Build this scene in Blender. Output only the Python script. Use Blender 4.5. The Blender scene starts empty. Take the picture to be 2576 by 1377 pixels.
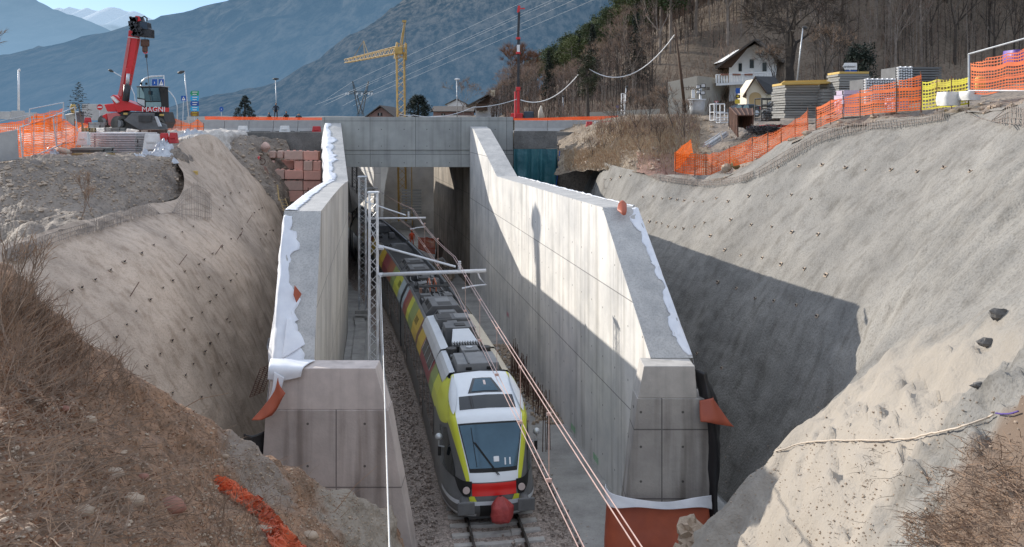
import bpy, math, random
from mathutils import Vector, noise, Matrix
from mathutils.bvhtree import BVHTree
random.seed(7)
R = math.radians
F = 2150.0; CX = 1288.0; CY = 310.0; HC = 12.0      # calibrated camera: focal, principal column, horizon row, height over the rail
def W(u, v, Y): return Vector(((u-CX)*Y/F, Y, HC-(v-CY)*Y/F))
def WX(u, Y): return (u-CX)*Y/F
def WZ(v, Y): return HC-(v-CY)*Y/F
sc = bpy.context.scene
col = sc.collection

# ------------------------------------------------------------------ materials
def nodes(m): return m.node_tree.nodes, m.node_tree.links
def pm(name, c1, c2=None, scale=2.0, rough=.8, metal=0.0, bump=0.0, bscale=25.0, streak=0.0, streakc=(.5,.5,.5), detail=6,
       speck=0.0, form=None, dots=False, mask=None, emis=None, spec=.5, stretch=None, contrast=(.35,.65)):
    m = bpy.data.materials.new(name); m.use_nodes = True
    N, L = nodes(m); b = N['Principled BSDF']
    b.inputs['Roughness'].default_value = rough; b.inputs['Metallic'].default_value = metal
    b.inputs['Specular IOR Level'].default_value = spec
    tc = N.new('ShaderNodeTexCoord'); vec = tc.outputs['Object']
    if c2 is None: c2 = tuple(x*.8 for x in c1)
    nz = N.new('ShaderNodeTexNoise'); nz.inputs['Scale'].default_value = scale; nz.inputs['Detail'].default_value = detail
    nz.inputs['Roughness'].default_value = .65
    if stretch:
        mp = N.new('ShaderNodeMapping'); mp.inputs['Scale'].default_value = stretch
        L.new(vec, mp.inputs[0]); L.new(mp.outputs[0], nz.inputs['Vector'])
    else: L.new(vec, nz.inputs['Vector'])
    mr = N.new('ShaderNodeMapRange'); mr.inputs[1].default_value = contrast[0]; mr.inputs[2].default_value = contrast[1]
    L.new(nz.outputs[0], mr.inputs[0])
    mx = N.new('ShaderNodeMix'); mx.data_type = 'RGBA'
    mx.inputs[6].default_value = (*c1, 1); mx.inputs[7].default_value = (*c2, 1); L.new(mr.outputs[0], mx.inputs[0])
    out = mx.outputs[2]
    def mul(out, fac_out, colr, sock=None):
        q = N.new('ShaderNodeMix'); q.data_type = 'RGBA'; q.blend_type = 'MULTIPLY'
        L.new(fac_out, q.inputs[0]); L.new(out, q.inputs[6]); q.inputs[7].default_value = (*colr, 1); return q.outputs[2]
    if streak:
        mp = N.new('ShaderNodeMapping'); mp.inputs['Scale'].default_value = (1.6, 1.6, .10); L.new(vec, mp.inputs[0])
        n2 = N.new('ShaderNodeTexNoise'); n2.inputs['Scale'].default_value = 1.7; n2.inputs['Detail'].default_value = 5; L.new(mp.outputs[0], n2.inputs['Vector'])
        r2 = N.new('ShaderNodeMapRange'); r2.inputs[1].default_value = .48; r2.inputs[2].default_value = .70; r2.inputs[4].default_value = streak
        L.new(n2.outputs[0], r2.inputs[0]); out = mul(out, r2.outputs[0], streakc)
    if speck:
        n3 = N.new('ShaderNodeTexNoise'); n3.inputs['Scale'].default_value = bscale*1.3; n3.inputs['Detail'].default_value = 3; L.new(vec, n3.inputs['Vector'])
        r3 = N.new('ShaderNodeMapRange'); r3.inputs[1].default_value = .5; r3.inputs[2].default_value = .62; r3.inputs[4].default_value = speck
        L.new(n3.outputs[0], r3.inputs[0]); out = mul(out, r3.outputs[0], (.35, .33, .3))
    if form:                                              # shuttering joints: (direction of the wall in plan, panel length, panel height)
        (dx, dy), pl, ph = form
        sp = N.new('ShaderNodeSeparateXYZ'); L.new(vec, sp.inputs[0])
        def mth(op, a, b_=None):
            q = N.new('ShaderNodeMath'); q.operation = op
            for i, x in enumerate((a, b_)):
                if x is None: continue
                if isinstance(x, (int, float)): q.inputs[i].default_value = x
                else: L.new(x, q.inputs[i])
            return q.outputs[0]
        along = mth('ADD', mth('MULTIPLY', sp.outputs[0], dx), mth('MULTIPLY', sp.outputs[1], dy))
        def line(x, period, w):
            fr = mth('FRACT', mth('DIVIDE', x, period)); d = mth('ABSOLUTE', mth('SUBTRACT', fr, .5))
            return mth('GREATER_THAN', d, .5-w/period)
        ln = mth('MAXIMUM', line(along, pl, .018), line(mth('ADD', sp.outputs[2], mth('MULTIPLY', along, .0)), ph, .018))
        out = mul(out, mth('MULTIPLY', ln, .75), (.22, .22, .23))
        # every shuttering board takes its own tone
        cb = N.new('ShaderNodeCombineXYZ')
        L.new(mth('FLOOR', mth('DIVIDE', along, pl)), cb.inputs[0]); L.new(mth('FLOOR', mth('DIVIDE', sp.outputs[2], ph)), cb.inputs[1])
        wn = N.new('ShaderNodeTexWhiteNoise'); L.new(cb.outputs[0], wn.inputs[0])
        out = mul(out, mth('MULTIPLY', wn.outputs[0], .28), (.55, .56, .58))
        fa = mth('SUBTRACT', mth('FRACT', mth('DIVIDE', along, pl/2)), .5); fz = mth('SUBTRACT', mth('FRACT', mth('DIVIDE', sp.outputs[2], ph/2)), .5)
        da = mth('MULTIPLY', fa, pl/2); dz = mth('MULTIPLY', fz, ph/2)
        dist = mth('SQRT', mth('ADD', mth('MULTIPLY', da, da), mth('MULTIPLY', dz, dz)))
        out = mul(out, mth('MULTIPLY', mth('LESS_THAN', dist, .035), .8), (.12, .12, .12))
    if mask:                                              # soil patches: list of (centre, radius, colour)
        for (cx_, cy_, cz_), rad, cc in mask:
            vd = N.new('ShaderNodeVectorMath'); vd.operation = 'DISTANCE'; L.new(vec, vd.inputs[0]); vd.inputs[1].default_value = (cx_, cy_, cz_)
            ad = N.new('ShaderNodeMath'); ad.operation = 'MULTIPLY_ADD'; L.new(nz.outputs[0], ad.inputs[0]); ad.inputs[1].default_value = rad*1.2; L.new(vd.outputs['Value'], ad.inputs[2])
            r4 = N.new('ShaderNodeMapRange'); r4.inputs[1].default_value = rad*1.7; r4.inputs[2].default_value = rad*1.45; L.new(ad.outputs[0], r4.inputs[0])
            q = N.new('ShaderNodeMix'); q.data_type = 'RGBA'; L.new(r4.outputs[0], q.inputs[0]); L.new(out, q.inputs[6])
            sub = N.new('ShaderNodeMix'); sub.data_type = 'RGBA'; L.new(nz.outputs[0], sub.inputs[0])
            sub.inputs[6].default_value = (*[x*.6 for x in cc], 1); sub.inputs[7].default_value = (*[x*1.35 for x in cc], 1)
            L.new(sub.outputs[2], q.inputs[7]); out = q.outputs[2]
    L.new(out, b.inputs['Base Color'])
    if bump:
        n4 = N.new('ShaderNodeTexNoise'); n4.inputs['Scale'].default_value = bscale; n4.inputs['Detail'].default_value = 5; L.new(vec, n4.inputs['Vector'])
        bp = N.new('ShaderNodeBump'); bp.inputs['Strength'].default_value = bump; bp.inputs['Distance'].default_value = .06
        L.new(n4.outputs[0], bp.inputs['Height']); L.new(bp.outputs[0], b.inputs['Normal'])
    if emis:
        b.inputs['Emission Color'].default_value = (*emis[0], 1); b.inputs['Emission Strength'].default_value = emis[1]
    return m
def net_mat(name, colr, cell=.12, wire=.45, wv=None, trans=.5):   # open plastic mesh: strands and holes
    m = bpy.data.materials.new(name); m.use_nodes = True; N, L = nodes(m); b = N['Principled BSDF']
    b.inputs['Base Color'].default_value = (*colr, 1); b.inputs['Roughness'].default_value = .5
    uv = N.new('ShaderNodeTexCoord'); sp = N.new('ShaderNodeSeparateXYZ'); L.new(uv.outputs['UV'], sp.inputs[0])
    def mth(op, a, b_=None):
        q = N.new('ShaderNodeMath'); q.operation = op
        for i, x in enumerate((a, b_)):
            if x is None: continue
            if isinstance(x, (int, float)): q.inputs[i].default_value = x
            else: L.new(x, q.inputs[i])
        return q.outputs[0]
    a = mth('LESS_THAN', mth('FRACT', mth('DIVIDE', sp.outputs[0], cell)), wire*.6)
    c = mth('LESS_THAN', mth('FRACT', mth('DIVIDE', sp.outputs[1], wv or cell)), wire)
    big = mth('LESS_THAN', mth('FRACT', mth('DIVIDE', sp.outputs[1], .42)), .14)
    nz = N.new('ShaderNodeTexNoise'); nz.inputs['Scale'].default_value = 1.4; nz.inputs['Detail'].default_value = 4; L.new(uv.outputs['Object'], nz.inputs['Vector'])
    mr = N.new('ShaderNodeMapRange'); mr.inputs[1].default_value = .35; mr.inputs[2].default_value = .7; L.new(nz.outputs[0], mr.inputs[0])
    mx = N.new('ShaderNodeMix'); mx.data_type = 'RGBA'; L.new(mr.outputs[0], mx.inputs[0])
    mx.inputs[6].default_value = (*colr, 1); mx.inputs[7].default_value = (colr[0]*.62, colr[1]*.5, colr[2]*.6, 1); L.new(mx.outputs[2], b.inputs['Base Color'])
    msk = mth('MAXIMUM', mth('MAXIMUM', a, c), big)
    tl = N.new('ShaderNodeBsdfTranslucent'); tl.inputs[0].default_value = (*colr, 1)
    mt = N.new('ShaderNodeMixShader'); mt.inputs[0].default_value = trans; L.new(b.outputs[0], mt.inputs[1]); L.new(tl.outputs[0], mt.inputs[2])
    tr = N.new('ShaderNodeBsdfTransparent'); ms = N.new('ShaderNodeMixShader')
    L.new(msk, ms.inputs[0]); L.new(tr.outputs[0], ms.inputs[1]); L.new(mt.outputs[0], ms.inputs[2])
    L.new(ms.outputs[0], N['Material Output'].inputs[0]); return m
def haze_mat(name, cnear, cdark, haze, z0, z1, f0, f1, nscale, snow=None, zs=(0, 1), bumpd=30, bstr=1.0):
    # far slope seen through valley haze: diffuse forest colour plus the light scattered by the air, thicker low in the valley
    m = bpy.data.materials.new(name); m.use_nodes = True; N, L = nodes(m); b = N['Principled BSDF']
    b.inputs['Roughness'].default_value = 1; b.inputs['Specular IOR Level'].default_value = 0
    tc = N.new('ShaderNodeTexCoord'); sp = N.new('ShaderNodeSeparateXYZ'); L.new(tc.outputs['Object'], sp.inputs[0])
    n1 = N.new('ShaderNodeTexNoise'); n1.inputs['Scale'].default_value = nscale; n1.inputs['Detail'].default_value = 9; n1.inputs['Roughness'].default_value = .72; mp_ = N.new('ShaderNodeMapping'); mp_.inputs['Scale'].default_value = (1, .28, .55); L.new(tc.outputs['Object'], mp_.inputs[0]); L.new(mp_.outputs[0], n1.inputs['Vector'])
    mr = N.new('ShaderNodeMapRange'); mr.inputs[1].default_value = .41; mr.inputs[2].default_value = .60; L.new(n1.outputs[0], mr.inputs[0])
    mx = N.new('ShaderNodeMix'); mx.data_type = 'RGBA'; mx.inputs[6].default_value = (*cdark, 1); mx.inputs[7].default_value = (*cnear, 1); L.new(mr.outputs[0], mx.inputs[0])
    out = mx.outputs[2]
    if snow:
        n2 = N.new('ShaderNodeTexNoise'); n2.inputs['Scale'].default_value = nscale*1.5; n2.inputs['Detail'].default_value = 8; L.new(tc.outputs['Object'], n2.inputs['Vector'])
        ad = N.new('ShaderNodeMath'); ad.operation = 'MULTIPLY_ADD'; L.new(n2.outputs[0], ad.inputs[0]); ad.inputs[1].default_value = snow[1]-snow[0]; L.new(sp.outputs[2], ad.inputs[2])
        r2 = N.new('ShaderNodeMapRange'); r2.inputs[1].default_value = snow[0]+.50*(snow[1]-snow[0]); r2.inputs[2].default_value = snow[0]+.78*(snow[1]-snow[0]); L.new(ad.outputs[0], r2.inputs[0])
        q = N.new('ShaderNodeMix'); q.data_type = 'RGBA'; q.inputs[7].default_value = (.85, .88, .92, 1); L.new(r2.outputs[0], q.inputs[0]); L.new(out, q.inputs[6]); out = q.outputs[2]
    L.new(out, b.inputs['Base Color'])
    bp = N.new('ShaderNodeBump'); bp.inputs['Distance'].default_value = bumpd; bp.inputs['Strength'].default_value = bstr; L.new(n1.outputs[0], bp.inputs['Height']); L.new(bp.outputs[0], b.inputs['Normal'])
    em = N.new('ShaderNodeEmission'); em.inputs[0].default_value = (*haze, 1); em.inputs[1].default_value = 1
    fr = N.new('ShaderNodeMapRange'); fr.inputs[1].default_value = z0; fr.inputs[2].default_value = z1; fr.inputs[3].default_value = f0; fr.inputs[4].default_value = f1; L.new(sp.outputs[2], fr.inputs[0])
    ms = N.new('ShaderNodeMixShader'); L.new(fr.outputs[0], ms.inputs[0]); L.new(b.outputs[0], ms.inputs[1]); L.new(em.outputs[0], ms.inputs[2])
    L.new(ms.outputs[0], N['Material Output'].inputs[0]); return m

M = {}
def P(k, *a, **kw): M[k] = pm(k, *a, **kw)
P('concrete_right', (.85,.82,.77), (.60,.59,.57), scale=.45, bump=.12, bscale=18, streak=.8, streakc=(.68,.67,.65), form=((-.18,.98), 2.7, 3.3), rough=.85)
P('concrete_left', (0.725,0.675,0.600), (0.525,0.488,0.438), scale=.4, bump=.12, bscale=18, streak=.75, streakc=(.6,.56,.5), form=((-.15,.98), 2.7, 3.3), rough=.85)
P('concrete_face', (.62,.535,.49), (.43,.375,.345), scale=.55, bump=.15, bscale=20, streak=.85, streakc=(.5,.47,.45), form=((1,.3), 3.1, 2.3), rough=.85)
P('concrete_cap', (.66,.575,.53), (.52,.455,.42), scale=1.2, bump=.08, bscale=20, streak=.4)
P('concrete_top', (.56,.545,.52), (.40,.395,.385), scale=1.3, bump=.25, bscale=16, speck=.22)
P('concrete_bridge', (.45,.455,.43), (.33,.335,.32), scale=.5, bump=.1, bscale=15, streak=.6, streakc=(.66,.66,.65), form=((1,0), 3.3, 2.43), rough=.85)
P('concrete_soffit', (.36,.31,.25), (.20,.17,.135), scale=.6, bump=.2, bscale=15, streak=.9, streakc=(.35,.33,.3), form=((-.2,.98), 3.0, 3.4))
P('concrete_slab', (0.440,0.424,0.396), (0.286,0.275,0.259), scale=.9, bump=.15, bscale=14, speck=.15)
P('concrete_barrier', (.44,.43,.41), (.34,.33,.32), scale=1.2, bump=.1)
P('concrete_footing', (.23,.22,.205), (.14,.135,.125), scale=1.0, bump=.4, bscale=8, speck=.3)
P('concrete_face_grey', (.50,.47,.43), (.33,.31,.29), scale=.6, bump=.15, bscale=20, streak=.9, streakc=(.5,.48,.46), form=((1,.3), 2.3, 1.9), rough=.85)
P('concrete_cap_grey', (.55,.52,.48), (.42,.40,.37), scale=1.2, bump=.1, bscale=20, streak=.4)
P('pink_block', (.85,.45,.36), (.62,.34,.27), scale=.7, bump=.25, bscale=10)
P('pink_block_pale', (.70,.47,.39), (.52,.36,.3), scale=1.0, bump=.25, bscale=10)
P('shotcrete_left', (.60,.475,.37), (.40,.315,.245), scale=.35, bump=.5, bscale=13, streak=.65, streakc=(.58,.53,.48), stretch=(1, 1, .22), speck=.25)
P('shotcrete_right', (.300,.283,.255), (.185,.176,.160), scale=.38, bump=.55, bscale=13, streak=.75, streakc=(.60,.58,.55), stretch=(1, 1, .25), speck=.35,
  mask=[((5.3, 16.0, 5.0), 4.6, (.345,.305,.255)), ((6.6, 9.2, 7.6), 2.0, (.17,.12,.085)), ((5.6,7.6,8.2),1.6,(.15,.105,.075))])
P('soil_brown', (.40,.235,.14), (.20,.125,.078), scale=1.6, bump=1.0, bscale=12, speck=.6, mask=[((-2.2, 19.5, 3.2), 2.4, (.30,.255,.205)), ((-4.6,17,5.6),1.2,(.27,.22,.18))])
P('soil_bank', (.30,.245,.195), (.185,.155,.13), scale=.6, bump=1.0, bscale=6, speck=.5)
P('soil_scrub', (.30,.235,.165), (.17,.13,.095), scale=.8, bump=1.0, bscale=6, speck=.5)
P('soil_red', (.34,.20,.145), (.22,.13,.10), scale=.8, bump=.8, bscale=6)
P('gravel_pale', (.60,.56,.51), (.46,.42,.38), scale=.8, bump=.6, bscale=9, speck=.3)
P('hill_floor', (.24,.185,.135), (.12,.092,.068), scale=.15, bump=1.0, bscale=3, speck=.5)
P('plain', (.13,.12,.09), (.08,.08,.06), scale=.05)
P('asphalt', (.055,.055,.058), (.04,.04,.042), scale=2, bump=.1)
P('ballast', (.56,.46,.40), (.27,.225,.195), scale=9, bump=1.0, bscale=16, speck=.7, contrast=(.3,.6), detail=3)
P('rail', (.10,.075,.06), (.05,.04,.035), scale=4, rough=.5, metal=.6)
P('rail_head', (.45,.43,.42), rough=.25, metal=1)
P('sleeper', (.46,.44,.41), (.33,.31,.29), scale=3, bump=.2)
P('galv', (.62,.64,.66), (.48,.5,.52), scale=4, rough=.45, metal=.55)
P('galv_pale', (.75,.76,.77), (.62,.63,.65), scale=3, rough=.5, metal=.2)
P('copper_wire', (.80,.55,.47), rough=.35, metal=.3)
P('rope_white', (.8,.8,.78), rough=.6)
P('insulator', (.35,.2,.15), rough=.3)
P('steel_dark', (.03,.032,.035), (.05,.05,.05), rough=.5, metal=.3)
P('rust', (.15,.075,.05), (.08,.045,.035), scale=5, rough=.9, bump=.3)
P('sheet_white', (.82,.83,.86), (.72,.74,.79), scale=2, rough=.7, bump=.2, bscale=3)
P('membrane_orange', (.44,.10,.045), (.33,.075,.04), scale=1, rough=.5, bump=.15, bscale=2)
P('membrane_black', (.02,.02,.022), rough=.35)
P('tarp_blue', (.03,.12,.15), (.05,.18,.2), scale=1.2, rough=.35, bump=1.0, bscale=2.5, stretch=(4, 4, .3))
P('tarp_silver', (.6,.62,.65), (.4,.42,.46), scale=2, rough=.35, bump=.6, bscale=4)
P('train_side', (0.111,0.114,0.117), (0.078,0.081,0.085), scale=.7, rough=.35)
P('train_grey', (0.156,0.159,0.163), (0.111,0.114,0.117), scale=1, rough=.35)
P('train_silver', (.66,.69,.72), (.58,.61,.64), scale=1.2, rough=.35, metal=.1)
P('train_roof', (.44,.43,.41), (.34,.33,.31), scale=1.5, rough=.5)
P('train_white', (.80,.84,.88), (.76,.80,.84), scale=1.5, rough=.25)
P('train_glass', (.012,.016,.02), rough=.06, spec=.8)
P('screen_glass', (.035,.075,.105), (.06,.12,.165), scale=.5, rough=.10, metal=.55, spec=.9)
P('rebar', (.30,.25,.21), (.20,.165,.14), scale=5, rough=.9)
P('stone_dark', (.17,.16,.15), (.1,.095,.09), scale=4, bump=.3)
P('straw', (.56,.43,.28), (.38,.28,.18), scale=3, rough=.9)
P('bark_dark', (.05,.04,.034), (.03,.025,.02), scale=4, rough=.9)
P('niche', (.50,.36,.18), (.42,.3,.15), scale=1)
P('shotcrete_far', (.62,.58,.52), (.46,.43,.39), scale=.4, bump=.5, bscale=6)
P('train_lime', (.62,.66,.06), (.58,.60,.05), scale=1, rough=.3)
P('train_olive', (.28,.36,.11), (.22,.29,.09), scale=1, rough=.35)
P('train_yellow', (.66,.46,.05), (.55,.38,.04), scale=1, rough=.35)
P('train_red', (.75,.025,.02), (.7,.02,.02), rough=.3)
P('train_crimson', (.32,.05,.06), (.25,.04,.05), scale=1, rough=.35)
P('train_maroon', (.16,.05,.04), rough=.4)
P('train_rust', (.38,.12,.06), (.3,.1,.05), scale=1, rough=.4)
P('train_cream', (.50,.44,.33), (.42,.37,.28), scale=1, rough=.4)
P('train_blue', (.42,.52,.58), rough=.35)
P('equip_grey', (.15,.152,.155), (.10,.102,.105), scale=2, rough=.5)
P('equip_dark', (0.058,0.058,0.058), (0.039,0.039,0.039), scale=2, rough=.6)
P('equip_black', (.015,.015,.015), rough=.7)
P('equip_light', (.24,.245,.25), (.18,.185,.19), scale=2, rough=.5)
P('red_plastic', (.55,.03,.03), (.4,.025,.03), scale=2, rough=.4)
P('bag_red', (.42,.06,.055), (.30,.04,.04), scale=5, rough=.5, bump=.6, bscale=7)
P('white_plastic', (.78,.77,.74), rough=.5)
P('lamp_lens', (.75,.62,.58), rough=.15)
P('crane_red', (.66,.03,.035), (.58,.025,.03), scale=1, rough=.35)
P('crane_red_pale', (.60,.16,.16), rough=.4)
P('tyre', (.13,.12,.105), (.07,.07,.065), scale=4, rough=.9)
P('crane_yellow', (.56,.37,.11), (.44,.28,.08), scale=2, rough=.45)
P('crane_black', (.02,.02,.024), (.04,.04,.045), scale=3, rough=.5)
P('timber', (.42,.30,.13), (.3,.21,.1), scale=2, stretch=(.4,4,4), rough=.8)
P('timber_yellow', (.62,.42,.12), (.5,.34,.1), scale=2, stretch=(.4,4,4), rough=.7)
P('timber_grey', (.30,.30,.285), (.20,.20,.19), scale=1.5, stretch=(.4,4,6), rough=.85)
P('board_brown', (.10,.07,.055), (.06,.045,.035), scale=3, rough=.8)
P('house_white', (.86,.86,.85), (.8,.8,.79), scale=1)
P('house_cream', (.66,.58,.42), (.6,.52,.38), scale=1)
P('chapel_wall', (.78,.70,.55), (.7,.62,.48), scale=1)
P('house_grey', (.45,.41,.345), (.38,.345,.29), scale=.8)
P('house_pink', (.42,.26,.22), (.35,.22,.19), scale=1)
P('roof_brown', (.12,.10,.085), (.08,.068,.06), scale=2, bump=.3)
P('roof_slate', (.05,.052,.055), (.035,.036,.04), scale=3, bump=.3)
P('wood_dark', (.09,.05,.03), (.06,.035,.02), scale=3)
P('window_dark', (.02,.025,.03), rough=.1)
P('bark', (.085,.068,.055), (.05,.04,.034), scale=4, rough=.9)
P('bark_pale', (.30,.25,.21), (.17,.14,.12), scale=3, rough=.9)
P('twig', (.33,.23,.165), (.17,.12,.085), scale=3, rough=.9)
P('twig_pale', (.42,.27,.17), (.26,.165,.105), scale=3, rough=.9)
P('russet_leaf', (.22,.10,.05), (.14,.07,.04), scale=3, rough=.9)
P('russet_twig', (.30,.20,.155), (.17,.12,.095), scale=3, rough=.9)
P('pine_leaf', (.055,.085,.025), (.028,.045,.015), scale=2, rough=.8)
P('pine_leaf_light', (.11,.135,.035), (.06,.08,.022), scale=2, rough=.8)
P('spruce_leaf', (.022,.036,.024), (.012,.022,.016), scale=2, rough=.8)
P('blue_spruce', (.05,.07,.065), (.025,.038,.036), scale=2, rough=.8)
P('ivy_leaf', (.045,.055,.02), (.022,.03,.012), scale=2, rough=.8)
P('stone', (.50,.39,.29), (.34,.265,.20), scale=4, bump=.3)
P('stone_red', (.36,.17,.12), (.25,.12,.09), scale=4)
P('sign_blue', (.01,.09,.38), rough=.4); P('sign_cyan', (.03,.42,.72), rough=.4); P('sign_green', (.02,.33,.16), rough=.4)
P('sign_brown', (.25,.13,.03), rough=.4); P('sign_white', (.85,.85,.85), rough=.4); P('sign_yellow', (.7,.5,.04), rough=.4); P('sign_red', (.6,.03,.03), rough=.4)
P('skin', (.5,.3,.22), rough=.6); P('cloth_black', (.012,.013,.02), rough=.8); P('cloth_navy', (.015,.02,.035), rough=.8); P('hair_dark', (.03,.02,.015), rough=.8)
P('hivis', (.9,.12,.03), rough=.6); P('car_blue', (.05,.07,.10), rough=.25, metal=.4); P('car_glass', (.25,.38,.40), rough=.08)
P('strap', (.62,.53,.43), (.5,.42,.34), scale=4); P('strap_purple', (.10,.06,.28), rough=.6)
P('pallet_film', (.6,.5,.62), (.5,.42,.52), scale=1, rough=.35); P('purple_bag', (.16,.1,.4), rough=.5)
P('spray_pink', (.8,.12,.25), rough=.8); P('spray_green', (.1,.7,.2), rough=.8)
M['net_orange'] = net_mat('net_orange', (.95,.17,.012), cell=.11, wire=.45, wv=.085, trans=.45)
M['net_orange_open'] = net_mat('net_orange_open', (.95,.19,.03), cell=.12, wire=.40, wv=.10, trans=.35)
M['net_yellow'] = net_mat('net_yellow', (.8,.75,.02), cell=.16, wire=.40, wv=.13, trans=.4)
M['net_bundle'] = net_mat('net_bundle', (.95,.26,.12), cell=.08, wire=.36, wv=.06, trans=.3)
M['net_dense'] = net_mat('net_dense', (.90,.13,.03), cell=.07, wire=.7, wv=.06, trans=.35)

# ------------------------------------------------------------------ mesh building
class MB:
    def __init__(s): s.v = []; s.f = []; s.m = []; s.uv = {}
    def quad(s, a, b, c, d, m=0):
        i = len(s.v); s.v += [Vector(a), Vector(b), Vector(c), Vector(d)]; s.f.append((i, i+1, i+2, i+3)); s.m.append(m)
    def poly(s, pts, m=0):
        i = len(s.v); s.v += [Vector(p) for p in pts]; s.f.append(tuple(range(i, i+len(pts)))); s.m.append(m)
    def box(s, c, size, rz=0, m=0, taper=1.0, ry=0, rx=0, tz=None):
        hx, hy, hz = size[0]/2, size[1]/2, size[2]/2; mt = Matrix.Rotation(rz, 3, 'Z') @ Matrix.Rotation(ry, 3, 'Y') @ Matrix.Rotation(rx, 3, 'X')
        i = len(s.v); c = Vector(c)
        for z in (-1, 1):
            t = taper if z > 0 else 1
            ty = (tz if tz is not None else taper) if z > 0 else 1
            for x, y in ((-1,-1),(1,-1),(1,1),(-1,1)): s.v.append(c + mt @ Vector((x*hx*t, y*hy*ty, z*hz)))
        for f in ((3,2,1,0),(4,5,6,7),(0,1,5,4),(1,2,6,5),(2,3,7,6),(3,0,4,7)): s.f.append(tuple(i+k for k in f)); s.m.append(m)
    def hexa(s, p, m=0):      # 8 corners: bottom ring then top ring
        i = len(s.v); s.v += [Vector(q) for q in p]
        for f in ((3,2,1,0),(4,5,6,7),(0,1,5,4),(1,2,6,5),(2,3,7,6),(3,0,4,7)): s.f.append(tuple(i+k for k in f)); s.m.append(m)
    def prism(s, pts, h, m=0):     # pts: 3D polygon, h: extrusion vector
        h = Vector(h); n = len(pts); i = len(s.v); s.v += [Vector(p) for p in pts] + [Vector(p)+h for p in pts]
        s.f.append(tuple(range(i+n-1, i-1, -1))); s.f.append(tuple(range(i+n, i+2*n))); s.m += [m, m]
        for k in range(n): s.f.append((i+k, i+(k+1)%n, i+n+(k+1)%n, i+n+k)); s.m.append(m)
    def tube(s, pts, r, n=6, m=0, cap=True):
        pts = [Vector(p) for p in pts]; rs = r if isinstance(r, (list, tuple)) else [r]*len(pts); base = len(s.v)
        for k, p in enumerate(pts):
            d = (pts[min(k+1, len(pts)-1)]-pts[max(k-1, 0)])
            if d.length < 1e-6: d = Vector((0,0,1))
            d.normalize(); a = d.cross(Vector((0,0,1)) if abs(d.z) < .95 else Vector((1,0,0))).normalized(); b = d.cross(a)
            for q in range(n):
                t = 2*math.pi*q/n; s.v.append(p + (a*math.cos(t)+b*math.sin(t))*rs[k])
        for k in range(len(pts)-1):
            for q in range(n):
                s.f.append((base+k*n+q, base+k*n+(q+1)%n, base+(k+1)*n+(q+1)%n, base+(k+1)*n+q)); s.m.append(m)
        if cap and n > 2:
            s.f.append(tuple(base+q for q in range(n-1, -1, -1))); s.f.append(tuple(base+(len(pts)-1)*n+q for q in range(n))); s.m += [m, m]
    def grid(s, rows, m=0, uvs=None, closed=False):
        base = len(s.v); nr, nc = len(rows), len(rows[0])
        for r_ in rows: s.v += [Vector(p) for p in r_]
        for i in range(nr-1):
            for j in range(nc-1 if not closed else nc):
                j2 = (j+1) % nc; fi = len(s.f)
                s.f.append((base+i*nc+j, base+i*nc+j2, base+(i+1)*nc+j2, base+(i+1)*nc+j)); s.m.append(m)
                if uvs: s.uv[fi] = (uvs[i][j], uvs[i][j2], uvs[i+1][j2], uvs[i+1][j])
    def ball(s, c, r, n=8, k=5, m=0, jit=0, sc3=(1,1,1)):
        c = Vector(c); rows = []
        for i in range(k+1):
            ph = math.pi*i/k; row = []
            for j in range(n):
                t = 2*math.pi*j/n; d = Vector((math.sin(ph)*math.cos(t), math.sin(ph)*math.sin(t), math.cos(ph)))
                rr = r*(1+(noise.noise(d*1.7+c*3.1)*jit if jit else 0)); row.append(c+Vector((d.x*sc3[0], d.y*sc3[1], d.z*sc3[2]))*rr)
            rows.append(row)
        s.grid(rows, m, closed=True)
    def build(s, name, mats, parent=None, smooth=False, bevel=0, sub=0, local=False, loc=None):
        if not isinstance(mats, (list, tuple)): mats = [mats]
        off = Vector((0,0,0))
        if parent is not None and not local: off = world_origin(parent)
        me = bpy.data.meshes.new(name); me.from_pydata([tuple(v-off) for v in s.v], [], s.f)
        for mm in mats: me.materials.append(M[mm] if isinstance(mm, str) else mm)
        if len(mats) > 1: me.polygons.foreach_set('material_index', s.m)
        if s.uv:
            ul = me.uv_layers.new(name='UVMap')
            for p in me.polygons:
                t = s.uv.get(p.index)
                if t:
                    for q, li in enumerate(p.loop_indices): ul.data[li].uv = t[q]
        if smooth: me.polygons.foreach_set('use_smooth', [True]*len(me.polygons))
        me.update()
        o = bpy.data.objects.new(name, me); col.objects.link(o)
        if parent is not None: o.parent = parent
        if loc is not None: o.location = loc
        if bevel:
            bv = o.modifiers.new('bevel', 'BEVEL'); bv.width = bevel; bv.segments = 2; bv.limit_method = 'ANGLE'
        if sub:
            sb = o.modifiers.new('sub', 'SUBSURF'); sb.levels = sub; sb.render_levels = sub
        return o
def world_origin(o):
    p = Vector((0,0,0))
    while o is not None: p = p + o.location; o = o.parent
    return p
def tag(o, label, cat, group=None, kind=None):
    o['label'] = label; o['category'] = cat
    if group: o['group'] = group
    if kind: o['kind'] = kind
    return o
def thing(name, label, cat, loc=(0,0,0), group=None):
    o = bpy.data.objects.new(name, None); o.empty_display_size = .2; col.objects.link(o); o.location = loc
    return tag(o, label, cat, group)
def structure(o): o['kind'] = 'structure'; return o
def kids(o): return [c for c in bpy.data.objects if c.parent == o]
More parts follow.
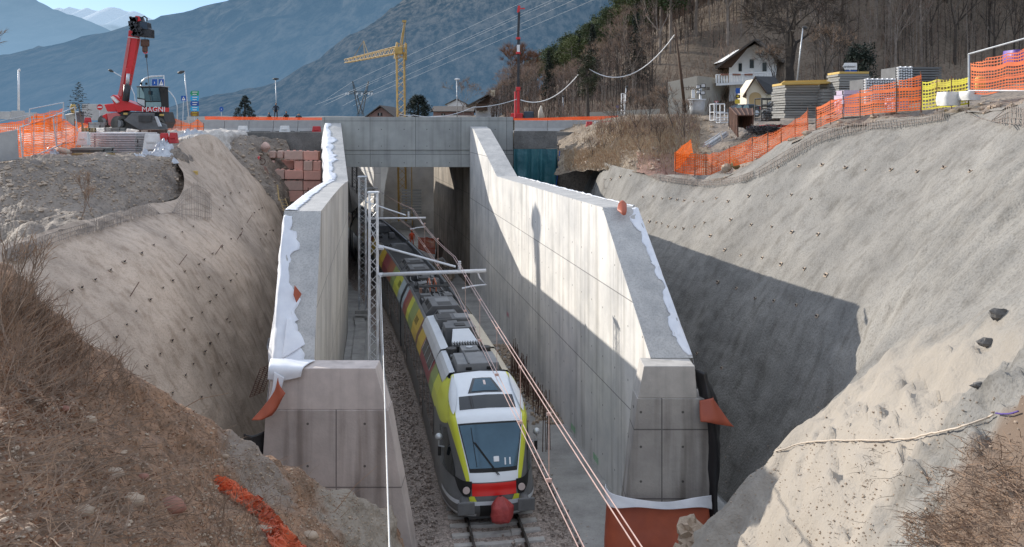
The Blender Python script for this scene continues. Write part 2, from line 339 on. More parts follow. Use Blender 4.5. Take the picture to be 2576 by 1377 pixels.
def dup(root, loc, rz=0, scale=None, label=None):
    def cp(o, par):
        c = o.copy(); col.objects.link(c)
        if par is not None: c.parent = par
        for ch in CH[o.name]: cp(ch, c)
        return c
    CH = {}
    def walk(o):
        CH[o.name] = kids(o)
        for c in CH[o.name]: walk(c)
    walk(root)
    r = cp(root, None); r.location = loc; r.rotation_euler = (0, 0, rz)
    if scale: r.scale = scale if isinstance(scale, (tuple, list)) else (scale,)*3
    if label: r['label'] = label
    return r
def text_mesh(body, size, mat, parent, loc, rx=R(90), rz=0, name='lettering', extrude=.004, bold=0):
    cu = bpy.data.curves.new('t', 'FONT'); cu.body = body; cu.size = size; cu.extrude = extrude; cu.align_x = 'CENTER'; cu.align_y = 'CENTER'; cu.offset = bold
    to = bpy.data.objects.new('t', cu); col.objects.link(to); dg = bpy.context.evaluated_depsgraph_get(); dg.update()
    me = bpy.data.meshes.new_from_object(to.evaluated_get(dg)); bpy.data.objects.remove(to)
    me.materials.clear(); me.materials.append(M[mat]); o = bpy.data.objects.new(name, me); col.objects.link(o)
    if parent is not None: o.parent = parent; loc = Vector(loc)-world_origin(parent)
    o.location = loc; o.rotation_euler = (rx, 0, rz); return o
def cr(a, b, c, d, t):
    return .5*((2*b)+(c-a)*t+(2*a-5*b+4*c-d)*t*t+(3*b-a-3*c+d)*t*t*t)
def bicubic(net, fi, fj):
    nr, nc = len(net), len(net[0])
    i = min(int(fi), nr-2); j = min(int(fj), nc-2); t, s_ = fi-i, fj-j; row = []
    for a in (-1, 0, 1, 2):
        ii = min(max(i+a, 0), nr-1); q = [net[ii][min(max(j+b, 0), nc-1)] for b in (-1, 0, 1, 2)]; row.append(cr(*q, s_))
    return cr(*row, t)
def surf(net, n1, n2, amp=0.0, sc_=.5, amp2=0.0, sc2=2.0, ridged=0.0, seed=0.0, edge=True):
    net = [[Vector(p) for p in r_] for r_ in net]; nr, nc = len(net)-1, len(net[0])-1; rows = []
    for a in range(n1+1):
        row = []
        for b in range(n2+1):
            fi, fj = nr*a/n1, nc*b/n2; p = bicubic(net, fi, fj)
            e = .02; p1 = bicubic(net, min(fi+e, nr), fj)-bicubic(net, max(fi-e, 0), fj); p2 = bicubic(net, fi, min(fj+e, nc))-bicubic(net, fi, max(fj-e, 0))
            n = p1.cross(p2)
            if n.length > 1e-9: n.normalize()
            h = 0
            if amp: h += amp*noise.fractal(p*sc_+Vector((seed,0,0)), 1.0, 2.0, 4)
            if amp2: h += amp2*noise.fractal(p*sc2+Vector((seed,5,0)), .9, 2.0, 3)
            if ridged: h += ridged*(noise.noise(Vector((fi*2.1+seed, fj*.5, 3.3)))+.5*noise.noise(Vector((fi*5.3+seed, fj*.8, 7.3))))
            row.append(p+n*h)
        rows.append(row)
    return rows
def bvh(rows):
    v = []; f = []; nc = len(rows[0])
    for r_ in rows: v += r_
    for i in range(len(rows)-1):
        for j in range(nc-1): f.append((i*nc+j, i*nc+j+1, (i+1)*nc+j+1, (i+1)*nc+j))
    return BVHTree.FromPolygons(v, f)
CAM = Vector((0, 0, HC))
def cast(t, u, v):
    d = (W(u, v, 30)-CAM).normalized(); h = t.ray_cast(CAM, d)
    if h[0] is None: return None, None
    n = h[1]
    if n.dot(d) > 0: n = -n
    return h[0], n
# ------------------------------------------------------------------ camera, sun, sky
cam_d = bpy.data.cameras.new('camera'); cam = bpy.data.objects.new('camera', cam_d); col.objects.link(cam); sc.camera = cam
cam.location = CAM; cam.rotation_euler = (R(90), 0, 0); cam_d.sensor_width = 36; cam_d.lens = 36*F/2576
cam_d.shift_x = 0; cam_d.shift_y = -(688.5-CY)/2576; cam_d.clip_start = .5; cam_d.clip_end = 60000
SUN = Vector((-1.0, .71, .42)).normalized()
sun_d = bpy.data.lights.new('sun', 'SUN'); sun = bpy.data.objects.new('sun', sun_d); col.objects.link(sun)
sun_d.energy = 5.0; sun_d.angle = R(.5); sun_d.color = (1.0, .93, .83); sun.rotation_euler = (-SUN).to_track_quat('-Z', 'Y').to_euler()
w = bpy.data.worlds.new('World'); sc.world = w; w.use_nodes = True; N, L = w.node_tree.nodes, w.node_tree.links
sky = N.new('ShaderNodeTexSky'); sky.sky_type = 'NISHITA'; sky.sun_disc = False; sky.sun_elevation = math.asin(SUN.z); sky.sun_rotation = math.atan2(SUN.x, SUN.y)
sky.altitude = 300; sky.air_density = 1.0; sky.dust_density = .15; sky.ozone_density = 2.5
# thin wisps of cloud mixed into the sky
tc = N.new('ShaderNodeTexCoord'); mp = N.new('ShaderNodeMapping'); mp.inputs['Scale'].default_value = (1.6, 1.6, 9); L.new(tc.outputs['Generated'], mp.inputs[0])
nz = N.new('ShaderNodeTexNoise'); nz.inputs['Scale'].default_value = 3.2; nz.inputs['Detail'].default_value = 7; L.new(mp.outputs[0], nz.inputs['Vector'])
mr = N.new('ShaderNodeMapRange'); mr.inputs[1].default_value = .50; mr.inputs[2].default_value = .72; mr.inputs[4].default_value = .75; L.new(nz.outputs[0], mr.inputs[0])
mx = N.new('ShaderNodeMix'); mx.data_type = 'RGBA'; mx.inputs[7].default_value = (5.6, 5.9, 6.2, 1); L.new(mr.outputs[0], mx.inputs[0]); tn = N.new('ShaderNodeMix'); tn.data_type = 'RGBA'; tn.blend_type = 'MULTIPLY'; tn.inputs[0].default_value = 1; tn.inputs[7].default_value = (.84, .86, 1.0, 1); L.new(sky.outputs[0], tn.inputs[6]); L.new(tn.outputs[2], mx.inputs[6])
# bright veil added to the unseen upper sky to lift fill in the shade
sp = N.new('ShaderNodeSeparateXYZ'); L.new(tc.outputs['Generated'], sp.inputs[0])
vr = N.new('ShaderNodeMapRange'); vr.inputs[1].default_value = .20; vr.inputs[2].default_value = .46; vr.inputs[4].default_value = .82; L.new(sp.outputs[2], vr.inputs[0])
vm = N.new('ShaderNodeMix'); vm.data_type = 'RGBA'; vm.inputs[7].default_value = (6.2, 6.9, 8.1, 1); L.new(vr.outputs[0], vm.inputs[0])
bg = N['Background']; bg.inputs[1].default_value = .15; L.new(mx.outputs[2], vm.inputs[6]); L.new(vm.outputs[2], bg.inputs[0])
sc.view_settings.view_transform = 'Standard'; sc.view_settings.look = 'None'; sc.view_settings.exposure = 0

# ------------------------------------------------------------------ mountains
def ridge(name, prof, Y, depth, mat, base=0, amp=60, scl=.0012, n1=60, lean=.0, extra=0, seed=0.0):
    pts = [W(u, v, Y) for u, v in prof]; rows = []
    xs = [p.x for p in pts]
    def top(x):
        for a, b in zip(pts, pts[1:]):
            if a.x <= x <= b.x: return a.z+(b.z-a.z)*(x-a.x)/(b.x-a.x)
        return pts[-1].z
    n2 = 260; x0, x1 = xs[0], xs[-1]
    for i in range(n1+1):
        t = i/n1; row = []
        for j in range(n2+1):
            x = x0+(x1-x0)*j/n2; z = top(x)
            h = base+(z-base)*(1-t)**1.0; y = Y-depth*t
            k = math.sin(math.pi*min(1, t))*min(1, t*2.5)
            g = noise.fractal(Vector((x*scl+seed, y*scl*.6, 0)), .9, 2.1, 7)
            rg = noise.ridged_multi_fractal(Vector((x*scl*.8+seed+9, y*scl*.5, 2)), .8, 2.0, 5, 1.0, 2.0) if extra else 0
            crest = .12*amp*noise.fractal(Vector((x*scl*12+seed, 1, 1)), .7, 2.0, 4)*(1-t)
            loc = min(1, max(.05, (z-base)/650)); row.append(Vector((x, y+k*g*depth*.16*loc, max(base-5, h+loc*k*(g*amp+rg*extra)+crest*loc))))
        rows.append(row)
    mb = MB(); mb.grid(rows); o = mb.build(name, mat, smooth=True); structure(o); return o
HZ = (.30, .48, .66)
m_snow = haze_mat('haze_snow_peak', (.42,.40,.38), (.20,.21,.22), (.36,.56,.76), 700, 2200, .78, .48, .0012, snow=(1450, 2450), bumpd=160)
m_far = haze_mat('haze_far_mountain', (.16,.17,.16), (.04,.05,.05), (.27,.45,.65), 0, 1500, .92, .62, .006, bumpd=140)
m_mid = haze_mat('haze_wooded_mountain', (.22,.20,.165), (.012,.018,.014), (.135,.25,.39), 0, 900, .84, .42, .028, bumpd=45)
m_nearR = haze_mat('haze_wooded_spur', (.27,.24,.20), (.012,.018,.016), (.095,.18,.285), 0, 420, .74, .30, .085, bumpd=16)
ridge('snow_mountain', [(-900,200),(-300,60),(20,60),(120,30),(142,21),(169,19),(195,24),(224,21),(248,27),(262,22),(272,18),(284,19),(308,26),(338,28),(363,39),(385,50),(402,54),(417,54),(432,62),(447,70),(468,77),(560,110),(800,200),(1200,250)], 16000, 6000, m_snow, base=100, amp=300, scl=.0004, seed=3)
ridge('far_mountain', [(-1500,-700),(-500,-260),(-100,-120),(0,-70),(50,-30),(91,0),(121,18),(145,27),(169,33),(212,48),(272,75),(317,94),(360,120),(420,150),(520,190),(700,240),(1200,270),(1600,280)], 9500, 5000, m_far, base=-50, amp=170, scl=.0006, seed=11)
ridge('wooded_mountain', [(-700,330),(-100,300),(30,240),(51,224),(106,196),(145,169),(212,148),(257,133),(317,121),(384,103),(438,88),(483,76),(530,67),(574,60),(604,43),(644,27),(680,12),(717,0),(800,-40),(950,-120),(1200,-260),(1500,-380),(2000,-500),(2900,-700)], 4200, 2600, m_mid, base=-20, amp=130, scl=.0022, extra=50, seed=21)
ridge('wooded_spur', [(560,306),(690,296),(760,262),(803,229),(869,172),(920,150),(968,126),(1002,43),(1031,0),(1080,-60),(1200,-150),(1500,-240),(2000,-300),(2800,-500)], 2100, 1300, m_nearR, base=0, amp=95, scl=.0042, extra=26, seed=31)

# valley floor far sheet
mb = MB(); mb.quad((-30000, 170, 9.0), (30000, 170, 9.0), (30000, 40000, 9.0), (-30000, 40000, 9.0)); structure(mb.build('valley_floor', 'plain'))
# trough floor
mb = MB(); mb.quad((-60, -5, -.06), (30, -5, -.06), (30, 170, -.06), (-60, 170, -.06)); structure(mb.build('cutting_floor', 'concrete_slab'))

# ------------------------------------------------------------------ slopes
LN = [
 [(-6.0,8,0),(-7.5,8,2),(-9.5,8,4.6),(-11.5,8,6.8),(-12.8,8,8.0)],
 [(-6.4,14,0),(-7.9,14,2.2),(-9.9,14,4.8),(-12.0,14,7.0),(-13.4,14,8.3)],
 [(-7.2,20,0),(-8.6,20,2.3),(-10.5,20,4.9),(-12.6,20,7.0),(-14.2,20,8.4)],
 [(-8.0,26,0),(-9.3,26,2.6),(-11,26,5.2),(-13,26,7.3),(-14.9,26,8.5)],
 [(-8.6,30,0),(-9.9,30,2.7),(-11.4,30,5.4),(-13.1,30,7.6),(-14.9,30,8.6)],
 [(-9.6,36,0),(-10.8,36,2.8),(-12.2,36,5.4),(-14,36,7.4),(-16,36,8.4)],
 [(-10.8,42,0),(-11.7,42,2.8),(-13,42,5.4),(-14.8,42,7.5),(-16.2,42,8.6)],
 [(-11.8,48,0),(-12.8,48,2.8),(-14.2,48,5.4),(-16.4,48,8.2),(-18.7,48,10.8)],
 [(-12.6,52,0),(-13.4,52,2.8),(-14.6,52,5.4),(-16.2,52,8.3),(-18,52,11.1)],
 [(-13.2,56,0),(-14,56,2.4),(-15,56,4.7),(-16.1,56,6.9),(-17.4,56,8.9)],
 [(-13.8,60,0),(-14.2,60,1.5),(-14.7,60,3),(-15.2,60,4.4),(-15.7,60,5.6)]]
rows = surf(LN, 190, 110, .15, .35, .03, 2.2, ridged=.10, seed=2); TL = bvh(rows)
mb = MB(); mb.grid(rows); structure(mb.build('shotcrete_slope', 'shotcrete_left', smooth=True))
RN = [
 [(6.5,62,9.6),(5.0,62,7.0),(3.8,62,4.5),(2.8,62,2),(1.8,62,0)],
 [(6.1,56,9.7),(5.0,56,7.2),(3.9,56,4.6),(2.9,56,2),(2.0,56,0)],
 [(5.9,52,9.5),(4.9,52,7.1),(3.9,52,4.7),(3.0,52,2.2),(2.2,52,0)],
 [(8.0,46,9.25),(6.3,46,7.2),(5.0,46,4.9),(4.0,46,2.4),(3.2,46,0)],
 [(10.6,42,9.6),(8.2,42,7.7),(6.2,42,5.2),(4.9,42,2.6),(4.0,42,0)],
 [(12.6,38,11.4),(9.9,38,8.8),(7.6,38,5.8),(6.0,38,2.8),(4.9,38,0)],
 [(14.4,34,12.0),(11.4,34,9.4),(8.8,34,6.2),(6.9,34,3.0),(5.6,34,0)],
 [(15.5,30,12.35),(12.5,30,9.7),(9.7,30,6.6),(7.6,30,3.3),(6.2,30,0)],
 [(15.7,25,12.8),(12.7,25,10.0),(10.2,25,6.9),(8.8,25,3.8),(7.0,25,.2)],
 [(15.6,23,13.0),(12.6,23,10.2),(10.2,23,7.2),(9.1,23,4.6),(7.6,23,.6)],
 [(15.5,21.3,13.1),(12.4,21.3,10.3),(9.7,21.3,7.3),(8.4,21.3,5.0),(6.8,21.3,1.0)],
 [(15.4,19.8,13.2),(12,19.8,10.3),(8.7,19.8,6.8),(6.5,19.8,4.75),(4.3,19.8,2.5)],
 [(15.2,18.6,13.3),(11.8,18.6,10.4),(8.4,18.6,7.0),(6.4,18.6,5.1),(4.0,18.6,2.3)],
 [(15,16,13.5),(11.3,16,10.4),(8,16,7.7),(6.0,16,5.6),(3.9,16,2.2)],
 [(14,12,13.5),(10.2,12,11),(7.2,12,8.5),(5.4,12,6.5),(3.6,12,4.0)],
 [(12.5,8,13),(8.2,8,10.6),(6,8,9),(4.8,8,7.9),(3.3,8,6)],
 [(12,3,13),(8.2,3,11.2),(6,3,10),(4.5,3,9),(3.0,3,7)]]
rows = surf(RN, 230, 150, .15, .32, .035, 2.4, ridged=.15, seed=8)
for r_ in rows:                                   # rougher, rubbly ground where the spray stops
    for p in r_:
        if p.y < 21:
            k = min(1, (21-p.y)/4)*(1 if p.x < 7.5 else max(0, 1-(p.x-7.5)/2)); p += Vector((.0, 0, 1))*k*(.30*noise.fractal(p*1.3, .8, 2.0, 5)+.06*noise.fractal(p*4.2, .7, 2.2, 4))
TR = bvh(rows)
mb = MB(); mb.grid(rows); structure(mb.build('shotcrete_slope', 'shotcrete_right', smooth=True))
def uvnet(n): return [[W(*p) for p in r_] for r_ in n]
# left foreground spoil spur
ridge_pts = [W(-120,610,14), W(0,700,13), W(100,780,13.5), W(330,960,15), W(600,1130,18), W(820,1232,20), W(955,1283,21.5), W(985,1300,21.6)]
back = [p+Vector((-.8, 2.5, -5)) for p in ridge_pts]; back = [Vector((p.x, p.y, max(-.3, p.z))) for p in back]
MN = [back, ridge_pts] + uvnet([
 [(-120,800,10.5),(0,850,10.5),(100,920,11),(330,1080,12.5),(560,1200,15),(780,1290,17.5),(930,1340,19.8),(1000,1400,20.2)],
 [(-120,1100,8),(0,1120,8),(120,1150,8.5),(330,1230,9.8),(540,1320,11.8),(760,1390,14.5),(900,1450,17),(1005,1520,18.6)],
 [(-120,1500,6),(0,1500,6),(120,1500,6.2),(330,1500,7),(540,1540,8.2),(760,1600,10),(900,1650,13),(1010,1750,15.5)],
 [(-200,2600,3),(0,2600,3),(120,2600,3.2),(330,2600,3.4),(540,2600,3.8),(760,2600,4.5),(900,2500,6),(1020,2300,10)]])
for r_ in MN: r_.append(Vector((r_[-1].x+.35, r_[-1].y, -.4)))
rows = surf(MN, 150, 190, .16, .9, .10, 3.0, seed=5); TM = bvh(rows)
mb = MB(); mb.grid(rows); structure(mb.build('earth_mound', 'soil_brown', smooth=True))
# left bench above the shotcrete
BN = uvnet([
 [(-200,840,22),(0,700,25),(60,620,26),(230,566,30),(330,536,36),(440,498,42),(480,478,45)],
 [(-200,700,26),(0,600,29),(80,540,31),(240,500,35),(340,470,39),(430,430,44),(462,400,47)],
 [(-200,480,33),(10,415,36),(80,406,37),(240,402,40),(350,398,43),(430,385,46),(470,358,49.5)],
 [(-200,420,42),(20,394,44),(100,389,45),(240,387,48),(350,374,50),(440,352,53),(530,336,56)],
 [(-200,345,62),(20,340,62),(120,335,62),(240,333,62),(350,330,62),(450,330,62),(575,334,62)],
 [(-400,330,76),(20,329,76),(120,329,76),(240,329,76),(350,329,76),(450,329,76),(600,330,72)],
 [(-900,323,100),(20,323,100),(120,323,100),(240,323,100),(350,323,100),(420,323,98),(470,323,96)]])
for i, r_ in enumerate(BN):
    e = r_[-1]; r_.append(Vector((e.x+(.8 if i < 4 else .3), e.y+.3, e.z-(1.4 if i < 4 else .8))))
rows = surf(BN, 170, 170, .24, .7, .09, 2.6, seed=15); TB = bvh(rows)
for i, r_ in enumerate(rows): pass
mb = MB(); mb.grid(rows)
for fi, f in enumerate(mb.f):
    p = mb.v[f[0]]; mb.m[fi] = 1 if p.y > 52 else 0
structure(mb.build('earth_bench', ['soil_bank', 'gravel_pale'], smooth=True))
# rubble bank between the slope head and the pink block wall
rows = surf(uvnet([
 [(490,336,58),(590,336,64),(660,345,67.5),(720,352,67.5)],
 [(505,372,57),(610,372,61),(672,380,66),(730,385,67)],
 [(560,440,57.5),(650,430,60),(690,445,64),(730,450,66)],
 [(620,510,59),(700,505,59),(716,530,61),(735,545,64)],
 [(650,600,59),(715,580,59),(725,600,61),(745,620,64)]]), 60, 50, .3, .6, .12, 2, seed=19); TRB = bvh(rows)
mb = MB(); mb.grid(rows); structure(mb.build('rubble_bank', 'soil_bank', smooth=True))
# left plateau between bench and cutting (under the road)
mb = MB(); mb.hexa([(-34,67.6,5),(-12.6,67.6,5),(-14.4,90,5),(-34,90,5),(-34,67.6,11.28),(-13.5,67.6,11.28),(-19,90,11.4),(-34,90,11.4)]); structure(mb.build('road_embankment', 'concrete_footing'))
mb = MB(); mb.quad((-200,89.5,11.42),(-37,89.5,11.42),(-46,130,11.3),(-200,130,11.3)); structure(mb.build('road', 'asphalt'))
# earth behind the blue tarpaulin and at the far end of the next cutting
mb = MB(); mb.hexa([(2.6,62.5,-.1),(12,60,-.1),(12,66,-.1),(2.6,66,-.1),(2.6,62.5,9.3),(12,56,9.0),(12,66,11.2),(2.6,66,11.0)]); structure(mb.build('earth_face', 'soil_bank'))
rows = surf([[(-48,122,-.2),(-48,126,13)],[(-20,118,-.2),(-20,124,13)],[(6,112,-.2),(6,118,13)]], 30, 20, .4, .4); mb = MB(); mb.grid(rows); structure(mb.build('shotcrete_slope', 'shotcrete_far', smooth=True))
# right bank behind the crest
KN = uvnet([
 [(1392,440,58),(1526,428,52),(1636,440,46.5),(1760,462,43.5),(1900,416,39.5),(2030,346,37),(2200,314,33.8),(2400,292,29.8),(2640,246,24.8)],
 [(1404,396,60),(1500,372,57),(1625,352,53),(1700,448,47),(1850,432,42.5),(2010,334,39),(2200,300,36),(2400,278,32),(2640,232,27)],
 [(1404,350,66),(1480,330,63),(1600,305,58),(1745,352,54),(1860,352,51),(2010,318,46),(2220,290,41),(2430,268,37),(2680,222,32)],
 [(1404,328,72),(1480,312,69),(1640,290,63),(1770,302,62),(1900,304,58),(2050,300,54),(2240,284,50),(2450,262,45),(2700,216,40)],
 [(1380,304,88),(1480,302,84),(1640,294,82),(1790,292,80),(1930,290,78),(2080,284,72),(2260,274,66),(2460,252,58),(2720,205,52)],
 [(1370,304,110),(1480,301,110),(1640,294,110),(1790,290,108),(1950,284,106),(2100,274,100),(2300,258,90),(2500,225,78),(2760,170,68)]])
rows = surf(KN, 130, 150, .22, .5, .10, 2.0, seed=25); TK = bvh(rows)
mb = MB(); mb.grid(rows)
for fi, f in enumerate(mb.f):
    p = mb.v[f[0]]; u = CX+F*p.x/p.y; v = CY+F*(HC-p.z)/p.y
    k = 1 if u < 1780 else 0
    if 1600 < u < 1760 and v > 385: k = 2
    mb.m[fi] = k
structure(mb.build('earth_bank', ['soil_bank', 'soil_scrub', 'soil_red'], smooth=True))
# wooded hillside
def sm(t): t = max(0, min(1, t)); return t*t*(3-2*t)
def hill(x, y):
    x0 = -2+.05*(y-100) if y > 100 else -2+(100-y)*.9
    d = max(0, x-x0); h = .56*d*sm((y-84)/34+.10)
    if y > 150: h *= 1+.0*(y-150)
    return 12.5+(y-90)*.012+h+1.2*noise.noise(Vector((x*.06, y*.06, 0)))*min(1, d/6)
rows = [[Vector((x, y, hill(x, y))) for x in [(-14+2.4*i) for i in range(76)]] for y in [86+3*j for j in range(44)]]
TH = bvh(rows)
mb = MB(); mb.grid(rows); structure(mb.build('hillside', 'hill_floor', smooth=True))
# ------------------------------------------------------------------ retaining walls
def lx(y): return -5.56-.155*(y-24) if y < 50 else -9.59-.235*(y-50)          # inner face of the left wall
def rx(y): return 8.4-.185*y                                                   # inner face of the right wall
def wall_ring(prof, thick, sgn, fx):
    # prof: list of (y, z of the crown); returns a closed solid wall of given thickness
    mb = MB()
    for (y0, z0), (y1, z1) in zip(prof, prof[1:]):
        a, b = fx(y0), fx(y1); t = thick
        mb.hexa([(a, y0, -.3), (a+sgn*t, y0, -.3), (b+sgn*t, y1, -.3), (b, y1, -.3), (a, y0, z0), (a+sgn*t, y0, z0), (b+sgn*t, y1, z1), (b, y1, z1)], 0)
    return mb
def wall(name, label, prof, thick, sgn, fx, mat, capmat):
    t = thing(name, label, 'retaining wall', (fx(prof[0][0]), prof[0][0], 0)); faces = MB(); top = MB(); back = MB(); end = MB()
    for (y0, z0), (y1, z1) in zip(prof, prof[1:]):
        a, b = fx(y0), fx(y1)
        faces.quad((a, y0, -.3), (b, y1, -.3), (b, y1, z1), (a, y0, z0))
        top.quad((a, y0, z0), (b, y1, z1), (b+sgn*thick, y1, z1), (a+sgn*thick, y0, z0))
        back.quad((a+sgn*thick, y0, z0), (b+sgn*thick, y1, z1), (b+sgn*thick, y1, -.3), (a+sgn*thick, y0, -.3))
    a, z0 = fx(prof[0][0]), prof[0][1]; y0 = prof[0][0]
    back.quad((a, y0, -.3), (a+sgn*thick, y0, -.3), (a+sgn*thick, y0, z0), (a, y0, z0))
    faces.v += back.v and [] ; o = faces.build('face', mat, t); top.build('crown', capmat, t); back.build('back', 'concrete_footing', t); return t
Lprof = [(24.0,5.2),(26.9,9.23),(33,9.15),(40,9.0),(46,8.8),(50,8.6),(56,10.2),(61.9,12.0)]
Rprof = [(24.2,5.35),(28.9,9.15),(36,9.05),(44,8.95),(50.2,8.87),(55,10.2),(60.0,11.55),(61.9,11.75)]
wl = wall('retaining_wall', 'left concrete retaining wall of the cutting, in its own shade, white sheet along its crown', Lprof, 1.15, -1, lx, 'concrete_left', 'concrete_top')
wr = wall('retaining_wall', 'right concrete retaining wall with sunlit upper half and slanting shadow edge', Rprof, 1.2, 1, rx, 'concrete_right', 'concrete_top')
# portal blocks: battered stub walls at the near end
def block(name, label, yf, yb, xi_t, xi_b, xo_t, xo_b, zt, zm, zb, capz, mat):
    t = thing(name, label, 'abutment', ((xi_b+xo_b)/2, yf, zb)); s = 1 if xo_t > xi_t else -1
    f = lambda z: (z-zb)/(zt-zb)
    def X(z): k = (z-zm)/(zt-zm); return (xi_b+(xi_t-xi_b)*max(0, k), xo_b+(xo_t-xo_b)*max(0, k))
    def slab(z0, z1, pr, nm, m, inset=0):
        a0, b0 = X(z0); a1, b1 = X(z1); q = MB()
        q.hexa([(a0-s*pr, yf-pr, z0), (b0+s*pr-s*inset, yf-pr, z0), (b0+s*pr-s*inset, yb, z0), (a0-s*pr, yb, z0), (a1-s*pr, yf-pr, z1), (b1+s*pr-s*inset, yf-pr, z1), (b1+s*pr-s*inset, yb, z1), (a1-s*pr, yb, z1)])
        q.build(nm, m, t, bevel=.02)
    slab(capz, zt, .0, 'cap', 'concrete_cap' if s < 0 else 'concrete_cap_grey', inset=.0); slab(zb, capz, .025, 'shaft', mat, inset=-.25 if s > 0 else 0)
    return t
block('wall_end_block', 'pinkish concrete end block left of the train with a flat pale top', 23.25, 24.05, -3.72, -2.62, -6.55, -6.95, 5.33, 1.48, -.2, 4.2, 'concrete_face')
rb = block('wall_end_block', 'narrow concrete end block right of the track standing above an orange membrane', 23.45, 24.3, 3.62, 2.95, 5.02, 5.25, 5.33, 1.67, -.2, 4.45, 'concrete_face_grey')
mb = MB()
for (y, z) in ((23.6,1.62),): pass
# black felt and orange membrane on the backs and foot
def cloth(name, label, cat, net, mat, n1=24, n2=24, amp=.05, parts=None, group=None, thick=.012):
    rows = surf(net, n1, n2, amp, .9, amp*.4, 3, seed=len(name)*1.7); mb = MB(); mb.grid(rows); o = mb.build(name, mat, smooth=True)
    so = o.modifiers.new('solid', 'SOLIDIFY'); so.thickness = thick
    if label: tag(o, label, cat, group)
    return o
cloth('waterproof_membrane', 'orange waterproofing membrane hanging over the foot of the right end block', 'membrane', [[(2.66,23.9,1.72),(2.72,23.2,1.68),(4.0,23.12,1.66),(5.2,23.15,1.66),(5.35,23.4,1.6)],[(2.62,23.9,.8),(2.66,23.12,.8),(4.0,23.02,.8),(5.2,23.02,.75),(5.4,23.3,.7)],[(2.6,23.9,-.05),(2.62,23.05,-.05),(4.0,22.9,-.05),(5.2,22.9,-.05),(5.45,23.2,-.05)]], 'membrane_orange', 30, 40, .03)
cloth('geotextile_strip', 'white geotextile strip along the upper edge of the orange membrane', 'geotextile', [[(2.60,23.8,1.95),(2.68,23.15,1.98),(3.4,23.08,1.84),(4.2,23.06,1.78),(5.0,23.08,1.9),(5.42,23.3,1.86)],[(2.62,23.8,1.62),(2.70,23.08,1.62),(3.4,23.0,1.66),(4.2,23.0,1.60),(5.0,23.0,1.66),(5.42,23.25,1.5)]], 'sheet_white', 10, 50, .04)
cloth('drainage_felt', 'black felt sheet lapping the outer edge of the right end block', 'felt', [[(5.0,23.7,5.2),(5.3,23.5,5.15),(5.38,23.9,5.1)],[(5.25,23.6,4.2),(5.45,23.3,4.1),(5.7,23.6,4.1)],[(5.35,23.5,2.9),(5.6,23.3,2.9),(5.75,23.7,2.9)],[(5.35,23.45,1.5),(5.6,23.3,1.4),(5.6,23.8,1.3)],[(5.4,23.4,0),(5.6,23.2,0),(5.6,23.8,0)]], 'membrane_black', 30, 10, .05)
cloth('membrane_flap', 'folded orange membrane flap beside the top of the right end block', 'membrane', [[(5.12,23.35,4.42),(5.45,23.3,4.5),(5.5,23.6,4.45)],[(5.1,23.15,3.95),(5.5,23.1,4.05),(5.9,23.3,3.9)],[(5.15,23.1,3.95),(5.6,23.1,3.85),(6.05,23.3,3.72)]], 'membrane_orange', 12, 12, .03)
cloth('drainage_pipe_cover', 'black felt roll standing against the outer edge of the left end block', 'felt', [[(-6.7,23.4,3.6),(-7.0,23.1,3.55),(-7.35,23.4,3.5)],[(-6.85,23.3,2.4),(-7.1,23.0,2.4),(-7.3,23.3,2.4)],[(-6.9,23.3,1.2),(-7.15,22.9,1.2),(-7.45,23.3,1.2)],[(-6.7,23.3,-.1),(-7.05,22.8,-.1),(-7.3,23.3,-.1)]], 'membrane_black', 30, 14, .05)
# white geotextile along the left crown
def crown(y): 
    for (a, za), (b, zb) in zip(Lprof, Lprof[1:]):
        if a <= y <= b: return za+(zb-za)*(y-a)/(b-a)
    return 5.2
random.seed(3)
def edge_sheet(name, label, ys, fx, sgn, thick, crownf, wf, mat='sheet_white'):
    rows = []; n = (len(ys)-1)*4; sd = ys[0]*1.7
    for i in range(n+1):
        y = ys[0]+(ys[-1]-ys[0])*i/n; z = crownf(y); xo = fx(y)+sgn*thick; t = i/n
        wd = max(.05, wf(t, i/4.0)+.10*noise.fractal(Vector((y*2.3, sd, 0)), .8, 2.2, 4)); row = []
        for k in range(6):                                  # over the crown, rumpled, with a ragged inner edge
            q = 1-k/5; cre = .07*abs(noise.noise(Vector((y*2.1+q*3, q*2, sd))))+.035*noise.noise(Vector((y*6, q*5, sd)))
            row.append(Vector((xo-sgn*wd*q, y+.05*noise.noise(Vector((y*3, q*4, sd))), z+.02+cre*math.sin(math.pi*min(1, q+.15)))))
        for k in range(1, 9):                               # hanging behind in loose folds
            q = k/8; fold = .07*math.sin(y*3.1+q*2+sd)+.05*noise.noise(Vector((y*4, q*2, sd)))
            row.append(Vector((xo+sgn*(.04+.16*q+fold*q), y+.06*noise.noise(Vector((y*2, q*3, sd+5))), z-.02-(1.7+.35*noise.noise(Vector((y*1.4, 3, sd))))*q)))
        rows.append(row)
    mb = MB(); mb.grid(rows); o = mb.build(name, mat, smooth=True); so = o.modifiers.new('solid', 'SOLIDIFY'); so.thickness = .008
    return tag(o, label, 'geotextile')
def wobble(base, a, seed):
    return lambda t, i: base(t)+a*abs(noise.noise(Vector((i*.31, seed, 0))))*1.6+(a*.6 if int(i*.37+seed) % 3 == 0 else 0)
ysA = [23.9+.16*i for i in range(19)]
edge_sheet('geotextile_sheet', 'white geotextile sheet over the outer edge of the sloping left wall end', ysA, lx, -1, 1.15, crown, wobble(lambda t: .34+.4*max(0, 1-t*3.2)-.12*t, .28, 1))
edge_sheet('geotextile_sheet', 'narrow white geotextile along the level part of the left wall crown', [27.0+.6*i for i in range(40)], lx, -1, 1.15, crown, wobble(lambda t: .36, .06, 4))
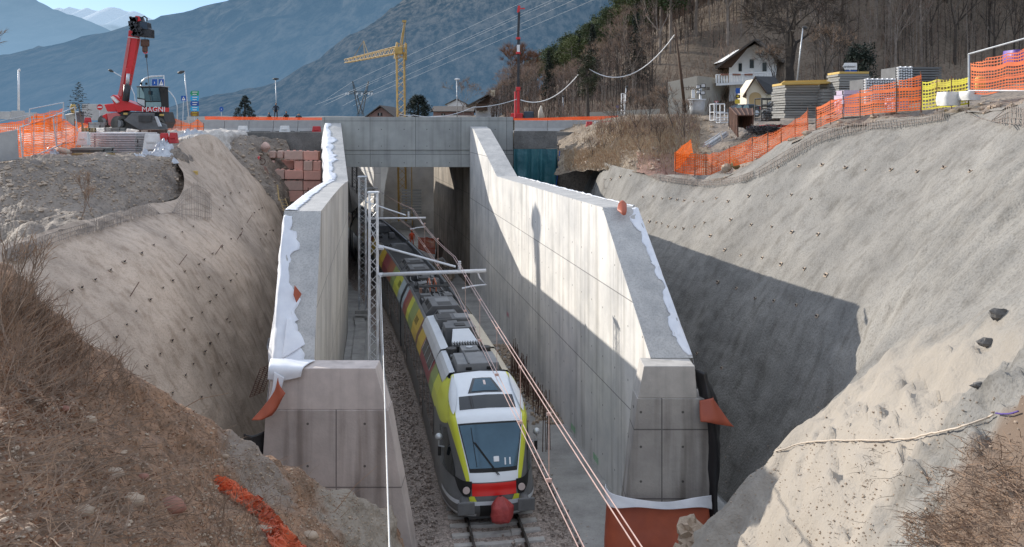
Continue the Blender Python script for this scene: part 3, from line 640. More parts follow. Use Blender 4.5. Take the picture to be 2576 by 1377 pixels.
edge_sheet('geotextile_sheet', 'ragged white geotextile hanging on the left wall where it climbs to the bridge', [50.2+.45*i for i in range(27)], lx, -1, 1.15, crown, wobble(lambda t: .22+.3*t*(1-t), .30, 9))
def crownR(y):
    for (a, za), (b, zb) in zip(Rprof, Rprof[1:]):
        if a <= y <= b: return za+(zb-za)*(y-a)/(b-a)
    return 5.3
edge_sheet('geotextile_sheet', 'white geotextile along the outer edge of the sloping right wall end', [24.25+.2*i for i in range(24)], rx, 1, 1.2, crownR, wobble(lambda t: .16+.10*math.sin(t*9), .14, 5))
edge_sheet('geotextile_sheet', 'thin white geotextile along the level crown of the right wall', [29.2+.6*i for i in range(35)], rx, 1, 1.2, crownR, wobble(lambda t: .08, .03, 6))
# loose corners of the left sheet
cloth('geotextile_flap', 'large loose corner of white sheet blown over the sloping left wall crown', 'geotextile', [[W(708,905,24.0),W(760,872,24.3),W(792,848,24.6)],[W(716,860,24.2),W(752,842,24.5),W(770,826,24.8)],[W(722,800,24.7),W(742,802,24.9),W(748,806,25.0)]], 'sheet_white', 14, 14, .03)
cloth('geotextile_flap', 'white sheet end lying on the top of the left end block', 'geotextile', [[(-6.75,23.9,5.40),(-6.1,23.95,5.38),(-5.5,23.9,5.37)],[(-6.6,23.2,5.40),(-6.1,23.2,5.38),(-5.65,23.2,5.37)],[(-6.62,23.16,5.05),(-6.2,23.16,5.02),(-5.72,23.16,5.12)]], 'sheet_white', 14, 14, .015)
cloth('geotextile_flap', 'white sheet tongue hanging down the outer edge of the left end block', 'geotextile', [[W(690,935,23.1),W(716,950,23.1)],[W(684,985,23.05),W(704,990,23.05)],[W(663,1030,23.0),W(684,1032,23.0)]], 'sheet_white', 16, 6, .03)
cloth('membrane_flap', 'orange membrane corner curling out below the white sheet on the left end block', 'membrane', [[W(700,950,22.95),W(704,970,22.9),W(718,990,22.9)],[W(690,985,22.95),W(700,1005,22.8),W(712,1000,22.85)],[W(665,1020,22.95),W(680,1040,22.75),W(697,1030,22.85)],[W(634,1058,22.95),W(655,1057,22.8),W(684,1046,22.85)]], 'membrane_orange', 20, 12, .03)
cloth('membrane_flap', 'small orange membrane corner showing through the white sheet on the left wall', 'membrane', [[W(741,718,25.2),W(768,752,25.3)],[W(738,742,25.1),W(752,778,25.1)]], 'membrane_orange', 8, 8, .01)
cloth('membrane_flap', 'orange membrane curl at the top corner of the right wall end', 'membrane', [[W(1556,512,28.6),W(1566,505,28.7),W(1576,514,28.6)],[W(1553,528,28.4),W(1566,530,28.2),W(1576,530,28.3)],[W(1560,534,28.3),W(1568,542,28.1),W(1574,540,28.2)]], 'membrane_orange', 10, 10, .01)

# ------------------------------------------------------------------ bridge
BY = 62.0
br = thing('road_bridge', 'grey concrete bridge crossing the cutting above the train', 'bridge', (-7, BY, 0))
mb = MB(); mb.box((( WX(810,BY)+WX(1291,BY))/2, BY+.25, (10.04+12.44)/2), (WX(1291,BY)-WX(810,BY), .5, 2.4)); mb.build('parapet', 'concrete_bridge', br, bevel=.02)
mb = MB(); mb.box(((WX(845,BY)+WX(1291,BY))/2, BY+.42, (8.8+10.036)/2), (WX(1291,BY)-WX(845,BY), .7, 1.236)); mb.build('edge_beam', 'concrete_bridge', br, bevel=.02)
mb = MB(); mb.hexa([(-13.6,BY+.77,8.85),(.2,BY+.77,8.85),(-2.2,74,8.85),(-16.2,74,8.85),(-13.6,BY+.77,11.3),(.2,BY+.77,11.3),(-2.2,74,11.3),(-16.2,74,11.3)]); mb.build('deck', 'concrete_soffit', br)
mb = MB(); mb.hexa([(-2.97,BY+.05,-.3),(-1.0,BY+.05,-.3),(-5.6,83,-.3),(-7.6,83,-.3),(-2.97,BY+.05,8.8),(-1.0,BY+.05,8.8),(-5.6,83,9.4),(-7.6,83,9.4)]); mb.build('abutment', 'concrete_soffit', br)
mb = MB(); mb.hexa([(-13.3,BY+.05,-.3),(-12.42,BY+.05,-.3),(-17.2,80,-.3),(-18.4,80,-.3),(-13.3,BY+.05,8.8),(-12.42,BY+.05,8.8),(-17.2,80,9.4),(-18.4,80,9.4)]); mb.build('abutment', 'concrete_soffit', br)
mb = MB(); mb.hexa([(-3,74.2,11.0),(60,74.2,11.0),(60,84,11.0),(-3,84,11.0),(-3,74.2,11.25),(60,74.2,11.25),(60,84,11.25),(-3,84,11.25)]); 
mb = MB(); mb.hexa([(.3,66,6),(3.8,66,6),(3.8,82,6),(-6.0,82,6),(.3,66,11.3),(6,66,11.3),(9,82,11.3),(-6,82,11.3)]); structure(mb.build('road_embankment', 'concrete_footing'))
# further cutting wall beyond the bridge
fw = thing('retaining_wall', 'bright sunlit concrete wall of the next cutting seen under the bridge', 'retaining wall', (-15,92,0))
mb = MB(); mb.hexa([(WX(940,92),92,-.3),(WX(958,92),92,-.3),(WX(884,114),114,-.3),(WX(858,114),114,-.3),(WX(940,92),92,11.8),(WX(958,92),92,11.8),(WX(884,114),114,12),(WX(858,114),114,12)]); mb.build('panel', 'concrete_right', fw)
# slanted struts over the next cutting whose shadows stripe that wall
rows = surf([[(-15.4,92.6,-.2),(-14.2,92.6,5),(-11,92.6,9.0),(-6,92.6,11.8)],[(-15.6,104,-.2),(-13.5,104,5),(-9.5,104,9.2),(-3,104,12.3)],[(-19,118,-.2),(-16,118,5),(-12,118,9.2),(-2,118,12.6)]], 20, 20, .3, .3)
rows = surf([[(-15.2,100,-.2),(-11.5,99,-.2),(-8,95,-.2),(-6.6,84,-.2)],[(-15.0,101,4),(-11.3,100.5,4),(-7.6,96.5,4),(-6.2,84,4)],[(-14.6,103,8),(-10.8,103,8),(-6.8,98.5,8),(-5.6,84,8.6)],[(-13.5,106,12.2),(-9,107,12.4),(-5,102,12.4),(-2,84,11.8)]], 40, 50, .25, .5, .06, 2, seed=44)
mb = MB(); mb.grid(rows); structure(mb.build('shotcrete_slope', 'shotcrete_far', smooth=True))
for sx in (0, 1):
    pass
for k in range(5):
    y = 93.5+3.0*k; mb = MB(); xr = WX(940,92)-.37*(y-92); mb.box((xr-3.8, y, 9.6+.1*k), (8.4, .45, .5)); tag(mb.build('concrete_strut', 'concrete_barrier'), 'concrete strut bracing the next cutting behind the bridge', 'strut', 'struts over the next cutting')
# far panels, workers' fence under the bridge
t = thing('formwork_panel_stack', 'two white ribbed panels leaning against the foot of the yellow crane', 'formwork', (-10.3, 93, 0))
for x in (WX(1012,92), WX(1038,92)):
    mb = MB()
    for k in range(9): mb.box((x+.45, 92, .35+k*.3+2.0), (1.0, .08, .24))
    mb.build('panel', 'timber_grey', t)

# ------------------------------------------------------------------ track
def tx(y): return -.5-.17*(y-25)-.0014*(y-25)**2
def tdir(y): v = Vector((-.17-.0028*(y-25), 1, 0)); return v.normalized()
TS = [(0, 25.05)]
_y = 25.05; _s = 0
PATH = [(0.0, _y)]
while _y < 150: _y += .1*tdir(_y).y; _s += .1; PATH.append((_s, _y))
def TF(d, l, z):
    if d < 0: y = 25.05+d*tdir(25.05).y
    else:
        i = min(int(d/.1), len(PATH)-2); y = PATH[i][1]+(PATH[i+1][1]-PATH[i][1])*(d-PATH[i][0])/.1
    h = tdir(y); n = Vector((h.y, -h.x, 0)); return Vector((tx(y), y, z))+n*l
def strip(name, l0, l1, z0, z1, d0, d1, mat, n=80, parent=None, smooth=False):
    rows = [[TF(d0+(d1-d0)*i/n, l, z) for l, z in ((l0, -.05), (l0+.0, z0), (l1, z1), (l1, -.05))] for i in range(n+1)]
    mb = MB(); mb.grid(rows); return mb.build(name, mat, parent, smooth=smooth)
# ballast bed with a crowned section
rows = []
for i in range(341):
    d = -24+i*.35; row = []
    for l, z in ((-2.95,-.05),(-2.3,.05),(-1.75,.13),(-1.35,.17),(-1.0,.16),(-.5,.12),(0,.11),(.5,.12),(1.0,.16),(1.35,.17),(1.75,.12),(2.1,.04),(2.5,-.05)):
        p = TF(d, l, z-.05); row.append(p+Vector((0, 0, .035*noise.noise(p*3.1)))+Vector((.10*noise.noise(p*1.7), 0, 0)))
    rows.append(row)
mb = MB(); mb.grid(rows); structure(mb.build('ballast', 'ballast', smooth=True)); TBAL = bvh(rows)
# loose ballast stones on the visible bed
random.seed(11); mb = MB()
for i in range(5200):
    d = random.uniform(-14, 24) if i > 900 else random.uniform(20, 60); side = random.random()
    l = random.uniform(-2.7, -1.55) if side < .5 else (random.uniform(1.5, 2.7+random.random()*.4) if side < .85 else random.uniform(-1.5, 1.5))
    if d > 0 and abs(l) < 1.5: continue
    k = abs(l); z = .13 if k < 1.7 else max(-.05, .13-(k-1.7)*.2); r = random.uniform(.025, .06)
    c = TF(d, l, z-.03); a = random.random()*6
    pts = [c+Vector((r*math.cos(a+q*1.57)*random.uniform(.7,1.2), r*math.sin(a+q*1.57)*random.uniform(.7,1.2), 0)) for q in range(4)]
    tp = [p+Vector((random.uniform(-.01,.01), random.uniform(-.01,.01), r*random.uniform(.8,1.5))) for p in pts]
    mb.hexa(pts+tp)
o = mb.build('ballast_stone', 'ballast'); tag(o, 'loose crushed stones on the track bed', 'gravel', kind='stuff')
tk = thing('railway_track', 'railway track with concrete sleepers in front of the train', 'railway track', tuple(TF(-8, 0, 0)))
for l in (-.75, .75):
    mb = MB(); sec = [(-.06,.12),(-.06,.135),(-.012,.15),(-.012,.23),(-.036,.24),(-.036,.272),(.036,.272),(.036,.24),(.012,.23),(.012,.15),(.06,.135),(.06,.12)]
    rows = [[TF(d, l+a, z) for a, z in sec] for d in [-24+2*i for i in range(52)]]; mb.grid(rows); r_ = mb.build('rail', 'rail', tk)
    mb = MB(); mb.grid([[TF(d, l+a, .276) for a in (-.022, .022)] for d in [-24+2*i for i in range(52)]]); mb.build('rail_head', 'rail_head', r_)
for i in range(34):
    d = 4.5-.6*i; mb = MB()
    for a, b in ((-1.3, -.42), (.42, 1.3)):
        p = [TF(d-.13, a, .02), TF(d-.13, b, .02), TF(d+.13, b, .02), TF(d+.13, a, .02)]; q = [TF(d-.10, a+.02, .165), TF(d-.10, b-.0, .165), TF(d+.10, b, .165), TF(d+.10, a+.02, .165)]; mb.hexa(p+q)
    p = [TF(d-.12, -.42, .02), TF(d-.12, .42, .02), TF(d+.12, .42, .02), TF(d+.12, -.42, .02)]; q = [TF(d-.09, -.42, .145), TF(d-.09, .42, .145), TF(d+.09, .42, .145), TF(d+.09, -.42, .145)]; mb.hexa(p+q)
    sl = mb.build('sleeper', 'sleeper', tk)
# side slabs, cable trough
rows = [[Vector((tx(y)+2.35, y, -.02)), Vector((rx(y)-.0, y, .03))] for y in [10+2*i for i in range(26)]]
mb = MB(); mb.grid(rows); structure(mb.build('path', 'concrete_slab'))
rows = [[Vector((lx(y)+.02, y, .05)), Vector((tx(y)-2.5, y, .0))] for y in [23+2*i for i in range(20)]]
mb = MB(); mb.grid(rows); structure(mb.build('path', 'concrete_slab'))
ct = thing('cable_trough', 'row of concrete cable trough lids along the foot of the left wall', 'cable trough', (lx(30)+.5, 30, .06))
for i in range(56):
    y = 24.6+i*.5; mb = MB(); mb.box((lx(y)+.75, y, .13), (.62, .475, .09), rz=.155+.02*random.uniform(-1,1)); mb.build('lid', 'concrete_slab', ct)
# rebar starters beside the right wall and by the wall foot
random.seed(5)
rb_ = thing('rebar_cluster', 'thicket of rusty starter bars standing along the right footpath', 'reinforcing bars', (1.6, 33, 0)); mb = MB()
for i in range(95):
    t = random.random(); y = 34.6+6.6*t; x = rx(y)-.75+.22*random.uniform(-1,1); h = random.uniform(.7, 1.1)*(1+.5*(t > .6)); a = random.uniform(-.1, .1)
    mb.tube([(x, y, 0), (x+a, y+a*.5, h)], .014, 3)
mb.build('bars', 'rust', rb_)
tag(rb_, 'thicket of rusty starter bars standing along the right footpath', 'reinforcing bars')
for k, (u, v0, v1) in enumerate(((1365,915,1050),(1376,890,1045))):
    mb = MB(); p = W(u, v1, 31.2+k*.2); mb.tube([(p.x, p.y, 0), (p.x+.03, p.y, 1.6), (p.x-.04, p.y, 2.1+.1*k)], .016, 4); mb.tube([(p.x+.12, p.y, 0), (p.x+.08, p.y, 2.2)], .014, 3)
    tag(mb.build('rebar_pair', 'rust'), ['shorter pair of tall rusty bars alone on the right footpath', 'taller pair of rusty bars nearest the right wall foot'][k], 'reinforcing bars')
mb = MB()
random.seed(8)
for i in range(900):
    y = random.uniform(34, 46); x = rx(y)-abs(random.gauss(.1, .55))-.05; r = random.uniform(.03, .1); mb.ball((x, y, r*.5), r, 5, 3, jit=.5)
tag(mb.build('rubble', 'stone'), 'grey rubble heaped along the foot of the right wall', 'rubble', kind='stuff')
for i in range(3):                                                                    # dots of spray paint
    u, v = ((1505,1170),(1447,1092),(1280,800))[i]; 
    y = 8.4/(((u-CX)/F)+.185); s_ = F/y; mb = MB()
    for q in range(5): mb.quad((rx(y+q*.13)-.006, y+q*.13, WZ(v, y)), (rx(y+q*.13+.05)-.006, y+q*.13+.05, WZ(v, y)), (rx(y+q*.13+.05)-.006, y+q*.13+.05, WZ(v, y)+.22), (rx(y+q*.13)-.006, y+q*.13, WZ(v, y)+.24))
    mb.build('spray_mark', 'spray_green' if i < 2 else 'spray_pink', wr)
mb = MB(); t = thing('precast_block', 'small precast concrete block at the foot of the orange membrane', 'concrete block', (3.4,22.4,0)); mb.box((3.45,22.35,.28), (.8,.7,.56), rz=.1); mb.build('block', 'concrete_cap', t, bevel=.03)
# ------------------------------------------------------------------ the train
tr = thing('passenger_train', 'colourful electric multiple unit train standing in the cutting', 'train', tuple(TF(0, 0, 0)))
K = [ # rows: centre(d,z) | glass edge | band edge | side | rear edge   as (l, d, z)
 [(0,.30,.33),(.7,.35,.33),(1.1,.75,.33),(1.35,1.8,.33),(1.40,3.6,.33)],
 [(0,.02,.6),(.7,.10,.6),(1.15,.48,.6),(1.40,1.6,.6),(1.43,3.6,.6)],
 [(0,-.02,.9),(.72,.06,.9),(1.18,.42,.9),(1.41,1.5,.9),(1.44,3.6,.9)],
 [(0,.04,1.2),(.68,.11,1.2),(1.12,.47,1.2),(1.41,1.6,1.2),(1.44,3.6,1.2)],
 [(0,.13,1.62),(.69,.2,1.62),(1.0,.47,1.62),(1.38,1.6,1.65),(1.44,3.6,1.7)],
 [(0,.88,2.9),(.97,.96,2.86),(1.2,1.3,2.66),(1.38,2.2,2.45),(1.44,3.6,2.5)],
 [(0,1.35,3.18),(1.0,1.4,3.12),(1.22,1.65,2.92),(1.37,2.5,2.78),(1.41,3.6,2.85)],
 [(0,2.0,3.48),(.98,2.02,3.42),(1.17,2.2,3.18),(1.29,2.9,3.06),(1.33,3.6,3.12)],
 [(0,2.7,3.70),(.9,2.7,3.64),(1.08,2.75,3.4),(1.2,3.1,3.3),(1.22,3.6,3.35)],
 [(0,3.3,3.80),(.85,3.3,3.74),(.95,3.3,3.62),(1.0,3.4,3.58),(1.05,3.6,3.6)]]
KN_ = [[Vector(p) for p in r_] for r_ in K]
def nose(k, j, off=0.0):
    s = -1 if j < 0 else 1; p = bicubic(KN_, k, abs(j)); e = .04
    if abs(j) < .5: p = Vector((abs(p.x), p.y, p.z))
    if off:
        a = bicubic(KN_, min(k+e, 9), abs(j))-bicubic(KN_, max(k-e, 0), abs(j)); b = bicubic(KN_, k, min(abs(j)+e, 4))-bicubic(KN_, k, max(abs(j)-e, 0))
        n = a.cross(b).normalized()
        if n.y > 0 and k < 7: n = -n
        elif n.z < 0 and k >= 7: n = -n
        p = p+n*off
    return TF(p.y, s*p.x, p.z)
def npatch(name, k0, k1, j0, j1, mat, off=0.0, n1=14, n2=10, parent=None, shape=None):
    rows = []
    for a in range(n1+1):
        ka = k0+(k1-k0)*a/n1; ja, jb = (j0, j1) if shape is None else shape(a/n1)
        rows.append([nose(ka, ja+(jb-ja)*b/n2, off) for b in range(n2+1)])
    mb = MB(); mb.grid(rows); return mb.build(name, mat, parent or tr, smooth=True)
cabp = npatch('cab_shell', 0, 9, -4, 4, 'train_grey', 0, 54, 48)
npatch('front_panel', 3.75, 5.06, -1.12, 1.12, 'train_white', .010, 16, 16)
npatch('roof_front', 5.0, 8.9, -1.06, 1.06, 'train_white', .010, 30, 16)
ws = npatch('windscreen', 4.08, 5.04, -1, 1, 'equip_black', .016, 16, 16, shape=lambda t: (-1.0, 1.0))
npatch('pane', 4.17, 4.98, -1, 1, 'screen_glass', .022, 16, 16, parent=ws, shape=lambda t: (-.95, .95))
npatch('red_panel', 2.62, 3.70, -.97, .97, 'train_red', .014, 10, 14, shape=lambda t: (-.93-.06*t, .93+.06*t))
for s in (-1, 1):
    npatch('lime_band', 3.75, 8.9, s*1.05, s*2.05, 'train_lime', .013, 40, 10, shape=lambda t, s=s: (s*(1.02+.08*max(0, 1-t*4)), s*(1.35+min(.9, t*2.2))))
    npatch('lime_band', 2.1, 2.6, s*.7, s*1.0, 'train_lime', .012, 6, 5, shape=lambda t, s=s: (s*(.72+.12*t), s*(1.0+.10*t)))
    npatch('shoulder_panel', 5.3, 8.9, s*2.1, s*4, 'train_lime', .010, 24, 10)
    npatch('side_window', 3.7, 5.05, s*2.2, s*3.2, 'train_glass', .014, 10, 10, shape=lambda t, s=s: (s*(2.2+.1*t), s*(3.15)))
    npatch('roof_horn', 5.6, 8.6, s*.92, s*1.22, 'train_silver', .07, 20, 8, shape=lambda t, s=s: (s*(1.10-.22*math.sin(t*3.14)), s*(1.10+.22*math.sin(t*3.14))))
    # headlight cluster
    h = npatch('headlight', 2.55, 3.8, s*1.02, s*2.1, 'equip_black', .022, 8, 14, shape=lambda t, s=s: (s*(1.02-.06*t), s*(1.35+.95*t)))
    c = nose(3.15, s*1.26, .035); mb = MB(); hd = tdir(25); mb.tube([c-hd*.03, c-hd*.06], .105, 14); mb.build('lens', 'lamp_lens', h)
    # bumper silver band
    npatch('bumper_band', 1.72, 2.12, s*.0, s*3.0, 'train_silver', .014, 4, 24, shape=lambda t, s=s: (s*.02, s*3.0))
    npatch('skirt_band', .5, .85, s*.75, s*3.2, 'train_silver', .014, 4, 24)
    # mirror camera pod
    base = TF(1.35, s*1.36, 2.1); mr_ = MB(); mr_.tube([base, base+Vector((s*.16, -.06, .05)), base+Vector((s*.16, -.06, .22))], .022, 6); 
    mo = mr_.build('mirror', 'galv', tr); q = MB(); q.ball(base+Vector((s*.16, -.06, .33)), .115, 12, 8, sc3=(1,1,.9)); q.build('mirror_head', 'galv', mo, smooth=True)
    q = MB(); q.box(base+Vector((s*.14, .03, -.12)), (.10, .12, .3)); q.build('mirror_arm', 'equip_black', mo, bevel=.02)
    # buffers
    c = TF(.1, s*.88, .92); f = -tdir(25); q = MB(); q.tube([c-f*.3, c+f*.42], [.15, .13], 14); bo = q.build('buffer', 'equip_grey', tr, smooth=False)
    q = MB(); q.box(c+f*.46, (.50, .07, .38), rz=.17); q.build('buffer_plate', 'equip_grey', bo, bevel=.05)
npatch('display_window', 6.05, 6.85, -.8, .8, 'train_glass', .02, 8, 10, shape=lambda t: (-.84+.02*t, .84-.02*t))
npatch('roof_hatch', 7.0, 8.1, -.5, .5, 'train_glass', .02, 8, 8, shape=lambda t: (-.56+.18*t, .56-.18*t))
npatch('hatch_cover', 7.1, 8.0, -.5, .5, 'screen_glass', .03, 8, 8, shape=lambda t: (-.46+.15*t, .46-.15*t))
npatch('hatch_lamp', 7.5, 7.85, .0, .12, 'lamp_lens', .034, 4, 4)
npatch('coupler_pocket', .45, 1.75, -.62, .62, 'equip_black', .016, 8, 8)
# cab interior hints behind the glass edge
q = MB(); a, b = nose(4.3, .15, .05), nose(4.26, .55, .05)
wip = MB()
for dx_ in (0, .04): wip.tube([nose(4.62, -.62, .06)+Vector((dx_,0,0)), nose(4.0, .22, .06)+Vector((dx_,0,0))], .014, 4)
wip.tube([nose(4.9, -.62, .06), nose(4.2, -.66, .06)], .010, 4); wo = wip.build('wiper', 'equip_black', tr)
mb = MB(); mb.box(nose(4.33, .18, .02), (.17, .03, .16), rz=.17, rx=-.6); mb.build('dash_card', 'sign_white', tr, bevel=.02)
mb = MB(); mb.box(nose(4.28, .50, .02), (.04, .03, .2), rz=.1, rx=-.6); mb.box(nose(4.28, .66, .02), (.04, .03, .2), rz=.1, rx=-.6); mb.build('dash_card', 'sign_white', tr)
# rear end of the cab shell (closing ring) and the bodies
def loft(name, prof, d0, d1, mat, parent=None, n=None, cap=True, smooth=False):
    n = n or max(2, int((d1-d0)/.8)); mb = MB(); rows = [[TF(d0+(d1-d0)*i/n, l, z) for l, z in prof] for i in range(n+1)]; mb.grid(rows)
    if cap: mb.poly(list(reversed(rows[0]))); mb.poly(rows[-1])
    return mb.build(name, mat, parent or tr, smooth=smooth)
LEN = [(3.6, 19.6), (20.3, 36.3), (37.0, 53.0), (53.7, 74.5)]
body = [(-1.40,.33),(-1.44,1.0),(-1.44,2.62),(-1.37,2.95),(-1.07,3.58),(-1.0,3.62),(-.92,3.58),(-.86,3.28),(.86,3.28),(.92,3.58),(1.0,3.62),(1.07,3.58),(1.37,2.95),(1.44,2.62),(1.44,1.0),(1.40,.33)]
seq = [  # (start, end, colour) along the shoulder
 (3.62,4.9,'train_lime'),(4.92,6.1,'train_olive'),(6.12,9.9,'train_crimson'),(9.92,11.5,'train_yellow'),(11.52,12.1,'train_maroon'),(12.12,14.2,'train_yellow'),(14.22,16.0,'train_olive'),(16.02,17.1,'train_lime'),(17.12,18.0,'train_rust'),(18.02,18.8,'train_crimson'),(18.82,19.58,'train_blue'),
 (20.32,21.8,'train_blue'),(21.82,24.4,'train_lime'),(24.42,26.2,'train_olive'),(26.22,28.6,'train_rust'),(28.62,31.4,'train_crimson'),(31.42,33.6,'train_yellow'),(33.62,36.28,'train_cream'),
 (37.02,39.5,'train_yellow'),(39.52,42.0,'train_rust'),(42.02,45.5,'train_yellow'),(45.52,49,'train_crimson'),(49.02,52.98,'train_cream'),
 (53.72,57,'train_rust'),(57.02,60,'train_yellow'),(60.02,62,'train_crimson'),(62.02,66,'train_yellow'),(66.02,69,'train_crimson'),(69.02,74.4,'train_lime')]
for ci, (a, b) in enumerate(LEN):
    car = loft('car_body', body, a, b, 'train_side', cap=True)
    for s in (-1, 1):
        # window band, panes and pillars
        n = int((b-a-1.0)/1.55)
        for i in range(n):
            d0 = a+.6+i*1.55; door = (i % 5 == 3)
            z0, z1 = (.55, 2.5) if door else (1.35, 2.45)
            mb = MB(); mb.grid([[TF(d0+1.3*q/3, s*1.452, z) for z in (z0, z1)] for q in range(4)]); wn_ = mb.build('door' if door else 'window', 'train_glass', car)
            mb = MB(); mb.grid([[TF(d0+1.3+.22*q, s*1.456, z) for z in (z0-.1, z1+.1)] for q in range(2)]); mb.build('window_post', 'equip_light' if i % 2 else 'train_grey', wn_)
    loft('roof_deck', [(-.85,3.29),(.85,3.29)], a+.02, b-.02, 'equip_dark', car, cap=False)
for i, (a, b) in enumerate(zip(LEN, LEN[1:])):
    loft('gangway', [(-1.25,.5),(-1.25,3.0),(-.9,3.3),(.9,3.3),(1.25,3.0),(1.25,.5)], a[1], b[0], 'equip_black', cap=False)
for (d0, d1, mt) in seq:
    for s in (-1, 1):
        mm = mt if s < 0 else {'train_crimson':'train_crimson','train_maroon':'train_maroon'}.get(mt, 'train_yellow' if d0 > 9 else ('train_cream' if d0 > 4 else 'train_lime'))
        pr = [(s*1.455,2.58),(s*1.385,2.96),(s*1.08,3.6)]
        if d0 < 9.9: pr = [(s*1.455,2.58),(s*1.385,2.96),(s*1.20,3.34)]
        loft('shoulder_panel', pr, d0, d1, mm, cap=False)
for s in (-1, 1):                                     # pale roof fairings beside the front equipment
    loft('roof_fairing', [(s*1.19,3.37),(s*1.08,3.60),(s*.98,3.72),(s*.80,3.74),(s*.76,3.4)], 3.5, 6.3, 'train_silver' if s < 0 else 'train_cream', cap=False)
    loft('roof_fairing', [(s*1.19,3.37),(s*1.08,3.62),(s*.98,3.76),(s*(.70 if s < 0 else .62),3.80),(s*.60,3.4)], 6.34, 11.8, 'train_silver' if s < 0 else 'train_cream', cap=False)
fp = loft('window_strip', [(-1.402,2.96),(-1.215,3.35)], 6.5, 9.6, 'train_glass', cap=False)
for d in (6.5, 7.5, 8.55, 9.55): loft('window_bar', [(-1.408,2.95),(-1.22,3.36)], d, d+.07, 'train_silver', fp, n=1, cap=False)
for d0, sd in ((13.1, 7), (21.9, 5), (34.0, 5), (55, 5), (70.5, 4)):
    for i in range(5): loft('vent_slot', [(-1.33,3.08),(-1.20,3.36)], d0+i*.20, d0+i*.20+.1, 'equip_black', n=1, cap=False)
# roof equipment
def eq(name, d, l, z, ld, ll, h, mat, taper=.9, parent=None, bev=.02):
    mb = MB(); y0 = TF(d, 0, 0).y; mb.box(TF(d, l, z+h/2), (ll, ld, h), rz=math.atan2(-tdir(y0).x, tdir(y0).y), taper=taper); return mb.build(name, mat, parent or tr, bevel=bev)
# air conditioning box
ac = eq('air_conditioner', 4.3, 0, 3.35, 1.5, 1.5, .62, 'equip_light', .93)
for l in (-.32, .38): eq('rib', 4.3, l, 3.96, 1.45, .07, .05, 'equip_grey', 1, ac)
for l in (-.32, .38): eq('clip', 3.62, l, 3.75, .12, .2, .1, 'equip_black', 1, ac)
eq('roof_rim', 3.45, 0, 3.55, .10, 1.75, .2, 'equip_black', 1)
for s in (-1, 1): mb = MB(); mb.tube([TF(3.5+.3*i, s*(.78+.02*math.sin(i*2)), 3.62+.04*math.sin(i*3)) for i in range(9)], .04, 6); mb.build('cable', 'equip_black', tr)
mb = MB(); mb.tube([TF(5.25, -.75+.15*i, 3.72+.09*math.sin(i*.9)) for i in range(11)], .05, 6); mb.build('hose', 'equip_dark', tr)
mb = MB(); mb.tube([TF(5.4, .2+.09*i, 3.85-.02*i) for i in range(7)], .04, 6); mb.build('hose', 'equip_light', tr)
fan = eq('fan_unit', 5.9, 0, 3.35, .7, .66, .55, 'equip_light', .95)
mb = MB(); mb.tube([TF(5.9, 0, 3.91), TF(5.9, 0, 3.93)], .12, 14); mb.build('fan_cap', 'galv', fan)
for l in (-.62, .62): mb = MB(); mb.tube([TF(6.15, l, 3.4), TF(6.15, l, 3.85)], .2, 12); mb.build('tank', 'equip_dark', tr, bevel=.02)
res = eq('resistor_rack', 6.8, 0, 3.4, .55, 1.1, .38, 'equip_black', 1)
for i in range(11): eq('fin', 6.8, -.5+.1*i, 3.78, .5, .035, .07, 'equip_light', 1, res, 0)
hood = MB(); 
hood.hexa([TF(7.1,-.5,3.4),TF(7.1,.5,3.4),TF(8.3,.32,3.4),TF(8.3,-.32,3.4),TF(7.1,-.5,3.8),TF(7.1,.5,3.8),TF(8.3,.32,4.02),TF(8.3,-.32,4.02)]); hood.build('air_hood', 'train_silver', tr, bevel=.02)
eq('transformer_box', 8.85, 0, 3.3, 1.0, 1.2, .75, 'equip_grey', .98); eq('box_lid', 8.8, .02, 4.06, .45, .42, .02, 'equip_dark', 1)
eq('duct', 9.8, -.12, 3.35, .9, .42, .55, 'equip_grey', 1); eq('bracket', 9.6, .3, 3.8, .1, .3, .08, 'galv', 1)
h1 = eq('equipment_case', 11.0, 0, 3.4, 1.1, 1.55, .5, 'equip_grey', .9)
for l in (-.36, .36): eq('case_lid', 11.0, l, 3.905, .85, .6, .02, 'equip_dark' if l < 0 else 'equip_light', .96, h1)
def octobox(d0, d1, z=.5, w_=.92, mats=('equip_grey','equip_dark')):
    m = loft('converter_case', [(-w_,3.3),(-w_,3.45),(-w_*.62,3.3+z),(w_*.62,3.3+z),(w_,3.45),(w_,3.3)], d0, d1, mats[0], n=4); 
    n = max(2, int((d1-d0)/.95))
    for i in range(n):
        dd = d0+.12+(d1-d0-.2)*i/n; l_ = (d1-d0-.2)/n-.12
        loft('grille', [(-.3,3.303+z),(.32,3.303+z)], dd, dd+l_, mats[1] if i % 2 == 0 else 'equip_light', m, cap=False, n=1)
        for s in (-1,): loft('grille', [(s*(w_*.95),3.475),(s*(w_*.66),3.285+z)], dd, dd+l_, 'equip_black' if i == n-1 else 'equip_dark', m, cap=False, n=1)
    return m
octobox(12.2, 13.2, .42, .6); octobox(13.3, 15.3, .55); eq('junction_box', 15.9, -.1, 3.35, .7, 1.2, .35, 'equip_grey', .95)
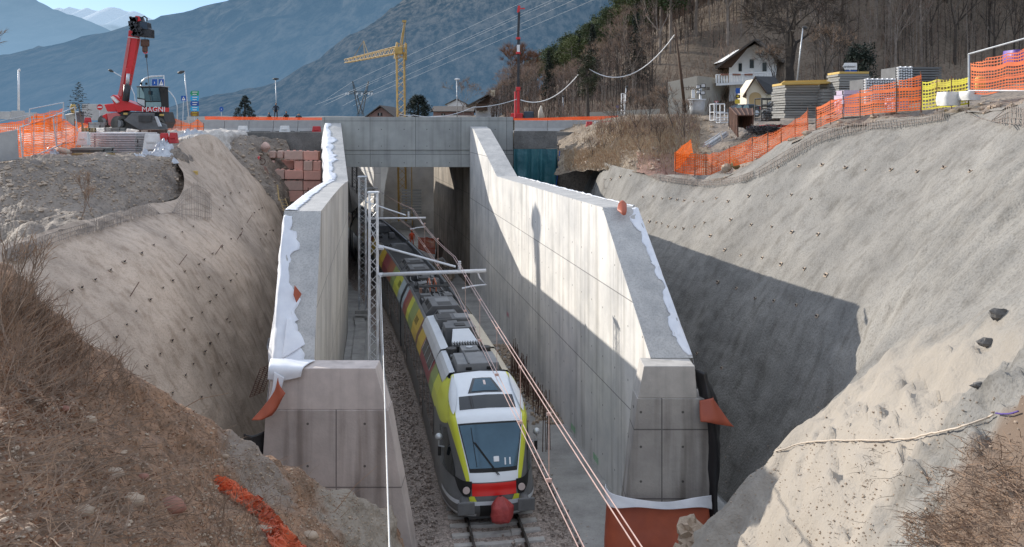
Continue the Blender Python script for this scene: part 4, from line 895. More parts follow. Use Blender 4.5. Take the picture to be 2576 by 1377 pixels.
# pantograph, folded, orange insulators
pg = thing('x', 'x', 'x'); bpy.data.objects.remove(pg)
pan = MB()
for s in (-1, 1):
    pan.tube([TF(17.0, s*.5, 3.62), TF(18.2, s*.2, 3.95), TF(19.1, s*.42, 3.75)], .03, 5)
pan.tube([TF(17.2, -.75, 3.98), TF(17.2, .75, 3.98)], .035, 6); pan.tube([TF(17.5, -.75, 3.98), TF(17.5, .75, 3.98)], .035, 6)
po = pan.build('pantograph', 'equip_dark', tr)
for l, d in ((-.55,16.7),(.55,16.7),(-.5,19.0),(.5,19.0)):
    q = MB()
    for k in range(4): q.tube([TF(d, l, 3.34+k*.07), TF(d, l, 3.39+k*.07)], [.09, .05], 8)
    q.build('insulator', 'insulator', po)
q = MB()
for l in (-.15, .15): q.tube([TF(17.9, l, 3.6), TF(18.0, l, 4.0), TF(18.5, l*.9, 4.15), TF(19.0, l, 3.95), TF(19.1, l, 3.5)], .04, 6)
q.build('pantograph_loop', 'train_rust', po)
random.seed(21)
def clutter(d0, d1, n):
    for i in range(n):
        d = random.uniform(d0, d1); l = random.uniform(-.62, .62); eq('roof_box', d, l, 3.31, random.uniform(.25,.8), random.uniform(.2,.55), random.uniform(.12,.42), random.choice(['equip_grey','equip_dark','equip_light','equip_grey']), .92)
    for i in range(n//3):
        l = random.uniform(-.7, .7); mb = MB(); mb.tube([TF(d0+(d1-d0)*q/5, l+random.uniform(-.06,.06), 3.5+random.uniform(0,.1)) for q in range(6)], .025, 5); mb.build('roof_pipe', 'equip_light', tr)
clutter(16.2, 19.5, 22); clutter(20.4, 23.0, 18); clutter(5.2,6.6,6); clutter(9.4,10.4,5)
octobox(23.4, 25.2, .5, .85); octobox(25.6, 27.2, .55, .8); clutter(28, 30, 2); octobox(33.2, 34.6, .45, .8); clutter(40, 42, 3); octobox(44, 46.5, .5, .8); clutter(47,52,6); octobox(55.5, 58, .45, .85); octobox(60,63,.5,.85); clutter(64, 70, 12)
loft('end_cap', [(-1.40,.33),(-1.44,2.62),(-1.0,3.62),(1.0,3.62),(1.44,2.62),(1.40,.33)], 74.5, 75.2, 'train_silver', n=1)
# red bag tied over the coupler: hangs on the train
c = TF(-.33, .12, .82); rows = []
for i in range(17):
    t = i/16; row = []; rr = .05+.25*min(1, t*2.6)**.8*(1 if t < .86 else max(.25, 1-(t-.86)*5))
    for j in range(28):
        a = 2*math.pi*j/28; q = max(abs(math.cos(a)), abs(math.sin(a)))**-.45; k = q*(1+.20*noise.noise(Vector((math.cos(a)*2.2, math.sin(a)*2.2, t*1.2)))+.07*math.sin(a*7+t*2)*(1-t*.5))
        row.append(c+Vector((rr*k*math.cos(a)+.05*math.sin(t*3), rr*k*math.sin(a)*.75-.08*t, .38-t*.74+.03*noise.noise(Vector((a, t*6, 1))))))
    rows.append(row)
mb = MB(); mb.grid(rows, closed=True); bag = mb.build('coupler_bag', 'bag_red', smooth=True); tag(bag, 'crumpled red bag tied over the front coupler of the train', 'bag')

# ------------------------------------------------------------------ overhead line
def lattice(mb, p0, p1, w0, w1, n, rc=.022, rl=.012, flat=False):
    p0, p1 = Vector(p0), Vector(p1); C = []
    for i in range(n+1):
        t = i/n; c = p0.lerp(p1, t); h = (w0+(w1-w0)*t)/2; C.append([c+Vector((sx*h, sy*h, 0)) for sx, sy in ((-1,-1),(1,-1),(1,1),(-1,1))])
    for q in range(4): mb.tube([C[0][q], C[-1][q]], rc, 4)
    for i in range(n):
        for q in range(4):
            a, b = (q, (q+1) % 4) if i % 2 else ((q+1) % 4, q); mb.tube([C[i][a], C[i+1][b]], rl, 3, cap=False)
masts = [((-5.45, 33.6, 0), (-5.45, 33.6, 9.25), .36, .30, 'near lattice catenary mast with two long arms over the train'),
         ((-9.15, 52.3, .4), (-9.15, 52.3, 8.7), .42, .40, 'middle lattice catenary mast standing left of the train'),
         ((-14.0, 76, 0), (-14.0, 76, 8.9), .42, .40, 'furthest lattice catenary mast, coloured dark as a silhouette, under the bridge')]
arms = []
for i, (a, b, w0, w1, lab) in enumerate(masts):
    t = thing('catenary_mast', lab, 'catenary mast', a); mb = MB(); lattice(mb, a, b, w0, w1, 26, .03, .015); m = mb.build('mast', ['galv_pale','galv','steel_dark'][i], t)  # last mast takes dark steel to imitate its silhouette under the bridge
    mb = MB(); mb.box((a[0], a[1], a[2]+.1), (.8,.8,.2)); mb.build('base', 'concrete_slab', t, bevel=.02)
    mb = MB(); mb.box((b[0], b[1], b[2]+.03), (w1+.12, w1+.12, .06)); mb.build('head_plate', 'galv_pale', t)
    xe = tx(a[1])+(1.05 if i == 0 else .9); z = 6.15; q = MB(); q.tube([(a[0]+.15, a[1], z-.12 if i == 0 else z), (xe+.0, a[1], z+.05)], .075 if i == 0 else .06, 8); am = q.build('arm', 'galv_pale', t, smooth=True)
    q = MB(); q.tube([(a[0]+.15, a[1], z+1.05), (xe-1.2, a[1], z+.2)], .045, 6); q.build('strut', 'galv_pale', t)
    q = MB()
    for k in range(5): q.tube([(xe-1.05, a[1], z+.10+k*.07), (xe-1.05, a[1], z+.14+k*.07)], .065, 8)
    q.build('insulator', 'galv_pale', am)
    q = MB(); q.tube([(xe-.35, a[1], z), (xe-.25, a[1], z-.25), (xe+.0, a[1], z-.5), (xe-.5, a[1], z-.55), (xe-.95, a[1], z-.65)], .035, 6); q.build('steady_arm', 'galv_pale', am)
    if i == 0:
        q = MB(); q.tube([(a[0]+.2, a[1], z+.95), (a[0]+.4, a[1], z+.95)], .09, 8); q.tube([(a[0]+.2, a[1], z-.12), (a[0]+.36, a[1], z-.12)], .09, 8); q.build('insulator', 'galv_pale', t)
        q = MB(); q.tube([(a[0]+.24, a[1]-.1, z-.1), (a[0]+.34, a[1]-.1, 3.0), (a[0]+.3, a[1]-.1, .4)], .03, 6); q.build('earth_cable', 'galv_pale', t)
nodes_y = [4.0, 33.6, 52.3, 76, 110]
def cx_(y): return tx(y)+(-.0 if y > 33 else 0)+ {True: .0}[True]
def wire_x(y):
    pts = [(-20, 6.45), (13.1, 1.06), (33.6, -2.28), (52.3, tx(52.3)+.1), (76, tx(76)+.1), (112, tx(112))]
    for (a, xa), (b, xb) in zip(pts, pts[1:]):
        if a <= y <= b: return xa+(xb-xa)*(y-a)/(b-a)
    return pts[-1][1]
seg = [4, 13.1, 33.6, 52.3, 76, 100]
for dx_, lab in ((-.045, 'left one of the paired contact wires above the train'), (.045, 'right one of the paired contact wires above the train')):
    mb = MB(); mb.tube([(wire_x(y)+dx_, y, 5.5) for y in (5, 13.1, 33.6, 52.3, 76, 100)], .010, 5); tag(mb.build('contact_wire', 'copper_wire'), lab, 'overhead wire')
for dx_, lab in ((-.035, 'left one of the paired messenger wires carrying the droppers'), (.045, 'right one of the paired messenger wires carrying the droppers')):
    pts = []
    for a, b in ((5, 33.6), (33.6, 52.3), (52.3, 76), (76, 100)):
        for i in range(8):
            t = i/8; y = a+(b-a)*t; pts.append((wire_x(y)+dx_, y, 6.75-.0*t-1.0*(0 if a < 30 else 1)*4*.22*t*(1-t) if a > 30 else 7.0-.25*t-.1*math.sin(math.pi*t)))
    mb = MB(); mb.tube(pts, .010, 5); tag(mb.build('messenger_wire', 'copper_wire'), lab, 'overhead wire')
for k, y in enumerate((15.5, 18.5, 22.0, 25.5, 29.5, 39, 45)):
    mb = MB(); mb.tube([(wire_x(y), y, 5.5), (wire_x(y), y, 6.7)], .006, 4); mb.box((wire_x(y), y, 5.52), (.1,.04,.06)); mb.box((wire_x(y), y, 6.72), (.08,.04,.05)); o = mb.build('dropper', 'copper_wire')
    tag(o, 'thin vertical dropper joining messenger and contact wires', 'dropper', 'droppers of the overhead line')
mb = MB(); mb.tube([(-5.15, 33.5, 6.0), (-3.4, 22.6, 5.75), (-1.72, 12, 6.0), (-1.0, 7, 6.1)], .013, 5); tag(mb.build('return_wire', 'rope_white'), 'white cable running towards the viewer over the left end block', 'cable')
mb = MB(); mb.tube([(-5.3, 33.7, 7.2), (-7.2, 43, 6.9), (-9.1, 52.2, 7.2), (-11.5, 64, 6.9), (-13.9, 76, 7.2)], .018, 4); tag(mb.build('return_wire', 'galv'), 'thin cable strung between the catenary masts', 'cable')
# ------------------------------------------------------------------ blocks, barriers and site things, left
random.seed(17)
bl = [(378,445,608,555),(612,450,800,560),(500,565,610,685),(615,570,727,690),(732,575,830,690),(270,560,495,670),(260,675,380,795),(385,685,612,795),(617,690,830,805),(380,810,608,935),(612,810,830,935),(385,938,612,1070),(616,938,760,1070),(180,445,268,540),(75,460,178,525),(283,440,365,540),(165,560,262,650),(270,810,370,900),(285,905,370,1000)]
names = ['long pink concrete block at the top of the stacked block wall, left one','pale pink concrete block at the top of the wall beside the white sheet','square pink block in the second row right of the dark recessed block','square pink block in the middle of the second row','pink block in the second row half hidden by the white sheet','dark recessed block in the second row of the pink block wall','brownish square block at the left end of the third row','long pink block with a rust stain in the third row','long plain pink block in the third row beside the white sheet','long pink block with studs on top in the fourth row','pink block with studs in the fourth row beside the ladder','lowest long pink block at the foot of the block wall','lowest pink block behind the red rack','rough pale stone block nearest the long top block but one','small flat stone block at the upper left of the block wall','rough pale stone block next to the long top block','pale stone block half buried left of the dark recessed block','small weathered stone block low at the left edge of the block wall','lowest weathered stone block at the left edge of the block wall']
for k, (x0, y0, x1, y1) in enumerate(bl):
    u0, u1 = 637.3+.20464*x0, 637.3+.20464*x1; v0, v1 = 288.5+.20464*y0, 288.5+.20464*y1; Y = 65+(1.0 if k == 5 else 0)+random.uniform(-.08,.08)+(.3 if v0 < 405 else 0)
    a, b = W(u0+.5, v1, Y), W(u1-.5, v0+.7, Y); mb = MB(); w_, h_ = b.x-a.x, b.z-a.z
    if k < 13:
        mb.box(((a.x+b.x)/2, Y+.4, (a.z+b.z)/2), (w_, .8, h_)); 
        o = thing('concrete_block', names[k], 'concrete block', ((a.x+b.x)/2, Y, a.z), 'stacked blocks of the pink retaining wall'); mb.build('block', 'pink_block' if k % 3 else 'pink_block_pale', o, bevel=.03)
        q = MB(); n = max(2, int(w_/.4))
        for i in range(n): q.box((a.x+w_*(i+.5)/n, Y+.3, b.z+.03), (.2,.2,.07), taper=.8)
        q.build('studs', 'pink_block', o)
    else:
        mb.box(((a.x+b.x)/2, Y+.35, (a.z+b.z)/2), (w_, .7, h_), taper=.85); o = mb.build('stone_block', 'pink_block_pale', bevel=.09); tag(o, names[k], 'stone block', 'stacked blocks of the pink retaining wall')
mb = MB(); p = W(668,370,64.5); mb.ball(p, .36, 12, 8, jit=.35); tag(mb.build('boulder', 'pink_block_pale', smooth=True), 'round pale boulder resting on top of the pink block wall', 'boulder')
cloth('clay_face', None, '', [[W(598,420,59.5),W(640,417,61.5),W(668,419,63)],[W(615,450,59.5),W(655,450,61.3),W(684,455,62.8)],[W(640,487,59.5),W(672,492,61),W(698,500,62.6)]], 'soil_red', 16, 14, .06); structure(bpy.data.objects['clay_face']); bpy.data.objects['clay_face'].name = 'earth_face'
t = thing('wheelbarrow', 'red wheelbarrow lying tipped over above the pink block wall', 'wheelbarrow', W(640,396,62.5)); mb = MB(); a, b = W(630,387,62.4), W(655,402,62.4)
mb.grid([[a.lerp(b, i/6)+Vector((0, -.3*math.cos(j*math.pi/6), .26*math.sin(j*math.pi/6)*(1-.25*i/6))) for j in range(7)] for i in range(7)]); mb.build('tray', 'red_plastic', t, smooth=True)
mb = MB(); c = W(660,407,62.3); mb.tube([c+Vector((.22*math.cos(q), 0, .22*math.sin(q))) for q in [i*.7 for i in range(10)]], .03, 5); mb.build('wheel', 'rust', t)
mb = MB(); mb.tube([a, b, c], .02, 4); mb.build('handle', 'rust', t)
def barrier(name, label, x0, x1, y, z0, h, mat, group=None, bolts=True):
    t = thing(name, label, 'barrier', ((x0+x1)/2, y, z0), group); mb = MB(); w_ = x1-x0-.03; xm = (x0+x1)/2
    sec = [(-.3,0),(-.3,.08),(-.17,.3),(-.09,h),(.09,h),(.17,.3),(.3,.08),(.3,0)]
    mb.prism([(xm-w_/2, y+a, z0+b) for a, b in sec], (w_, 0, 0)); mb.build('body', mat, t, bevel=.015)
    mb = MB(); mb.box((xm, y-.29, z0+.02), (w_*.8, .06, .05)); mb.build('base_gap', 'equip_black', t)
    return t
L0 = WX(320,70); n = 8; Lw = (WX(812,70)-L0)/n
for i in range(n):
    where = ['behind the red telehandler cab','behind the red telehandler front frame','behind the bent street lamp','above the crumpled orange net','left of the left white plastic block','behind the left white plastic block','between the two white plastic blocks','directly left of the bridge parapet'][i]
    barrier('road_barrier', 'grey concrete road barrier '+where, L0+i*Lw, L0+(i+1)*Lw, 70, 11.28, .96, 'concrete_barrier', 'concrete barriers along the road left of the bridge')
R0 = WX(1294,70); Rw = (WX(1545,70)-R0)/3
for i in range(3):
    barrier('road_barrier', 'grey concrete road barrier '+['directly right of the bridge parapet','in the middle of the row right of the bridge','behind the red and white plastic barriers'][i], R0+i*Rw, R0+(i+1)*Rw, 70, 11.28, .94, 'concrete_barrier', 'concrete barriers along the road right of the bridge')
def plastic(label, u0, u1, v0, v1, Y, mat, grp=None, tilt=0):
    a, b = W(u0, v1, Y), W(u1, v0, Y); h = b.z-a.z; w_ = b.x-a.x; c = Vector(((a.x+b.x)/2, Y, a.z)); t = thing('plastic_barrier', label, 'plastic barrier', c, grp); mb = MB()
    mb.hexa([(c.x-w_/2,Y-.22,a.z),(c.x+w_/2,Y-.22,a.z),(c.x+w_/2,Y+.22,a.z),(c.x-w_/2,Y+.22,a.z),(c.x-w_*.40,Y-.1,b.z),(c.x+w_*.40,Y-.1,b.z),(c.x+w_*.40,Y+.1,b.z),(c.x-w_*.40,Y+.1,b.z)]); mb.build('body', mat, t, bevel=.03)
    mb = MB(); mb.box((c.x, Y-.20, a.z+h*.5), (w_*.5, .05, h*.12)); mb.build('recess', mat, t, bevel=.01)
plastic('white plastic barrier block in front of the concrete barriers, further left', 598, 625, 317, 335, 69, 'white_plastic')
plastic('white plastic barrier block in front of the concrete barriers, nearer the bridge', 703, 730, 317, 335, 69, 'white_plastic')
plastic('red plastic barrier block beside the top of the white sheet', 785, 808, 318, 338, 69, 'red_plastic')
for k, (u0, u1, v0, v1, m_, lab) in enumerate([(1473,1492,306,326,'red_plastic','leftmost red plastic barrier in the row right of the bridge'),(1493,1510,306,326,'white_plastic','white plastic barrier between the red ones right of the bridge'),(1511,1527,305,324,'red_plastic','second red plastic barrier in the row above the dry bank'),(1528,1543,304,322,'red_plastic','third red plastic barrier in the row above the dry bank'),(1544,1562,302,318,'white_plastic','white plastic barrier at the right end of the red ones'),(1572,1591,298,316,'white_plastic','white plastic barrier standing apart above the dry bank')]):
    plastic(lab, u0, u1, v0, v1, 66-k*.2, m_)
plastic('large white plastic barrier beside the stack of metal panels', 362, 404, 337, 377, 47, 'white_plastic')
plastic('red plastic barrier next to the large white one, left half', 403, 424, 335, 360, 47.5, 'red_plastic')
plastic('red plastic barrier leaning by the silver tarpaulin', 426, 447, 334, 361, 47.6, 'red_plastic')
plastic('pale plastic barrier left of the stack of metal panels', 196, 225, 332, 366, 46, 'white_plastic')
plastic('white plastic barrier by the dark skip', 331*.8, 331*.8+24, 297, 312, 66, 'white_plastic')
# nets
def net(name, label, pts, mat, posts=True, sag=.04, group=None, post_mat='rust', k=3):
    # pts: (u, v_base, v_top, Y)
    t = thing(name, label, 'safety net', W(pts[0][0], pts[0][1], pts[0][3]), group)
    B = [W(u, vb, Y) for u, vb, vt, Y in pts]; T = [W(u, vt, Y) for u, vb, vt, Y in pts]; rows = []; uvs = []; acc = 0; n = 8
    cols_b = []; 
    for i in range(len(pts)-1):
        for q in range(k if i < len(pts)-2 else k+1): cols_b.append((i+q/k))
    prev = None; U = []
    for c in cols_b:
        i = min(int(c), len(pts)-2); p = B[i].lerp(B[i+1], c-i)
        if prev is not None: acc += (p-prev).length
        prev = p; U.append(acc)
    for r_ in range(n+1):
        row = []; uvr = []
        for ci, c in enumerate(cols_b):
            i = min(int(c), len(pts)-2); f = c-i; b = B[i].lerp(B[i+1], f); tp = T[i].lerp(T[i+1], f)
            p = b.lerp(tp, r_/n); sg = math.sin(math.pi*f)*sag; p = p+Vector((0, .10*noise.noise(p*1.3), -sg*(tp-b).length*r_/n+.03*noise.noise(p*2.1)))
            row.append(p); uvr.append((U[ci], (tp-b).length*r_/n+.05*noise.noise(p*.8)))
        rows.append(row); uvs.append(uvr)
    mb = MB(); mb.grid(rows, uvs=uvs); mb.build('net', mat, t, smooth=True)
    if posts:
        for b, tp in zip(B, T): mb = MB(); mb.tube([b-Vector((0,-.03,.1)), tp+(tp-b)*.08+Vector((0,.03,0))], .022, 5); mb.build('post', post_mat, t)
    return t
net('orange_net', 'thin orange net line behind the barriers left of the bridge', [(515,302,293,74),(600,302,294,74),(690,303,295,74),(811,304,296,74)], 'net_dense', False)
net('orange_net', 'thin orange net line along the road right of the bridge', [(1293,303,298,74),(1380,303,296,74),(1460,302,294,74),(1555,302,291,74)], 'net_dense', False)
net('orange_net', 'crumpled orange net heaped right of the red telehandler', [(414,326,297,62),(432,330,295,61.5),(455,331,303,61),(478,333,312,61),(497,334,300,61),(512,334,311,61)], 'net_orange_open', True)
net('orange_net', 'orange net with the tilted fence panels at far left', [(40,404,330,39),(57,404,318,39),(84,400,300,40),(110,398,296,41),(142,392,290,43),(165,386,300,45),(190,378,318,47),(204,370,345,48)], 'net_orange', True, post_mat='galv')
net('orange_net', 'orange net band rising behind the tilted fence panels', [(60,333,300,50),(90,331,286,50),(125,329,280,50),(160,327,272,50)], 'net_orange_open', True, post_mat='galv')
net('orange_net', 'low orange net at the left edge behind the concrete block', [(-30,335,315,46),(0,334,312,46),(30,331,306,46),(62,333,301,46)], 'net_orange', False)
net('orange_net', 'small orange net draped between posts beside the young fir', [(187,362,304,52),(205,352,308,53),(222,336,312,54)], 'net_orange_open', True)
def frame_panel(label, A, B, C, D):    # corner points bottom-left, bottom-right, top-right, top-left
    t = thing('fence_panel', label, 'fence panel', A)
    for a, b, nm in ((A, D, 'upright'), (B, C, 'upright'), (D, C, 'rail'), (A, B, 'rail')): mb = MB(); mb.tube([a, b], .03, 6); mb.build(nm, 'galv', t)
frame_panel('front tilted metal fence frame at the far left', W(57,405,38.6), W(142,369,42.5), W(133,293,42.5), W(50,321,38.6))
frame_panel('rear tilted metal fence frame at the far left', W(84,390,44), W(155,345,49), W(160,258,49), W(74,275,44))
frame_panel('metal fence frame leaning away behind the orange net', W(142,369,42.6), W(196,340,50), W(188,270,50), W(134,293,42.6))
frame_panel('low metal fence frame at the left margin', W(-30,330,50), W(74,322,50), W(72,290,50), W(-30,312,50))
t = thing('concrete_slab_block', 'pale concrete block standing at the left edge of the picture', 'concrete block', W(20,412,36.5)); mb = MB(); mb.hexa([W(-60,415,36),W(48,402,37.5),W(48,402,38.1),W(-60,415,36.6),W(-60,345,36),W(44,326,37.5),W(44,326,38.1),W(-60,345,36.6)]); mb.build('block', 'concrete_barrier', t, bevel=.03)
# panel stacks
def stack(name, label, u0, u1, v0, v1, Y, dep, n, mat, gap=.25, rz=0, jit=.03, cat='stack', group=None, topmat=None, part='panel'):
    a, b = W(u0, v1, Y), W(u1, v0, Y); w_, h_ = b.x-a.x, b.z-a.z; t = thing(name, label, cat, ((a.x+b.x)/2, Y+dep/2, a.z), group)
    for i in range(n):
        th = h_/n; mb = MB(); mb.box(((a.x+b.x)/2+random.uniform(-jit,jit), Y+dep/2+random.uniform(-jit,jit), a.z+th*(i+.5)), (w_*(1-random.uniform(0,.02)), dep, th*(1-gap)), rz=rz+random.uniform(-.01,.01)*jit*20); mb.build(part, topmat if topmat and i >= n-1-(n//8) else mat, t)
    for s in (.04, .5, .96):
        for q in (.1, .9):
            mb = MB(); mb.box((a.x+w_*s, Y+dep*q, a.z+h_*.49), (.07, .07, h_*.97)); mb.build('spacer', 'steel_dark', t)
    return t
stack('metal_panel_stack', 'big stack of ribbed galvanised panels in front of the red telehandler', 228, 345, 334, 392, 47.5, 2.6, 13, 'galv', .3, topmat='galv_pale', rz=-.05)
stack('metal_panel_stack', 'smaller low stack of rusty panels behind the big galvanised stack', 348, 395, 326, 352, 51, 1.6, 6, 'rust', .3)
stack('plank_pile', 'untidy pile of grey planks beside the carpet rolls', 178, 262, 372, 388, 44.5, 1.2, 5, 'timber_grey', .15, jit=.12, part='plank')
stack('board_slab', 'long pale board lying on the earth before the galvanised stack', 181, 272, 386, 397, 43.5, .8, 2, 'timber', .1, part='board')
for k, (u, v) in enumerate(((137,373),(139,386))):
    mb = MB(); a, b = W(u, v, 43), W(u+34, v+9, 42.3); mb.tube([a, b], .13, 12); t = thing('carpet_roll', ['upper','lower'][k]+' of two dusty brown matting rolls by the orange net', 'roll', a); mb.build('roll', 'strap', t, smooth=True); mb = MB(); mb.tube([a-(b-a).normalized()*.01, a-(b-a).normalized()*.012], .07, 10); mb.build('core', 'rust', t)
def tarp(label, pts, Y, mat='tarp_silver', h=.35, seed=0, dep=1.2):
    (u0, v0), (u1, v1) = pts; a, b = W(u0, v1, Y), W(u1, v1, Y); hh = (v1-v0)*Y/F; rows = []
    for i in range(26):
        row = []
        for j in range(22):
            s, q = i/25, j/21; p = a.lerp(b, s)+Vector((.18*noise.noise(Vector((s*5, q*5, seed))), (q-.2)*dep, 0)); e = (math.sin(math.pi*s)**.5)*(math.sin(math.pi*min(1,q*.9+.05))**.6)
            row.append(p+Vector((0, 0, hh*e*(.6+.9*abs(noise.fractal(Vector((s*3, q*3, seed)), .8, 2, 4))))))
        rows.append(row)
    mb = MB(); mb.grid(rows); tag(mb.build('tarpaulin', mat, smooth=True), label, 'tarpaulin')
tarp('crumpled silver tarpaulin on the crest of the left slope', ((432,332),(530,358)), 54.5, seed=1)
tarp('larger wrinkled silver tarpaulin lying below the plastic barriers', ((345,375),(440,412)), 45.2, seed=7, dep=1.0)
tarp('small silver tarpaulin draped on a grey block by the white barrier', ((386,350),(428,385)), 46.2, seed=12, dep=.8)
# pipes by the mesh
for k, (a, b, m_) in enumerate(((W(455,438,46.5),W(484,434,46.6),'crane_black'),(W(452,450,46.2),W(484,446,46.3),'equip_dark'),(W(440,462,45.8),W(478,458,45.9),'timber'))):
    mb = MB(); mb.tube([a, b], .10, 10); tag(mb.build('pipe', m_, smooth=True), ['uppermost black pipe lying at the head of the mesh','middle dark pipe lying at the head of the mesh','lowest pale pipe at the head of the mesh'][k], 'pipe')
mb = MB(); p = W(487,443,46.5); mb.box(p, (.4,.3,.55)); tag(mb.build('machine_box', 'timber_yellow', bevel=.04), 'yellow box at the end of the pipes above the mesh', 'box')
def ladder(label, A, B, w_, n, mat):
    t = thing('ladder', label, 'ladder', A); s = Vector((w_, .05, 0))
    for q in (0, 1): mb = MB(); mb.tube([A+s*q, B+s*q], .03, 5); mb.build('rail', mat, t)
    for i in range(n): mb = MB(); p = A.lerp(B, (i+.5)/n); mb.tube([p, p+s], .02, 4); mb.build('rung', mat, t)
ladder('wooden ladder leaning on the slope beside the left wall', W(728,568,54), W(703,500,56.5), .36, 9, 'timber')
ladder('red metal rack on the lowest pink block', W(775,500,64), W(775,472,64), .8, 4, 'rust')
mb = MB(); mb.tube([W(702,505,57), W(698,466,58)], .05, 6); tag(mb.build('wooden_stake', 'timber'), 'slanting wooden stake above the ladder', 'stake')
# ---- rebar mesh strips and soil nails on the shotcrete
def mesh_strip(label, tree, pts, n, nl=3, r=.013, lift=.11, barh=.0):
    T = []
    for (u, vt, vb) in pts:
        a, na = cast(tree, u, vt); b, nb = cast(tree, u, vb)
        if a is None: a, na = b, nb
        if b is None: b, nb = a, na
        if a is None: continue
        T.append((a+na*lift, b+nb*lift))
    if len(T) < 2: return
    t = thing('rebar_mesh', label, 'reinforcing mesh', T[0][0]); mb = MB()
    for q in range(nl):
        f = q/(nl-1); mb.tube([a.lerp(b, f)+Vector((0,0,.02*math.sin(i*2.2))) for i, (a, b) in enumerate(T)], r, 3)
    for i in range(n):
        c = (i+.5)/n*(len(T)-1); k = min(int(c), len(T)-2); a = T[k][0].lerp(T[k+1][0], c-k); b = T[k][1].lerp(T[k+1][1], c-k); d = (b-a)
        mb.tube([a-d*random.uniform(0,.25)+Vector((0,0,0)), b+d*random.uniform(0,.25)+Vector((random.uniform(-.04,.04),0,0))], r, 3)
    mb.build('bars', 'rebar', t)
mesh_strip('long rebar mesh strip exposed along the crest of the left shotcrete', TL, [(2,640,662),(40,624,648),(74,612,640),(120,598,622),(187,577,598),(240,560,584),(280,548,574),(330,532,556),(370,514,540)], 95, 3, .012)
mesh_strip('square patch of rebar mesh below the yellow box', TL, [(372,520,548),(400,508,545),(430,496,540),(460,486,545),(490,470,548),(512,478,552),(528,500,552)], 34, 6, .009)
mesh_strip('mesh strip showing at the bottom left of the shotcrete slope', TL, [(28,645,665),(50,636,656),(80,622,648)], 26, 4)
mb = MB(); 
nl_ = [(1245,605),(1175,640),(1065,675),(990,725),(912,780),(800,835),(710,890),(610,950),(525,1000),(460,1022),(1415,495),(1440,470),(1490,685),(1430,735),(1370,780),(1315,818),(1280,850),(1190,895),(1110,955),(1050,1000),(965,1078),(875,1155),(815,1240),(745,1325),(1350,1090),(1300,1160),(1235,1195),(1185,1270),(1105,1340),(1345,935),(1390,1050),(1350,1360),(1640,515),(1670,495),(1690,485),(1600,375),(1545,385),(1487,390),(1450,412),(1550,660),(1740,630),(1760,630),(1715,655),(1835,760),(1680,685),(1460,1205),(1560,620),(1525,910),(1485,955),(1440,1005),(1275,1000),(1480,1220)]
nl_ = [(.3896*x, 335.4+.3896*y) for x, y in nl_]+[(.4156*x, 805+.4156*y) for x, y in [(1110,60),(1040,130),(965,210),(885,285),(1265,150),(1235,195),(1165,270),(1120,340),(1040,445),(1365,265),(1320,325),(1270,400),(1215,470),(1150,575),(1315,90),(700,110)]]
nr_ = [(1410,50),(1545,40),(1695,35),(535,240),(600,235),(660,250),(712,250),(755,258),(803,265),(865,270),(925,270),(1010,250),(1085,268),(1220,235),(1340,232),(1495,227),(1620,253),(530,388),(578,398),(622,405),(658,412),(698,430),(745,435),(798,445),(868,432),(932,405),(1103,388),(1235,420),(1367,432),(1497,467),(1667,482),(972,492),(1063,583),(1168,617),(1308,633),(1428,675),(1580,705),(1718,745),(1020,790),(1140,830),(1260,895),(1383,912),(1527,938),(1660,1010),(885,1250),(1045,1345),(330,125),(390,110),(455,100),(530,60)]
nr_ = [(1408.7+.3898*x, 402.5+.3898*y) for x, y in nr_]+[(1878+.3313*x, .3313*y) for x, y in [(240,1275),(400,1265),(575,1255),(750,1275),(905,1295),(1100,1293),(1295,1305),(1500,1278),(1700,1305)]]
def nail_proto(lab, grp, side):
    t = thing('soil_nail', lab, 'soil nail', (0,0,-50), grp); mb = MB(); mb.box((0,0,.03), (.20,.20,.015), ry=0); mb.build('plate', 'stone', t, local=True)
    mb = MB(); mb.tube([(0,0,-.02),(.02,0,.14)], .02, 5); mb.build('rod', 'rust', t, local=True)
    mb = MB(); mb.tube([(0,0,.04),(0,0,.08)], .045, 6); mb.build('nut', 'steel_dark', t, local=True); return t
for tree, lst, lab, grp in ((TL, nl_, 'small plate and rod of a soil nail in the shaded left shotcrete slope', 'soil nails in the left slope'), (TR, nr_, 'small plate and rod of a soil nail in the right shotcrete slope', 'soil nails in the right slope')):
    pr = None
    for (u, v) in lst:
        p, n = cast(tree, u, v)
        if p is None or p.y > 62: continue
        if pr is None: pr = nail_proto(lab, grp, 0); o = pr; o.location = p
        else: o = dup(pr, p)
        q = (n+Vector((random.uniform(-.2,.2), random.uniform(-.2,.2), random.uniform(-.15,.25)))).to_track_quat('Z', 'Y'); o.rotation_euler = q.to_euler(); k_ = random.uniform(.5, .8); o.scale = (k_, k_, k_)
# dark spray-crete spike rods on left slope
for k, (u0, v0, u1, v1) in enumerate(((548,625,540,642),(457,652,449,668),(338,725,325,748),(625,550,620,562),(600,590,595,604))):
    a, n = cast(TL, u0, v0); b, n2 = cast(TL, u1, v1)
    if a and b: mb = MB(); mb.tube([a+n*.25, b+n2*.05], .018, 4); tag(mb.build('steel_rod', 'rust'), 'bent steel rod sticking out of the left shotcrete', 'rod', 'steel rods in the left slope')
